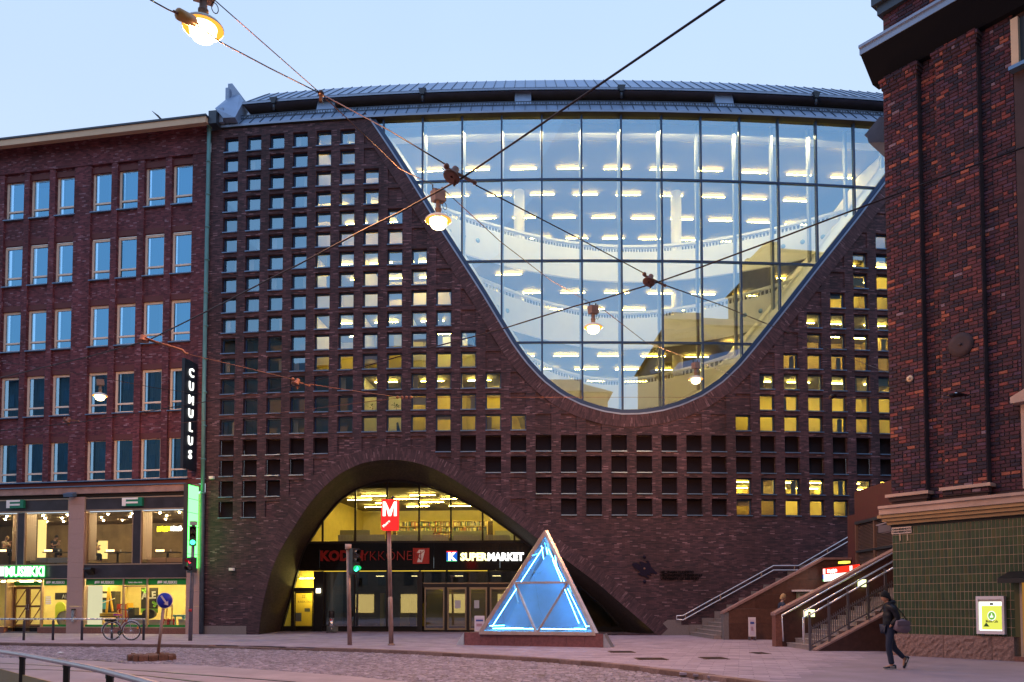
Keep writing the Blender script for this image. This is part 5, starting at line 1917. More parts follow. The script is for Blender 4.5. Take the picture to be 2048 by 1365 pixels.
# shop signs -------------------------------------------------------
MW_ = emis('lit_white_green', (.82, 1, .80), 2.4)
MG_ = emis('lit_green_edge', (.02, .9, .12), 1.6)
t = thing('music_shop_sign', 'lit white letters edged green above the brown shop doors', 'shop sign', bp(xx(50), zz(50, 1153), -.2))
ltext('lettering', 'MUSIIKKI', MG_, 9.4, 1153.6, 19.8, t, -.16, extrude=.05, bold=.04, sx=.785)
ltext('lettering', 'MUSIIKKI', MW_, 10, 1152.8, 18.6, t, -.235, extrude=.015, bold=.018, sx=.83)
x0, z0, x1, z1 = lrect(-16, 1134, 6.5, 1152.5, -.24)
part('lit_block', MW_, x0, x1, z0, z1, -.25, -.15, t)
FG = M('teal_green', (.01, .20, .12), .4)
for (a, b, c, d), lab in (((14, 1000.5, 48, 1017), 'green box sign with white flag letter left of the granite pillar'), ((245, 995.5, 285, 1012.5), 'green box sign with white flag letter right of the granite pillar')):
    x0, z0, x1, z1 = lrect(a, b, c, d, -.2)
    t = thing('flag_sign', lab, 'shop sign', bp((x0 + x1) / 2, z0, -.1), 'green flag box signs')
    part('sign_box', FG, x0, x1, z0, z1, -.25, -.09, t)
    h, w = z1 - z0, x1 - x0
    for q_ in ((x0 + .01, x0 + w * .20, z0 + .01, z1 - .01), (x0 + w * .20, x0 + w * .80, z1 - h * .24, z1 - .01), (x0 + w * .20, x0 + w * .80, z0 + h * .30, z0 + h * .52)):
        part('flag_mark', WTXT, *q_, -.262, -.25, t)
# blade signs -----------------------------------------------------
NAVY = M('navy_sign_metal', (.012, .022, .040), .4, .2)
def blade(name, label, cat, pxf, pyt, pyb, out, th, body_m):
    xf = lb(pxf, (pyt + pyb) / 2, -out)[0]
    zt2, zb3 = lb(pxf, pyt, -out)[1], lb(pxf, pyb, -out)[1]
    t = thing(name, label, cat, bp(xf, zb3, -.1))
    part('sign_box', body_m, xf - th, xf, zb3, zt2, -out, -.12, t)
    for z in (zb3 + .25, zt2 - .25):
        part('bracket', BLACK, xf - th * .6, xf - th * .4, z, z + .06, -.125, .1, t)
    return t, xf, zb3, zt2
t, xf, z0, z1 = blade('hotel_sign', 'tall dark blade sign with white lit letters running down it', 'blade sign', 368, 716, 936, 1.25, .16, NAVY)
WL = emis('lit_letters', (1, .97, .90), 2.2)
n = 7
for i, ch in enumerate('CUMULUS'):
    zc_ = z1 - (z1 - z0) * (.115 + i * .1255)
    p = bp(xf + .012, zc_ - .17, -.68)
    text('lettering', ch, WL, frame(p, -LN * -1, (0, 0, 1)), .62, t, extrude=.03, bold=.012, align='CENTER')
GLIT = emis('lit_green_panel', (.12, 1.0, .15), 4.6)
t, xf, z0, z1 = blade('green_blade_sign', 'tall lit green blade sign made of stacked panels beside drainpipe', 'blade sign', 375, 967, 1137, 1.05, .24, M('dark_grey_sign', (.03, .03, .032), .5))
for i in range(6):
    a, b = z0 + .04 + (z1 - z0 - .08) * i / 6, z0 + .04 + (z1 - z0 - .08) * (i + 1) / 6 - .025
    part('lit_panel', GLIT, xf + .002, xf + .02, a, b, -1.02, -.15, t)
# little fittings on the wall
for px_, py_, lab in ((182, 1143, 'black wedge-shaped speaker on the dark band right of the pillar'),):
    x, z = lb(px_, py_, -.1)
    t = thing('loudspeaker', lab, 'loudspeaker', bp(x, z, -.06))
    MB().prism([bp(x - .2, z - .18, -.06), bp(x - .2, z + .16, -.06), bp(x - .2, z + .18, -.35), bp(x - .2, z + .08, -.42)], LT * .4).build('speaker_box', BLACK, t)
    part('bracket', BLACK, x - .05, x + .05, z - .1, z + .1, -.06, -.04, t)
x, z = lb(144, 991, -.3)
t = thing('floodlight', 'pale unlit floodlight above the granite pillar', 'floodlight', bp(x, z, -.1))
MB().prism([bp(x - .3, z - .12, -.55), bp(x - .3, z + .05, -.6), bp(x - .3, z + .16, -.3), bp(x - .3, z - .05, -.25)], LT * .55).build('lamp_housing', STEEL_SILL, t)
part('bracket', BLACK, x - .05, x + .05, z - .02, z + .05, -.3, -.1, t)
x, z = lb(148, 1232, -.15)
t = thing('ashtray_post', 'slim steel ashtray fixed to the granite pillar by the doors', 'ashtray', bp(x, z, -.14))
part('ash_tube', STEEL, x - .07, x + .07, z - .30, z + .28, -.26, -.13, t)
part('ash_cap', BLACK, x - .08, x + .08, z + .28, z + .36, -.27, -.125, t)
x, z = lb(320, 234, 2)
t = thing('roof_aerial', 'small thin television aerial on the office roof', 'aerial', bp(x, ztop, 1))
p0 = pl(325, 242, bp(0, 0, 1), LN)
p1 = pl(311, 227.5, bp(0, 0, 1), LN)
MB().bar(p0 - Vector((0, 0, .5)), p0, .05).build('mast', BLACK, t)
MB().bar(p0, p1, .03).build('boom', BLACK, t)
for k in range(6):
    c = p0.lerp(p1, k / 5)
    MB().bar(c - Vector((.05, .3, .06)), c + Vector((.05, .3, .06)), .02).build('element', BLACK, t)
# ---------------------------------------------------------------- red brick corner building with green tiles
K0 = Vector((11.30, 23.70, 0))
KT = Vector((.6076, -.7943, 0)).normalized()                # along the wall, towards the viewer
KN = Vector((.7943, .6076, 0)).normalized()                 # into the building
K4 = Matrix(((KT.x, KN.x, 0, K0.x), (KT.y, KN.y, 0, K0.y), (0, 0, 1, 0), (0, 0, 0, 1)))
def cp(t, z, d=0.0): return K0 + KT * t + KN * d + Vector((0, 0, z))
def cb(px, py, d=0.0):
    p = pl(px, py, K0 + KN * d, KN)
    return (p - K0).dot(KT), p.z
cor = thing('corner_building', 'red brick building with tall pilasters over a green tiled street floor at right', 'building', K0 + KN * 3)
def kpart(name, mat, t0, t1, z0, z1, d0, d1, parent=None):
    return MB().boxm(K4, (t0, d0, z0), (t1, d1, z1)).build(name, mat, parent or cor)
TEND = 9.0
BR_R = pieces_mat('corner_brick', [(0, (.022, .015, .034)), (.24, (.046, .018, .034)), (.48, (.072, .023, .040)), (.66, (.100, .029, .042)), (.80, (.070, .034, .068)), (.89, (.19, .045, .042)), (.955, (.28, .085, .058)), (.985, (.18, .125, .17))],
                  rough=.75, bump=.35, bscale=45, noise=.3, nscale=8)
MORT = M('dark_mortar', (.055, .036, .042), .9, noise=.3, scale=3)
STONE = M('buff_stone', (.46, .32, .26), .7, noise=.18, scale=1.6)
zC1 = cb(1770, 985)[1]                                       # foot of the brickwork
zTOP = cb(1757, 157, 0)[1]                                # under the cornice
tp = [cb(1775.6, 900)[0], cb(1851, 900)[0], cb(1888.5, 900)[0], cb(1974, 900)[0], cb(2044, 900)[0]]
zl1 = cb(1900, 990, -.25)[1]
zones = [(0.0, tp[1], 0.0), (tp[1], tp[2], .22), (tp[2], tp[3], 0.0), (tp[3], tp[4] - .02, .22)]
x = tp[4] + 1.3
while x < TEND:
    zones.append((x, x + .95, .22 if len(zones) % 2 else 0.0))
    x += .95
BH, BL = .106, .245
cells = []
rk = random.Random(31)
for t0, t1, d in zones:
    kpart('wall_core', MORT, t0, t1, zl1 - .1, zTOP + .1, d + .002, 2.0)
    j = 0
    z = zl1
    while z < zTOP - .02:
        t = t0 + .004
        # english-like bond: stretchers and headers mixed, alternate rows shifted
        if j % 2: t_first = BL * .5
        else: t_first = BL
        while t < t1 - .02:
            w = t_first if t < t0 + .01 else (BL if rk.random() < .7 else BL * .5)
            w = min(w, t1 - .004 - t)
            if t1 - .004 - (t + w) < .07: w = t1 - .004 - t
            cells.append((t, t + w, z, min(z + BH, zTOP), d))
            t += w
        z += BH
        j += 1
def brick_pts(t0, t1, z0, z1, d):
    g_ = .009
    e = .007
    a = [(t0 + g_, d - .004, z0 + g_), (t1 - g_, d - .004, z0 + g_), (t1 - g_, d - .004, z1 - g_), (t0 + g_, d - .004, z1 - g_)]
    b = [(t0 + g_ + e, d - .022, z0 + g_ + e), (t1 - g_ - e, d - .022, z0 + g_ + e), (t1 - g_ - e, d - .022, z1 - g_ - e), (t0 + g_ + e, d - .022, z1 - g_ - e)]
    c = [(p[0], d + .02, p[2]) for p in a]
    return c + a + b, [(0, 1, 5, 4), (1, 2, 6, 5), (2, 3, 7, 6), (3, 0, 4, 7), (4, 5, 9, 8), (5, 6, 10, 9), (6, 7, 11, 10), (7, 4, 8, 11), (8, 9, 10, 11)]
def scr(t, z, d):
    p = cp(t, z, d) - CAM
    v = Vector((p.x, p.y * CP + p.z * SP, -p.y * SP + p.z * CP))
    return 1024 + F * v.x / v.y, CY - F * v.z / v.y
def vis(c):
    x_, y_ = scr((c[0] + c[1]) / 2, (c[2] + c[3]) / 2, c[4])
    return -5 < x_ < 2053 and -5 < y_ < 1370
near = sorted([c for c in cells if vis(c) and c[1] - c[0] > .2], key=lambda c: (cp(c[0], c[2]) - CAM).length)[:300]
ns = set(near)
vb, fb = brick_pts(0, BL, 0, BH, 0)
cache = {}
for c in near:
    w = round(c[1] - c[0], 3)
    if w not in cache:
        v_, f_ = brick_pts(0, w, 0, c[3] - c[2], 0)
        cache[w] = MB().mesh(v_, f_).data('brick', BR_R)
    o = bpy.data.objects.new('brick', cache[w])
    put(o, cor)
    o.matrix_basis = K4 @ Matrix.Translation((c[0], c[4] + rk.uniform(-.004, .004), c[2]))
m = MB()
for c in cells:
    if c in ns: continue
    v_, f_ = brick_pts(c[0], c[1], c[2], c[3], c[4] + rk.uniform(-.004, .004))
    m.mesh([K4 @ Vector(v) for v in v_], f_)
o = m.build('brick', BR_R, cor)
o['kind'] = 'stuff'
kpart('wall_core', MORT, -.0, TEND, zl1 - .1, zTOP + .1, .30, 7)
# brick returns on the left corner face
m = MB()
j = 0
z = zl1
while z < zTOP - .02:
    d = .03 if j % 2 else .21
    while d < 1.2:
        q = []
        for dd, zz2, tt in ((d + .008, z + .008, -.0), (d + .33, z + .008, 0), (d + .33, z + BH - .008, 0), (d + .008, z + BH - .008, 0)):
            q.append(cp(tt + .02, zz2, dd))
        m.mesh(q + [p - KT * .04 for p in q], [(4, 5, 6, 7), (0, 1, 5, 4), (1, 2, 6, 5), (2, 3, 7, 6), (3, 0, 4, 7)])
        d += .36
    z += BH
    j += 1
o = m.build('brick', BR_R, cor)
o['kind'] = 'stuff'
# stone caps at the pilaster feet and the long stone ledge
for i, (a, b) in enumerate(((-.12, tp[1] + .12), (tp[2] - .10, tp[3] + .12))):
    zc_ = cb(1815 if i == 0 else 1935, 989 if i == 0 else 974, -.1)[1]
    kpart('pilaster_cap', STONE, a, b, zc_ - .04, zc_ + .05, -.16, .3)
    m = MB()
    tt = a + .1
    k = 0
    while tt < b - .1:
        for r in range(3):
            z0 = zl1 + .02 + r * BH
            if z0 + BH > zc_ - .04: continue
            off_ = (BL / 2 if r % 2 else 0)
            v_, f_ = brick_pts(tt - off_ if tt - off_ > a + .05 else a + .06, min(tt + BL - off_, b - .06), z0, z0 + BH, -.07)
            m.mesh([K4 @ Vector(v) for v in v_], f_)
        tt += BL
    o = m.build('brick', BR_R, cor)
    o['kind'] = 'stuff'
    kpart('wall_core', MORT, a + .06, b - .06, zl1, zc_ - .04, -.065, .1)
zs1, zs0 = cb(1900, 1000, -.4)[1], cb(1900, 1017, -.4)[1]
m = MB()
tg_ = cb(1756, 1020, -.4)[0]
m.prism([cp(tg_, zs1 - .06, -.42), cp(tg_, zs1 + .02, -.42), cp(tg_, zs1 + .09, .3), cp(tg_, zs0, .3), cp(tg_, zs0, -.36), cp(tg_, zs1 - .08, -.36)], KT * (TEND - tg_))
m.build('stone_ledge', STONE, cor)
SOFF = M('ochre_soffit', (.40, .25, .12), .6, noise=.15, scale=3)
zt_tile = cb(1900, 1046)[1]
for k, (d, z0, z1) in enumerate(((-.30, zs0 - .10, zs0), (-.22, zs0 - .20, zs0 - .10), (-.12, zs0 - .30, zs0 - .20))):
    kpart('ledge_moulding', SOFF, -.30 + .1 * k, TEND, z0 + .004, z1 - .004, d, .3)
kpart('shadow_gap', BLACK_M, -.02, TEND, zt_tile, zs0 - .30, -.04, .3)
# green tiles
TILE = pieces_mat('green_glazed_tile', [(0, (.020, .040, .014)), (.4, (.030, .054, .016)), (.75, (.038, .064, .020)), (1, (.058, .060, .012))], rough=.32, bump=.12, bscale=18, noise=.3, nscale=4, spec=.35)
GROUT = M('pink_grout', (.46, .33, .25), .85, noise=.2, scale=6)
zg1 = cb(1850, 1269.5, -.05)[1]
tdoor = cb(2031, 1250)[0]
TWd, THt = tdoor / 31.0, (zt_tile - zg1) / 13.0
kpart('grout_bed', GROUT, .0, tdoor, zg1, zt_tile, .003, .5)
zd1_ = cb(2040, 1160, .1)[1]
m = MB()
def tile_pts(w, h):
    e, g_ = .004, .0065
    b_ = [(g_, .004, g_), (w - g_, .004, g_), (w - g_, .004, h - g_), (g_, .004, h - g_)]
    f_ = [(g_ + e, -.010, g_ + e), (w - g_ - e, -.010, g_ + e), (w - g_ - e, -.010, h - g_ - e), (g_ + e, -.010, h - g_ - e)]
    return b_ + f_, [(0, 1, 5, 4), (1, 2, 6, 5), (2, 3, 7, 6), (3, 0, 4, 7), (4, 5, 6, 7)]
v_, f_ = tile_pts(TWd, THt)
me_tile = MB().mesh(v_, f_).data('tile', TILE)
tl = [(i, j) for i in range(31) for j in range(13)]
tl.sort(key=lambda q: -q[0])
for n_, (i, j) in enumerate(tl):
    if n_ < 300:
        o = bpy.data.objects.new('tile', me_tile)
        put(o, cor)
        o.matrix_basis = K4 @ Matrix.Translation((i * TWd, rk.uniform(-.0015, .0015), zg1 + j * THt)) @ Matrix.Rotation(rk.gauss(0, .004), 4, 'Z') @ Matrix.Rotation(rk.gauss(0, .004), 4, 'X')
    else:
        m.mesh([K4 @ Vector((v[0] + i * TWd, v[1], v[2] + zg1 + j * THt)) for v in v_], f_)
for i in range(31, 46):
    for j in range(13):
        if zg1 + j * THt > zd1_ + .02:
            m.mesh([K4 @ Vector((v[0] + i * TWd, v[1] - .003, v[2] + zg1 + j * THt)) for v in v_], f_)
for i in range(24):                                          # left return face, tiled too
    for j in range(13):
        q = [cp(0, zg1 + j * THt + v[2], .02 + i * TWd * 1.0 + (TWd - v[0])) - KT * (-.01 - v[1] + .01) for v in v_]
        m.mesh(q, f_)
o = m.build('tile', TILE, cor)
o['kind'] = 'stuff'
MB().boxm(K4, (.006, .004, zg1), (.3, 3, zt_tile)).build('grout_bed', GROUT, cor)
# rough granite base blocks
ROUGH = M('rough_granite', (.24, .145, .125), .8, noise=.45, scale=22, bump=.9, bscale=26)
bx = [-.05] + [cb(x, 1295)[0] for x in (1889, 1986)] + [tdoor - .02]
for a, b in zip(bx, bx[1:]):
    m = MB()
    nx, nz = max(2, int((b - a) / .07)), 9
    vs, fs = [], []
    for i in range(nx + 1):
        for j in range(nz + 1):
            edge = i in (0, nx) or j in (0, nz)
            vs.append(K4 @ Vector((a + .006 + (b - a - .012) * i / nx, -.06 - (0 if edge else rk.uniform(.0, .035)), -.1 + (zg1 + .1) * j / nz)))
    for i in range(nx):
        for j in range(nz):
            p = i * (nz + 1) + j
            fs.append((p, p + nz + 1, p + nz + 2, p + 1))
    m.mesh(vs, fs)
    m.build('granite_block', ROUGH, cor)
    kpart('granite_block', ROUGH, a + .004, b - .004, -.1, zg1 - .004, -.055, .4)
# doorway at the right edge: lit jamb, dark canopy
GOLD = M('ochre_jamb', (.62, .36, .05), .6)
zd1 = cb(2040, 1160, .1)[1]
kpart('tile_edge', M('olive_edge', (.06, .06, .012), .5), tdoor, tdoor + .14, zg1, zd1 + .1, -.03, .3)
kpart('door_jamb', BRS, tdoor + .14, tdoor + .2, .12, zd1, -.06, .2)
GL = emis('lit_doorway', (1.0, .56, .10), 1.15)
kpart('lit_door_panel', GL, tdoor + .2, tdoor + .42, .2, zd1, .15, .2)
kpart('door_step', GRANITE_R, tdoor, tdoor + 2.5, -.05, .12, -.12, .5)
kpart('door_jamb', BLACK, tdoor + .42, tdoor + .52, .12, zd1, -.02, .2)
kpart('lit_door_panel', GL, tdoor + .52, tdoor + 2.2, .2, zd1, .25, .3)
kpart('wall_core', MORT, tdoor + 2.2, TEND, 0, zt_tile, 0, 3)
kpart('grout_bed', GROUT, tdoor, TEND, zd1, zt_tile, .0, 3)
m = MB()
m.prism([cp(tdoor - .12, zd1 - .06, -.05), cp(tdoor - .12, zd1 + .22, -.05), cp(tdoor - .12, zd1 + .02, -.75), cp(tdoor - .12, zd1 - .10, -.75)], KT * 2.6)
m.build('door_canopy', BLACK, cor)
kpart('canopy_light', emis('canopy_tube', (1, .93, .6), 5), tdoor - .05, tdoor + 2.4, zd1 - .06, zd1 - .02, -.66, -.6)
# cornice and attic
SOFD = M('dark_soffit', (.008, .010, .016), .9, spec=.1)
m = MB()
tc_, zf0 = cb(1719, 111, -.68)
zf1 = cb(1716, 93, -.72)[1]
m.prism([cp(tc_, zf0, -.68), cp(tc_, zf1 - .10, -.68), cp(tc_, zf1 - .08, -.74), cp(tc_, zf1, -.74), cp(tc_, zf1 + .2, .4), cp(tc_, zf0, .4)], KT * (TEND - tc_))
MB().prism([cp(tc_ + .02, zTOP - .1, .02), cp(tc_ + .02, zf0 - .003, -.66), cp(tc_ + .02, zf0 - .003, .4), cp(tc_ + .02, zTOP - .1, .4)], KT * (TEND - tc_ - .02)).build('cornice_soffit', SOFD, cor)
m.build('cornice', ZINC, cor)
for a, b in ((-.0, tp[1] + .0), (tp[2], tp[3])):
    for k in range(4):
        a_, b_, dd = a - .03 * k, b + .03 * k, -.03 * (k + 1)
        z_ = zTOP - .60 + BH * k
        kpart('corbel_core', MORT, a_ + .01, b_ - .01, z_, z_ + BH, dd, .3)
        m = MB()
        w_ = BL if k != 2 else .11
        t_ = a_
        while t_ < b_ - .05:
            v_, f_ = brick_pts(t_, min(b_, t_ + w_), z_, z_ + BH, dd)
            m.mesh([K4 @ Vector(v) for v in v_], f_)
            t_ += w_
        o = m.build('brick', BR_R, cor)
        o['kind'] = 'stuff'
ta_, za_ = cb(1742, 14, .2)
kpart('attic_wall', MORT, ta_ + .22, TEND, zf1, za_, .5, 4)
m = MB()
for r in range(15):
    t = ta_ + .22 + (.18 if r % 2 else 0)
    while t < 5 and zf1 + r * BH < za_:
        v_, f_ = brick_pts(t, t + BL, zf1 + r * BH, zf1 + (r + 1) * BH, .5)
        m.mesh([K4 @ Vector(v) for v in v_], f_)
        t += BL
o = m.build('brick', BR_R, cor)
o['kind'] = 'stuff'
kpart('attic_cornice', ZINC_D, ta_, TEND, za_ + .004, za_ + .3, .2, 4)
kpart('attic_cornice', ZINC_D, ta_ + .12, TEND, za_ - .3, za_, .33, 4)
# upper right window edge and its sill
zwa = cb(2044, 128, .1)[1]
kpart('window_trim', CREAM, tp[4] - .02, tp[4] + .16, zwa, zTOP - .3, .06, .3)
kpart('window', DARKR, tp[4] + .16, tp[4] + 1.2, zwa, zTOP - .3, .2, .3)
kpart('sill', STEEL_SILL, tp[4] - .06, tp[4] + 1.3, zwa - .1, zwa, -.05, .3)
kpart('wall_core', MORT, tp[4] - .02, tp[4] + 1.3, cb(2044, 790, .1)[1], zwa - .1, .2, .4)
zp_ = cb(2042, 795, .0)[1]
m = MB()
m.prism([cp(tp[4] - .18, zp_, -.2), cp(tp[4] + .6, zp_ + .38, -.2), cp(tp[4] + 1.4, zp_, -.2), cp(tp[4] + 1.4, zp_ - .16, -.2), cp(tp[4] - .18, zp_ - .16, -.2)], KN * .5)
m.build('window_pediment', STONE, cor)
kpart('window_trim', STONE, tp[4] - .02, tp[4] + .14, zl1, zp_ - .16, .04, .3)
kpart('window', DARKR, tp[4] + .14, tp[4] + 1.3, zl1, zp_ - .16, .15, .3)
# lower cornice of the wing round the corner
p = [yp(x, y, 26.2) for x, y in ((1728.5, 271), (1759, 234), (1775, 234), (1775, 285), (1737, 285.5), (1733.5, 272))]
m = MB()
m.prism(p, KN * 5 + KT * -.5)
m.build('wing_cornice', ZINC, cor)
# fixtures
t = thing('street_sign', 'small white plate with street name in two lines on green tiles', 'street sign', cp(.2, 3.6))
a0, z0 = cb(1784, 1069, -.03)
a1, z1 = cb(1823, 1054, -.03)
kpart('sign_plate', M('enamel_white', (.78, .62, .55), .4), a0, a1, z0, cb(1800, 1055, -.03)[1], -.045, -.02, t)
zz1 = cb(1800, 1055, -.03)[1]
for body, f_ in (('KAISANIEMENKATU', .56), ('KAISANIEMIGATAN', .14)):
    text('lettering', body, DK, frame(cp(a0 + .02, z0 + (zz1 - z0) * f_, -.05), KT, (0, 0, 1)), (zz1 - z0) * .42, t, extrude=.003, bold=.004, sx=.235 / ((zz1 - z0)) * .35 * (a1 - a0) / .32)
for px_ in (1800, 1815):
    a, z = cb(px_, 1075, -.03)
    t2 = tag(MB().boxm(K4, (a - .012, -.03, z - .10), (a + .012, -.012, z + .10)).build('number_plate', CREAM), 'narrow pale strip under the street sign, %s of two' % ('left' if px_ == 1800 else 'right'), 'plate', 'two narrow strips under the street sign')
t = thing('poster_case', 'lit poster case in white frame with yellow green advert on tiles', 'poster case', cp(2.5, .8))
a0, z0 = cb(1955, 1268, -.1)
a1, z1 = cb(2009, 1192.5, -.1)
FRW = M('white_case_frame', (.72, .66, .70), .4)
for q_ in ((a0, a1, z1 - .09, z1), (a0, a1, z0, z0 + .09), (a0, a0 + .055, z0 + .09, z1 - .09), (a1 - .055, a1, z0 + .09, z1 - .09)):
    kpart('case_frame', FRW, *q_, -.16, -.02, t)
kpart('header_panel', M('pale_header', (.6, .5, .48), .5), a0 + .055, a1 - .055, z1 - .15, z1 - .09, -.12, -.03, t)
kpart('backlight', emis('case_backlight', (.95, 1, .86), 2.0), a0 + .055, a1 - .055, z0 + .09, z1 - .15, -.08, -.03, t)
pa0, pa1, pz0, pz1 = a0 + .115, a1 - .075, z0 + .12, z1 - .26
kpart('poster_sheet', emis('lit_poster', (.70, .72, .10), 1.25), pa0, pa1, pz0, pz1, -.095, -.085, t)
cx_ = (pa0 + pa1) / 2
Mr = K4.to_3x3() @ Matrix.Rotation(PI / 2, 3, 'X')
def disc(t_, r, z, d, mat, nm, sx=1):
    MB().lathe([(.001, 0), (r, 0), (r, -.004)], cp(cx_, z, d), 18, Mr @ Matrix.Diagonal((.8, 1, 1))).build(nm, mat, t_)
PWH = emis('lit_white_print', (.95, 1, .85), 1.2)
PGR = emis('lit_green_print', (.20, .55, .05), .9)
disc(t, .135, pz0 + (pz1 - pz0) * .58, -.100, PWH, 'emblem_disc')
disc(t, .105, pz0 + (pz1 - pz0) * .58, -.106, PGR, 'emblem_disc')
m = MB()
cz = pz0 + (pz1 - pz0) * .58
m.prism([cp(cx_ + a, cz + b, -.112) for a, b in ((-.045, -.05), (-.04, .0), (-.012, .01), (-.01, .07), (.015, .06), (.02, .01), (.045, .0), (.04, -.05))], KN * .004)
m.build('emblem_hand', PWH, t)
text('lettering', 'Mobile Cafe', DK, frame(cp(cx_, pz0 + (pz1 - pz0) * .30, -.1), KT, (0, 0, 1)), .10, t, extrude=.002, bold=.002, align='CENTER', sx=.62)
m = MB()
m.prism([cp(pa0 + .04, pz0 + .08, -.1), cp(pa0 + .11, pz0 + .19, -.1), cp(pa0 + .19, pz0 + .08, -.1)], KN * .004)
m.build('leaf_print', M('dark_green_print', (.03, .12, .02), .6), t)
m = MB()
m.prism([cp(cx_ - .05, pz1 + .02, -.1), cp(cx_ + .05, pz1 + .02, -.1), cp(cx_ + .04, pz1 + .08, -.1), cp(cx_ - .04, pz1 + .08, -.1)], KN * .004)
m.build('crest_print', GREYP, t)
t = thing('corner_light_box', 'pale box with slanted white cover fixed at the tiled corner', 'light box', cp(-.2, 3.8))
P_ = lambda x, y: yp(x, y, 24.6)
MB().prism([P_(1756.5, 1052), P_(1781, 1049), P_(1781, 1062), P_(1756.5, 1066)], KN * .35).build('box_body', M('pale_box', (.46, .40, .44), .5), t)
MB().prism([P_(1751, 1050.5), P_(1776.5, 1043), P_(1777.5, 1045.5), P_(1752, 1052.5)], KN * .4).build('cover', FRW, t)
for px_, py_, lab in ((1820, 758, 'small pale wire anchor on the left pilaster of the corner building'), (1922, 690, 'dark round iron wire anchor on the second pilaster of the corner building')):
    a, z = cb(px_, py_, -.03)
    t = thing('wall_anchor', lab, 'wall anchor', cp(a, z, -.03))
    r = .10 if px_ == 1820 else .34
    mt = CREAM if px_ == 1820 else MORT
    MB().lathe([(.001, .05), (r * .6, .05), (r, .02), (r, 0)], cp(a, z, -.03), 14, Mr).build('rosette', mt, t)
    MB().lathe([(.001, .10), (.04, .10), (.04, 0)], cp(a, z, -.03), 8, Mr).build('hook', mt, t)

# ---------------------------------------------------------------- stairs and metro entrance
RG = pieces_mat('red_granite_block', [(0, (.070, .030, .022)), (.5, (.086, .038, .027)), (1, (.105, .048, .033))], rough=.5, bump=.12, noise=.3, nscale=6)
STEP = M('grey_stair_stone', (.26, .215, .205), .7, noise=.2, scale=5)
CAP = M('parapet_cap', (.27, .165, .155), .6, noise=.2, scale=6)
def ybox(m, x0, x1, y0, y1, z0, z1): return m.hexa([(x0, y0, z0), (x1, y0, z0), (x1, y1, z0), (x0, y1, z0), (x0, y0, z1), (x1, y0, z1), (x1, y1, z1), (x0, y1, z1)])
def yx(px, y): return yp(px, 1212, y).x
def yz(py, y, px=1500): return yp(px, py, y).z
# stair along the library wall
sa_ = thing('wall_staircase', 'grey stone steps climbing right along the library wall behind long handrail', 'staircase', (9, 37, 0))
YA0, YA1 = 34.75, 39.45
xA = yx(1381, 39.2)
for i in range(20):
    x0 = xA + .30 * i
    m = MB()
    ybox(m, x0 + .02, x0 + .34, YA0, YA1, .165 * i - .1 if i == 0 else .165 * (i - 1) + .02, .165 * i + .13)
    ybox(m, x0, x0 + .34, YA0, YA1, .165 * i + .13, .165 * i + .165)
    m.build('step', STEP, sa_)
m = MB()
for i in range(11):                                          # stepped wall blocks against the brick
    x0 = xA + .62 * i
    a = fp((x0 - AX) / 1.0, 0).y
    ybox(MB(), 0, 0, 0, 0, 0, 0)
    b_ = MB()
    sy = fp(RAD * math.asin((x0 + .3 - AX) / RAD), 0).y
    ybox(b_, x0 + .003, x0 + .617, sy - .09, sy + .3, -.1, .33 * i + .52)
    b_.build('wall_block', GRANITE_G, sa_)
YP1 = 34.35
pw = thing('stair_parapet', 'brown granite parapet wall with sloping top between the two stairs', 'parapet wall', (11, YP1, 0))
xs = yx(1447, YP1)
xe = yx(1650, YP1)
xE = 14.6
zs_, zeP = yz(1224, YP1), yz(1115.5, YP1)
sl_ = (zeP - zs_) / (xe - xs)
def toppar(x): return min(zeP, zs_ + sl_ * (x - xs))
m = MB()
ybox(m, xs, xs + .22, YP1, YP1 + .4, -.1, zs_ - .02)
m.build('end_post', GRANITE_G, pw)
# blocks by course
zc_ = -.05
r = 0
while zc_ < zeP:
    h = .62 if r else .75
    x = xs + .225
    k = 0
    while x < xE:
        w = (.75 if (k == 0 and r % 2) else 1.15)
        x1 = min(x + w, xE)
        a, b = toppar(x) - .09, toppar(x1) - .09
        lo_, hi_ = zc_ + .003, zc_ + h - .003
        if max(a, b) > lo_ + .02:
            pts = [(x + .003, lo_), (x1 - .003, lo_), (x1 - .003, min(hi_, b)), (x + .003, min(hi_, a))]
            if a < lo_:
                xi = x + (lo_ - a) / (b - a) * (x1 - x)
                pts = [(xi, lo_), (x1 - .003, lo_), (x1 - .003, min(hi_, b))]
            elif b > hi_ and a < hi_:
                xi = x + (hi_ - a) / (b - a) * (x1 - x)
                pts = [(x + .003, lo_), (x1 - .003, lo_), (x1 - .003, hi_), (xi, hi_), (x + .003, a)]
            MB().prism([(p[0], YP1, p[1]) for p in pts], (0, .36, 0)).build('granite_block', RG, pw)
        x = x1
        k += 1
    zc_ += h
    r += 1
m = MB()
m.hexa([(xs - .03, YP1 - .04, zs_ - .09), (xe, YP1 - .04, zeP - .09), (xe, YP1 + .42, zeP - .09), (xs - .03, YP1 + .42, zs_ - .09),
        (xs - .03, YP1 - .04, zs_ + .01), (xe, YP1 - .04, zeP + .01), (xe, YP1 + .42, zeP + .01), (xs - .03, YP1 + .42, zs_ + .01)])
m.build('coping', CAP, pw)
MB().hexa([(xe, YP1 - .04, zeP - .09), (xE, YP1 - .04, zeP - .09), (xE, YP1 + .42, zeP - .09), (xe, YP1 + .42, zeP - .09), (xe, YP1 - .04, zeP), (xE, YP1 - .04, zeP), (xE, YP1 + .42, zeP), (xe, YP1 + .42, zeP)]).build('coping', CAP, pw)
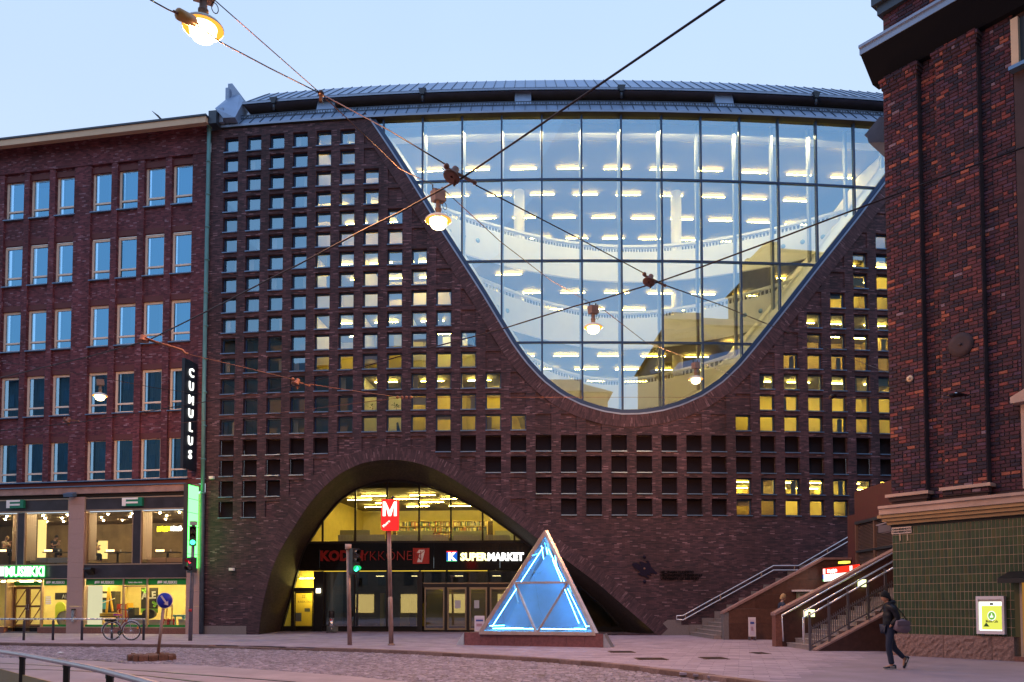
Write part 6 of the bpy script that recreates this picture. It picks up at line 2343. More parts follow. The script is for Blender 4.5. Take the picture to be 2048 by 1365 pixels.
# metro entrance wall with louvres, facing left
me_ = thing('metro_entrance', 'reddish granite metro entrance block with dark louvred grille under the corner building', 'entrance block', (15, 31, 0))
XW = 14.62
RGW = M('red_entrance_wall', (.075, .025, .028), .6, noise=.25, scale=5, bump=.1)
for y0, y1, z0, z1 in ((34.0, 34.75, 0, 5.35), (27, 34.0, 4.95, 6.3), (27, 34.0, -.1, 2.4)):
    MB().hexa([(XW, y0, z0), (XW + .5, y0, z0), (XW + .5, y1, z0), (XW, y1, z0), (XW, y0, z1), (XW + .5, y0, z1), (XW + .5, y1, z1), (XW, y1, z1)]).build('wall_slab', RGW, me_)
MB().hexa([(XW + .35, 27, 2.4), (XW + .5, 27, 2.4), (XW + .5, 34, 2.4), (XW + .35, 34, 2.4), (XW + .35, 27, 4.95), (XW + .5, 27, 4.95), (XW + .5, 34, 4.95), (XW + .35, 34, 4.95)]).build('grille_back', BLACK_M, me_)
LOUV = M('louvre_slat', (.22, .17, .18), .5, .2)
for i in range(42):
    z = 2.43 + i * .06
    MB().mesh([(XW + .08, 27, z), (XW + .08, 34, z), (XW + .28, 34, z + .07), (XW + .28, 27, z + .07), (XW + .08, 27, z + .012), (XW + .08, 34, z + .012), (XW + .28, 34, z + .082), (XW + .28, 27, z + .082)],
              [(0, 1, 2, 3), (7, 6, 5, 4), (0, 4, 5, 1)]).build('louvre_slat', LOUV, me_)
for y in (33.97, 32.25, 30.5, 28.8):
    ybox(MB(), XW + .0, XW + .1, y - .05, y + .05, 2.4, 4.95).build('grille_post', M('grille_bronze', (.20, .13, .11), .5, .3), me_)
ybox(MB(), XW - .02, XW + .1, 27, 34, 4.90, 5.02).build('grille_header', ZINC_D, me_)
ybox(MB(), XW + .0, XW + .09, 27, 34, 3.70, 3.78).build('grille_rail', ZINC_D, me_)
ybox(MB(), XW, XW + .3, 28.9, 34.3, -.1, 2.4).build('inner_wall', RGW, me_)
# stair in front with steel railing
sb_ = thing('front_staircase', 'granite steps rising right between a thick parapet and a low sloping wall', 'staircase', (10, 27, 0))
YB0, YB1 = 26.12, 28.42
for i in range(15):
    x0 = 9.72 + .30 * i
    m = MB()
    ybox(m, x0 + .02, x0 + .34, YB0, YB1, .16 * i - .1 if i == 0 else .16 * (i - 1) + .01, .16 * i + .125)
    ybox(m, x0, x0 + .34, YB0, YB1, .16 * i + .125, .16 * i + .16)
    m.build('step', STEP, sb_)
YP2 = 28.45
xp = yx(1551, YP2)
zp0 = yz(1226, YP2, 1557)
slp = (yz(1112, YP2, 1770) - zp0) / (yx(1768, YP2) - xp)
xq = 15.0
ybox(MB(), xp, xp + .22, YP2 + .0, YP2 + .42, -.1, zp0 - .02).build('end_post', GRANITE_R, sb_)
DRG = M('dark_red_granite', (.062, .026, .022), .45, noise=.3, scale=8)
MB().prism([(xp + .225, YP2, -.1), (xq, YP2, -.1), (xq, YP2, zp0 + slp * (xq - xp) - .1), (xp + .225, YP2, zp0 + slp * .22 - .1)], (0, .40, 0)).build('parapet', DRG, sb_)
MB().hexa([(xp - .03, YP2 - .04, zp0 - .10), (xq, YP2 - .04, zp0 + slp * (xq - xp) - .10), (xq, YP2 + .46, zp0 + slp * (xq - xp) - .10), (xp - .03, YP2 + .46, zp0 - .10),
           (xp - .03, YP2 - .04, zp0), (xq, YP2 - .04, zp0 + slp * (xq - xp)), (xq, YP2 + .46, zp0 + slp * (xq - xp)), (xp - .03, YP2 + .46, zp0)]).build('coping', CAP, sb_)
YL = 25.72
xl0 = 9.74
MB().prism([(xl0, YL, -.1), (xl0 + 5, YL, -.1), (xl0 + 5, YL, 2.58), (xl0 + .05, YL, -.0)], (0, .37, 0)).build('low_wall', DRG, sb_)
MB().hexa([(xl0, YL - .02, -.02), (xl0 + 5, YL - .02, 2.58), (xl0 + 5, YL + .38, 2.58), (xl0, YL + .38, -.02), (xl0, YL - .02, .04), (xl0 + 5, YL - .02, 2.64), (xl0 + 5, YL + .38, 2.64), (xl0, YL + .38, .04)]).build('coping', CAP, sb_)
rl_ = thing('stair_railing', 'dark steel balustrade with bright handrail on the low stair wall', 'railing', (10, 25.9, 0))
POSTM = M('grey_steel_post', (.16, .14, .16), .4, .5)
HAND = M('polished_handrail', (.90, .93, .97), .32, .75)
YR = 25.92
slr = .52
posts = []
for px_, py0, py1 in ((1620, 1300, 1224), (1658.8, 1279, 1201.5), (1697, 1255, 1179.6), (1736.5, 1234.6, 1158), (1771.7, 1214, 1138)):
    a, b = yp(px_, py0, YR), yp(px_, py1, YR)
    posts.append((a.x, a.z, b.z))
for k in range(3):
    x, z0, z1 = posts[-1]
    posts.append((x + .62, z0 + .62 * slr, z1 + .62 * slr))
for x, z0, z1 in posts:
    m = MB()
    m.bar((x, YR, z0 - .08), (x, YR, z1), .065, .065)
    m.build('post', POSTM, rl_)
for (x0, a0, b0_), (x1, a1_, b1_) in zip(posts, posts[1:]):
    for f0, f1 in ((.52, None), (.10, None)):
        MB().bar((x0, YR, a0 + (b0_ - a0) * f0), (x1, YR, a1_ + (b1_ - a1_) * f0), .03, .04).build('rail', POSTM, rl_)
    for k in range(1, 9):
        t_ = k / 9
        x = x0 + (x1 - x0) * t_
        zl_ = a0 + (a1_ - a0) * t_
        hh = (b0_ - a0)
        MB().bar((x, YR, zl_ + hh * .10), (x, YR, zl_ + hh * .60), .022).build('baluster', POSTM, rl_)
    MB().tube([(x0, YR - .05, b0_ - .10), (x1, YR - .05, b1_ - .10)], .028, 8).build('handrail', HAND, rl_)
p = yp(1605, 1236, YR)
MB().tube([(p.x, YR - .05, .35), (p.x, YR - .05, p.z), (posts[0][0], YR - .05, posts[0][2] - .1)], .028, 8).build('handrail', HAND, rl_)
hr = thing('stair_handrail', 'bright tubular handrail fixed along the thick front parapet', 'handrail', (10, 28.3, 0))
q0, q1 = yp(1564, 1231, YP2 - .12), yp(1776, 1112, YP2 - .12)
d_ = (q1 - q0) / (q1.x - q0.x)
MB().tube([yp(1566.5, 1283, YP2 - .12), q0, q0 + d_ * 5.5], .03, 8).build('rail_tube', HAND, hr)
q2 = yp(1607.5, 1223, YB0 + 1.0)
q3 = yp(1776, 1129, YB0 + 1.0)
MB().tube([(q2.x, q2.y, .0), q2, q2 + (q3 - q2) * 1.3], .028, 8).build('rail_tube', HAND, hr)
for k in range(4):
    c = q0 + d_ * (.5 + 1.1 * k)
    MB().bar(c - Vector((0, 0, .04)), (c.x, YP2, c.z - .10), .025).build('bracket', POSTM, hr)
lh = thing('wall_handrail', 'double bright handrail climbing the brick library wall above grey steps', 'handrail', (9, 39, 1))
def wallp(px_, py_):
    s_, z_ = fac(px_, py_, -.14)
    return fp(s_, z_, -.14)
top = [wallp(*p) for p in ((1353, 1239), (1353.5, 1232), (1366, 1231.5), (1547, 1131.7), (1597, 1131.7), (1701, 1071.4), (1760, 1037))]
low = [wallp(*p) for p in ((1353, 1239), (1366, 1240.3), (1547, 1140.7), (1597, 1140.7), (1701, 1080.6), (1760, 1046))]
MB().tube(top, .026, 8).build('rail_tube', HAND, lh)
MB().tube(low, .026, 8).build('rail_tube', HAND, lh)
for px_, py_ in ((1371, 1234), (1441, 1195), (1523, 1149.5), (1589, 1136), (1655, 1102)):
    c = wallp(px_, py_)
    m = MB()
    m.bar(c + Vector((0, 0, .08)), c - Vector((0, 0, .16)), .05, .02)
    m.bar(c - Vector((0, 0, .05)), c + Vector((0, .2, -.05)), .025)
    m.build('bracket', BRS, lh)
LG = emis('stair_wall_lamp', (.92, 1, .42), 2.6)
for (x0, x1, y0, y1), lab in (((1610.5, 1628, 1219.5, 1234), 'lit square wall lamp low on the front parapet by the first step'), ((1717.5, 1733.5, 1159.5, 1174), 'lit square wall lamp high on the front parapet near the tiles')):
    a, b = yp(x0, y1, YP2 - .1), yp(x1, y0, YP2 - .1)
    t = thing('stair_lamp', lab, 'wall lamp', ((a.x + b.x) / 2, YP2 - .05, a.z), 'lit wall lamps beside the front stair')
    ybox(MB(), a.x, b.x, YP2 - .16, YP2 - .03, a.z, b.z).build('lamp_glass', LG, t)
    ybox(MB(), a.x - .02, b.x + .02, YP2 - .03, YP2 - .002, a.z - .02, b.z + .02).build('back_plate', BLACK, t)
# metro sign, info board, pavement boards
XS = 13.25
t = thing('metro_sign', 'lit red and white metro station sign over the lower entrance', 'metro sign', (XS, 32, 3))
RLIT = emis('lit_red_sign', (1, .035, .015), 1.3)
WLIT = emis('lit_white_sign', (.97, 1, .88), 2.2)
def xpl(px_, py_, X):
    d = ray(px_, py_)
    return CAM + d * (X / d.x)
c1, c2_ = xpl(1645.5, 1137.5, XS), xpl(1645.5, 1163.5, XS)
yn = c1.y - 3.6
zm = c2_.z + (c1.z - c2_.z) * .53
def sbox(y0, y1, z0, z1, x0, x1, nm, mt): return ybox(MB(), x0, x1, y0, y1, z0, z1).build(nm, mt, t)
sbox(yn, c1.y, c2_.z, c1.z, XS + .02, XS + .25, 'sign_box', BLACK)
sbox(yn, c1.y, zm, c1.z, XS, XS + .018, 'lit_panel', RLIT)
sbox(yn, c1.y, c2_.z, zm - .01, XS, XS + .018, 'lit_panel', WLIT)
FM = lambda y, z: frame((XS - .006, y, z), (0, -1, 0), (0, 0, 1))
hh = c1.z - zm
text('lettering', 'M', KW, FM(c1.y - .06, zm + hh * .14), hh * 1.0, t, extrude=.003, bold=.02)
text('lettering', 'Helsingin yliopisto', KW, FM(c1.y - .50, zm + hh * .24), hh * .70, t, extrude=.003, bold=.012, sx=.74)
text('lettering', 'M', KW, FM(c1.y - 2.75, zm + hh * .14), hh * 1.0, t, extrude=.003, bold=.02)
sbox(c1.y - .10, c1.y, c2_.z, zm - .2, XS - .006, XS - .001, 'coloured_strip', emis('lit_green_strip', (.1, .7, .15), 1))
sbox(c1.y - .10, c1.y, zm - .2, zm - .01, XS - .006, XS - .001, 'coloured_strip', emis('lit_blue_strip', (.05, .15, .8), 1))
yb = (c1.y + yn) / 2
ybox(MB(), XS + .1, XW, yb - .05, yb + .05, c1.z - .15, c1.z - .05).build('bracket', BLACK, t)
ybox(MB(), XS - .15, XS + .12, c1.y - 2.5, c1.y - 2.0, c1.z + .1, c1.z + .18).build('downlight', emis('yellow_downlight', (1, .75, .08), 2.5), t)
t = thing('info_board', 'pale information board with white hood on the granite parapet wall', 'notice board', (11.8, YP1 - .1, 1.7))
a, b = yp(1594, 1204, YP1 - .1), yp(1645, 1184.5, YP1 - .1)
ybox(MB(), a.x, b.x, YP1 - .10, YP1 - .02, a.z, b.z).build('board_frame', M('olive_board', (.25, .27, .17), .6), t)
ybox(MB(), a.x + .06, b.x - .06, YP1 - .115, YP1 - .101, a.z + .05, b.z - .05).build('board_sheet', M('board_sheet', (.42, .42, .30), .7), t)
for k in range(3):
    z = b.z - .13 - .11 * k
    ybox(MB(), a.x + .12, b.x - .2 - .1 * (k % 2), YP1 - .121, YP1 - .116, z - .02, z + .02).build('printed_line', DK, t)
a, b = yp(1588, 1183.5, YP1 - .3), yp(1650, 1180, YP1 - .3)
ybox(MB(), a.x, b.x, YP1 - .36, YP1 - .01, a.z, b.z).build('hood', FRW, t)
def aboard(px0, px1, py0, py1, Y, label, name):
    a, b = yp(px0, py1, Y), yp(px1, py0, Y)
    t = thing(name, label, 'pavement board', ((a.x + b.x) / 2, Y, 0), 'pavement boards')
    w = b.x - a.x
    ybox(MB(), a.x, b.x, Y, Y + .04, .16, b.z).build('board_panel', FRW, t)
    ybox(MB(), a.x + .05, b.x - .05, Y - .008, Y - .001, .24, b.z - .10).build('printed_sheet', M('pale_sheet', (.62, .55, .66), .6), t)
    for k in range(4):
        z = .42 + (b.z - .80) * k / 4
        ybox(MB(), a.x + .10, b.x - .10 - .03 * (k % 2), Y - .014, Y - .009, z, z + .02).build('printed_line', M('red_grey_print', (.35, .12, .16), .6), t)
    ybox(MB(), a.x + .07, b.x - .07, Y - .014, Y - .009, b.z - .28, b.z - .19).build('printed_logo', M('blue_logo', (.05, .09, .35), .6), t)
    for x in (a.x + .02, b.x - .06):
        ybox(MB(), x, x + .04, Y - .12, Y + .16, .0, .16).build('leg', POSTM, t)
aboard(1497.5, 1511.5, 1235, 1278, 33.6, 'slim white pavement board standing against the brown granite parapet', 'pavement_board')
aboard(949, 969, 1232, 1264, 40.2, 'white framed pavement board standing left of the glass pyramid', 'pavement_board')
# ---------------------------------------------------------------- glass pyramid with neon tubes
NEON_G = glass('pyramid_glass', .08, (.60, .84, 1.0), (.75, .92, 1))
py_ = thing('glass_pyramid', 'blue-lit glass pyramid with neon tubes on a low red granite base', 'pyramid', (.9, 30, 0))
A_, B_ = Vector((-1.16, 29.30, 0)), Vector((2.93, 28.00, 0))
dv = (B_ - A_).normalized()
nv = Vector((-dv.y, dv.x, 0))                               # away from the viewer
side = (B_ - A_).length
C_ = (A_ + B_) / 2 + nv * side * .866
ZB = .47
cen = (A_ + B_ + C_) / 3
ap = yp(1100.3, 1063, cen.y)
apex = Vector((cen.x, cen.y, ap.z))
for q in (A_, B_, C_): q.z = ZB
PGR_ = M('purple_red_granite', (.20, .075, .082), .5, noise=.3, scale=10, bump=.1)
# plinth: triangle with cut corners, clad in slabs
e0 = gp(928.5, 1290.7)
e1 = gp(1206, 1295.5)
fd = (e1 - e0).normalized()
fn = Vector((-fd.y, fd.x, 0))
L = (e1 - e0).length
n = 8
for i in range(n):
    a, b = e0 + fd * (L * i / n + .004), e0 + fd * (L * (i + 1) / n - .004)
    MB().hexa([a, b, b + fn * .08, a + fn * .08] + [q + Vector((0, 0, ZB - .05)) for q in (a, b, b + fn * .08, a + fn * .08)]).build('base_slab', PGR_, py_)
bk = [e0, e1, e1 + (C_ - B_).normalized() * .5, Vector((C_.x, C_.y, 0)) + dv * .45 + nv * .3, Vector((C_.x, C_.y, 0)) - dv * .45 + nv * .3, e0 + (C_ - A_).normalized() * .5]
for q in bk: q.z = 0
cin = sum(bk, Vector()) / 6
core = [q.lerp(cin, .035) for q in bk]
MB().prism(core, (0, 0, ZB - .055)).build('base_core', PGR_, py_)
MB().prism([q + Vector((0, 0, ZB - .05)) for q in bk], (0, 0, .05)).build('base_top', PGR_, py_)
FIN = M('aluminium_fin', (.55, .52, .55), .35, .8, noise=.1)
for c, sgn, px0, py0, px1, py1 in ((e0, -1, 912.6, 1290, 930, 1265), (e1, 1, 1223, 1296, 1208, 1268)):
    far = gp(px0, py0)
    top = c + Vector((0, 0, ZB))
    m = MB()
    m.prism([far, c + Vector((0, 0, 0)) + fd * sgn * .02, top + fd * sgn * .02], fn * .55)
    m.build('corner_fin', FIN, py_)
PFR = M('pyramid_frame', (.58, .46, .44), .38, .7, noise=.15, scale=5)
m_e = .16
for a, b in ((A_, apex), (B_, apex), (C_, apex), (A_, B_), (B_, C_), (C_, A_)):
    MB().bar(a, b, .15, .12).build('frame_bar', PFR, py_)
def face_pts(p, q):
    mm = .485
    l, r = p.lerp(apex, mm), q.lerp(apex, mm)
    bm_ = (p + q) / 2
    return l, r, bm_
for p, q in ((A_, B_), (B_, C_), (C_, A_)):
    l, r, bm_ = face_pts(p, q)
    for a, b, w in ((l, r, .12), (l.lerp(r, .05), bm_, .075), (r.lerp(l, .05), bm_, .075)):
        MB().bar(a, b, w, .07).build('frame_bar', PFR, py_)
    for tri in ((l, r, apex), (p, bm_, l), (bm_, q, r), (l, bm_, r)):
        MB().face(tri).build('glass_pane', NEON_G, py_)
def inner(p, k=.88):
    c = (A_ + B_ + C_ + apex) / 4
    return c + (p - c) * k
NEON = emis('neon_tube', (.10, .50, 1.0), 16)
NEON_W = emis('neon_tube_core', (.16, .55, 1.0), 28)
Ai, Bi, Ci, Pi_ = (inner(q, .84) for q in (A_, B_, C_, apex))
m_ = lambda a, b, t0, t1: (a.lerp(b, t0), a.lerp(b, t1))
tubes = [m_(Ai, Pi_, .02, .46), m_(Ai, Pi_, .54, .95), m_(Bi, Pi_, .02, .46), m_(Bi, Pi_, .54, .93), m_(Bi + Vector((-.22, .2, .05)), Pi_, .05, .46), m_(Bi + Vector((-.22, .2, .05)), Pi_, .54, .80),
         m_(Ai, Bi, .02, .45), m_(Ai, Bi, .53, .98), m_(Ci, Pi_, .05, .46), m_(Ci, Pi_, .54, .95), m_(Bi, Ci, .05, .45), m_(Bi, Ci, .55, .95), m_(Ai, Ci, .05, .45), m_(Ai, Ci, .55, .95)]
for a, b in tubes:
    MB().tube([a, b], .014, 6).build('neon_tube', NEON_W, py_)
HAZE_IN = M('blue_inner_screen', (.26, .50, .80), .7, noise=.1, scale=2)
k = .80
Aj, Bj, Cj, Pj = (inner(q, k) for q in (A_, B_, C_, apex))
sh = nv * .9
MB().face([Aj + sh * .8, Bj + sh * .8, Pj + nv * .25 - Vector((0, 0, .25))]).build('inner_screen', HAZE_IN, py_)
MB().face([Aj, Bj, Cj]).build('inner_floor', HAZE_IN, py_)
# ---------------------------------------------------------------- metro post, traffic lights, arrow sign
POLE = M('weathered_pole', (.33, .225, .20), .5, .45, noise=.35, scale=5, stretch=(1, 1, .4))
def pole(m, px, pyb, pxt, pyt, r0, r1=None):
    b = gp(px, pyb)
    t = yp(pxt, pyt, b.y)
    m.tube([b - Vector((0, 0, .05)), t], [r0, r1 or r0], 10)
    return b, t
b = gp(782.5, 1291)
t = thing('metro_post', 'tall slim post with red and white lit metro sign in front of arch', 'metro sign', b)
m = MB()
for dx_ in (-.055, .055):
    p0 = b + Vector((dx_, 0, -.05))
    p1 = yp(778, 1062, b.y) + Vector((dx_, 0, 0))
    if dx_ < 0:
        c0, c1 = b - Vector((0, 0, .05)), yp(778, 1062, b.y)
        m.tube([c0, c0.lerp(c1, .42), c0.lerp(c1, .43)], [.09, .088, .06], 10)
    m.tube([p0.lerp(p1, .41).lerp(c0.lerp(c1, .41), .4), p1.lerp(c1, .4)], .042, 8)
m.build('post', POLE, t)
MB().tube([b, b + Vector((0, 0, .06))], .13, 10).build('post_foot', POLE, t)
tl_, br_ = yp(763.5, 1000, b.y), yp(797, 1061.5, b.y)
def rounded(x0, x1, z0, z1, r, y):
    pts = []
    for cx2, cz2, a0 in ((x1 - r, z1 - r, 0), (x0 + r, z1 - r, 90), (x0 + r, z0 + r, 180), (x1 - r, z0 + r, 270)):
        for i in range(5):
            a = math.radians(a0 + i * 22.5)
            pts.append((cx2 + r * math.cos(a), y, cz2 + r * math.sin(a)))
    return pts[::-1]
MRED = emis('lit_metro_red', (1.0, .030, .028), 1.25)
MB().prism(rounded(tl_.x, br_.x, br_.z, tl_.z, .07, b.y - .13), (0, .26, 0)).build('sign_box', MRED, t)
W, H = br_.x - tl_.x, tl_.z - br_.z
fm = lambda x, z: frame((tl_.x + x, b.y - .145, br_.z + z), (1, 0, 0), (0, 0, 1))
MWH = emis('lit_metro_white', (1, .93, .80), 2.0)
x0, z0, h_ = W * .10, H * .455, H * .47
wM = W * .82
m = MB()
y_ = b.y - .145
st = .20
for poly in ([(0, 0), (st, 0), (st, .78), (st * .98, 1), (0, 1)], [(1 - st, 0), (1, 0), (1, 1), (1 - st * .98, 1), (1 - st, .78)],
             [(st * .96, 1), (st * 1.02, .70), (.40, 0), (.5, 0), (.5, .38)], [(1 - st * .96, 1), (.5, .38), (.5, 0), (.60, 0), (1 - st * 1.02, .70)]):
    m.prism([(tl_.x + x0 + u * wM, y_, br_.z + z0 + v * h_) for u, v in poly], (0, .012, 0))
m.build('lettering', MWH, t)
text('lettering', 'Metro', MWH, frame((tl_.x + W * .16, b.y - .14, br_.z + H * .08), (1, 0, .95), (-.95, 0, 1)), .135, t, extrude=.003, bold=.002)
LAMP_P = yp(786, 996, b.y)
MB().ball(LAMP_P, .07, 6).build('top_bracket', BLACK, t)
GRN = emis('green_signal', (.05, 1.0, .55), 5)
GRN2 = emis('green_hood_glow', (.02, .7, .22), 1.2)  # visor glow stands in for the green light falling from the lens
REDS = emis('red_signal', (1, .03, .05), 3.5)
LENS = M('dark_lens', (.02, .012, .012), .2, spec=.8)
HOOD = M('signal_hood', (.022, .022, .024), .4)
def signal(t, c, lens, yaw, n=3, hsz=.30, lit=2):
    """head of stacked round lenses; c = top centre of the head, yaw = facing"""
    R_ = Matrix.Translation(c) @ Matrix.Rotation(yaw, 4, 'Z')
    MB().boxm(R_, (-hsz / 2, -.10, -hsz * n), (hsz / 2, .12, 0)).build('signal_head', HOOD, t)
    for i in range(n):
        z = -hsz * (i + .5)
        m = MB()
        vs, fs = [], []
        for k in range(13):
            a = math.radians(-30 + 240 * k / 12)
            for y, r in ((-.10, .115), (-.30 + .06 * abs(math.sin(a) < 0), .105)):
                vs.append(R_ @ Vector((r * math.cos(a), y, z + r * math.sin(a))))
        for k in range(12):
            fs.append((2 * k, 2 * k + 1, 2 * k + 3, 2 * k + 2))
        m.mesh(vs, fs, True)
        m.build('signal_visor', HOOD if i != lit else GRN2 if lens is GRN else HOOD, t)
        MB().lathe([(.001, .02), (.07, .015), (.1, 0)], R_ @ Vector((0, -.105, z)), 14, R_.to_3x3() @ Matrix.Rotation(PI / 2, 3, 'X')).build('signal_lens', lens if i == lit else LENS, t)
b = gp(699.5, 1290.5)
t = thing('traffic_light', 'traffic light on a weathered pole showing green before the arch', 'traffic light', b)
m = MB()
_, tp_ = pole(m, 699.5, 1290.5, 696.5, 1098, .085, .075)
m.build('post', POLE, t)
MB().tube([tp_ - Vector((0, 0, .02)), tp_ + Vector((0, 0, .17))], .12, 12).build('post_cap', M('cap_plastic', (.52, .38, .33), .6), t)
c = yp(709.5, 1097.5, b.y - .1)
signal(t, c, GRN, .75)
MB().bar(tp_ - Vector((0, 0, .15)), c + Vector((0, .05, -.05)), .05).build('bracket', POLE, t)
MB().bar(tp_ - Vector((0, 0, .95)), c + Vector((0, .05, -.92)), .05).build('bracket', POLE, t)
b = gp(380.5, 1282)
t = thing('traffic_light', 'two traffic light heads on grey pole by the green blade sign', 'traffic light', b)
m = MB()
_, tp_ = pole(m, 380.5, 1282, 387, 1050, .085, .07)
m.build('post', M('blue_grey_pole', (.16, .16, .20), .5, .4, noise=.25, scale=4), t)
MB().boxm(Matrix.Translation(tp_), (-.12, -.1, -.02), (.12, .1, .15)).build('post_cap', M('cap_grey', (.40, .42, .40), .6), t)
signal(t, yp(386, 1053, b.y - .25), GRN, .35, 3, .27)
signal(t, yp(384, 1115, b.y - .25), REDS, -.5, 2, .32, 0)
for z in (1060, 1090, 1120):
    p = yp(386, z, b.y)
    MB().bar(p, p - Vector((0, .25, 0)), .05).build('bracket', HOOD, t)
p = yp(381.6, 1218, b.y)
MB().tube([p, p - Vector((0, 0, .12))], .09, 10).build('pole_sticker', M('red_sticker', (.45, .03, .04), .6), t)
# traffic island and leaning arrow sign
isl = thing('traffic_island', 'small kerbed traffic island of worn reddish stones carrying the arrow sign', 'traffic island', gp(306, 1318, -.1))
cpt = gp(300, 1321, -.1)
i0, i1 = gp(256, 1324, -.1), gp(356, 1321, -.1)
ax_ = (i1 - i0).normalized()
ay = Vector((-ax_.y, ax_.x, 0))
Li = (i1 - i0).length
ISM = pieces_mat('island_stone', [(0, (.13, .065, .045)), (1, (.20, .10, .075))], rough=.85, bump=.6, bscale=24, noise=.4, nscale=10)
n = 5
rq = random.Random(2)
for row, (o0, o1) in enumerate(((0, .32), (.33, .95), (.96, 1.25))):
    for i in range(n if row != 1 else 3):
        k = n if row != 1 else 3
        a, b2 = Li * i / k + .01, Li * (i + 1) / k - .01
        if row != 1 and i == 0: a += .12
        if row != 1 and i == k - 1: b2 -= .12
        h = .16 + rq.uniform(-.02, .015)
        q = [i0 + ax_ * a + ay * o0, i0 + ax_ * b2 + ay * o0, i0 + ax_ * b2 + ay * o1, i0 + ax_ * a + ay * o1]
        cc = sum(q, Vector()) / 4
        tq = [p.lerp(cc, .10) + Vector((0, 0, h + rq.uniform(-.015, .015))) for p in q]
        mq = [p.lerp(cc, .01) + Vector((0, 0, h - .04)) for p in q]
        MB().hexa(q + mq).mesh(mq + tq, [(0, 1, 5, 4), (1, 2, 6, 5), (2, 3, 7, 6), (3, 0, 4, 7), (4, 5, 6, 7)]).build('island_stone', ISM, isl)
ys = cpt.y + .45
b = yp(315, 1311, ys)
tpn = yp(328.5, 1204, ys)
t = thing('arrow_sign', 'leaning round blue road sign with white arrow on a rusty pole', 'road sign', b)
MB().tube([b - Vector((0, 0, .1)), tpn], .045, 10).build('post', POLE, t)
cS = yp(329.5, 1201.5, ys - .07)
rS = 16.2 * ys / F
tlt = Matrix.Rotation(.06, 3, 'Y') @ Matrix.Rotation(PI / 2, 3, 'X')
BLUE = M('sign_blue', (.012, .02, .42), .4, noise=.08, scale=8)
WS = M('sign_white', (.72, .60, .60), .5)
MB().lathe([(.001, .0), (rS * .93, .0), (rS * .93, -.015)], cS - Vector((0, .008, 0)), 28, tlt).build('sign_face', BLUE, t)
MB().lathe([(rS * .90, .006), (rS, .006), (rS, -.02), (.001, -.02)], cS, 28, tlt).build('sign_rim', WS, t)
def arr(u, v):                                              # along arrow direction (down right)
    d = Vector((.60, 0, -.80))
    e = Vector((.80, 0, .60))
    return cS + Vector((0, -.022, 0)) + d * (u * rS) + e * (v * rS)
MB().prism([arr(u, v) for u, v in ((-.72, -.11), (.36, -.11), (.28, -.34), (.76, .0), (.28, .34), (.36, .11), (-.72, .11))], (0, .01, 0)).build('arrow', WS, t)
# ---------------------------------------------------------------- litter bin, railings
b = gp(663.5, 1266.5)
b = Vector((b.x, fp(0, 0).y + 4.0, 0))
b.x = (663.5 - 1024) / F * b.y
t = thing('litter_bin', 'slim steel litter bin on a single foot in front of dark glass', 'litter bin', b)
MB().lathe([(.001, .30), (.14, .32), (.15, .36), (.15, .82), (.14, .82)], b, 14).build('bin_body', STEEL, t)
MB().lathe([(.155, .80), (.16, .98), (.16, 1.14), (.12, 1.18), (.001, 1.18)], b, 14).build('bin_hood', BLACK, t)
MB().tube([b, b + Vector((0, 0, .34))], .035, 8).build('foot_tube', STEEL, t)
MB().lathe([(.30, 0), (.30, .03), (.04, .05)], b, 14).build('foot_plate', BLACK, t)
MB().boxm(Matrix.Translation(b), (-.03, -.157, .64), (.07, -.149, .74)).build('bin_badge', M('red_badge', (.45, .03, .03), .5), t)
DGREY = M('dark_grey_post', (.055, .055, .075), .45, .4, noise=.2)
t = thing('kerb_railing', 'long low railing of grey posts and pale rail along the music shop kerb', 'railing', gp(163, 1281))
yr = gp(163, 1281).y
xs_px = [-130, -70, -11, 47.5, 105.8, 163.5, 223.5, 287]
for px_ in xs_px:
    a, bb = yp(px_, 1281, yr), yp(px_, 1243, yr)
    MB().tube([(a.x, yr, -.05), (a.x, yr, .80), (a.x, yr, .86)], [.052, .052, .02], 8).build('post', DGREY, t)
a, bb = yp(-135, 1239.5, yr), yp(290, 1239.5, yr)
MB().tube([(a.x, yr, .89), (bb.x, yr, .89)], .033, 8).build('top_rail', STEEL, t)
t = thing('platform_railing', 'near black railing with rounded steel handrail and mustard panels at bottom left', 'railing', (-3.5, 6, -.1))
pr = [yp(x, y, Y) for x, y, Y in ((-70, 1291, 8.6), (45, 1312, 7.1), (133.5, 1328, 6.2), (220, 1347.5, 5.35), (330, 1378, 4.5), (480, 1425, 3.7))]
ztop_ = 1.0
pr = []
for px_, py__ in ((-70, 1290.5), (45, 1312), (133.5, 1328), (220, 1347.5), (320, 1374), (440, 1412)):
    q = gp(px_, py__, 1.02)
    pr.append(q)
MB().tube([gp(x, y, 1.04) for x, y in ((-170, 1278), (0, 1303.5), (45, 1310), (133, 1326.5), (180, 1336), (220, 1345.5), (330, 1375), (450, 1414))], .019, 10).build('handrail', M('worn_handrail', (.42, .36, .38), .38, .7, noise=.2, scale=9), t)
for q in pr:
    MB().bar((q.x, q.y, -.12), (q.x, q.y, 1.02), .04, .022).build('post', BLACK, t)
    MB().lathe([(.001, .028), (.027, .02), (.027, -.03)], q, 10).build('post_cap', BLACK, t)
    MB().bar((q.x - .05, q.y, .74), (q.x + .01, q.y, .74), .02).build('panel_clip', STEEL, t)
MUST = M('mustard_panel', (.20, .125, .012), .45, noise=.12, scale=2)
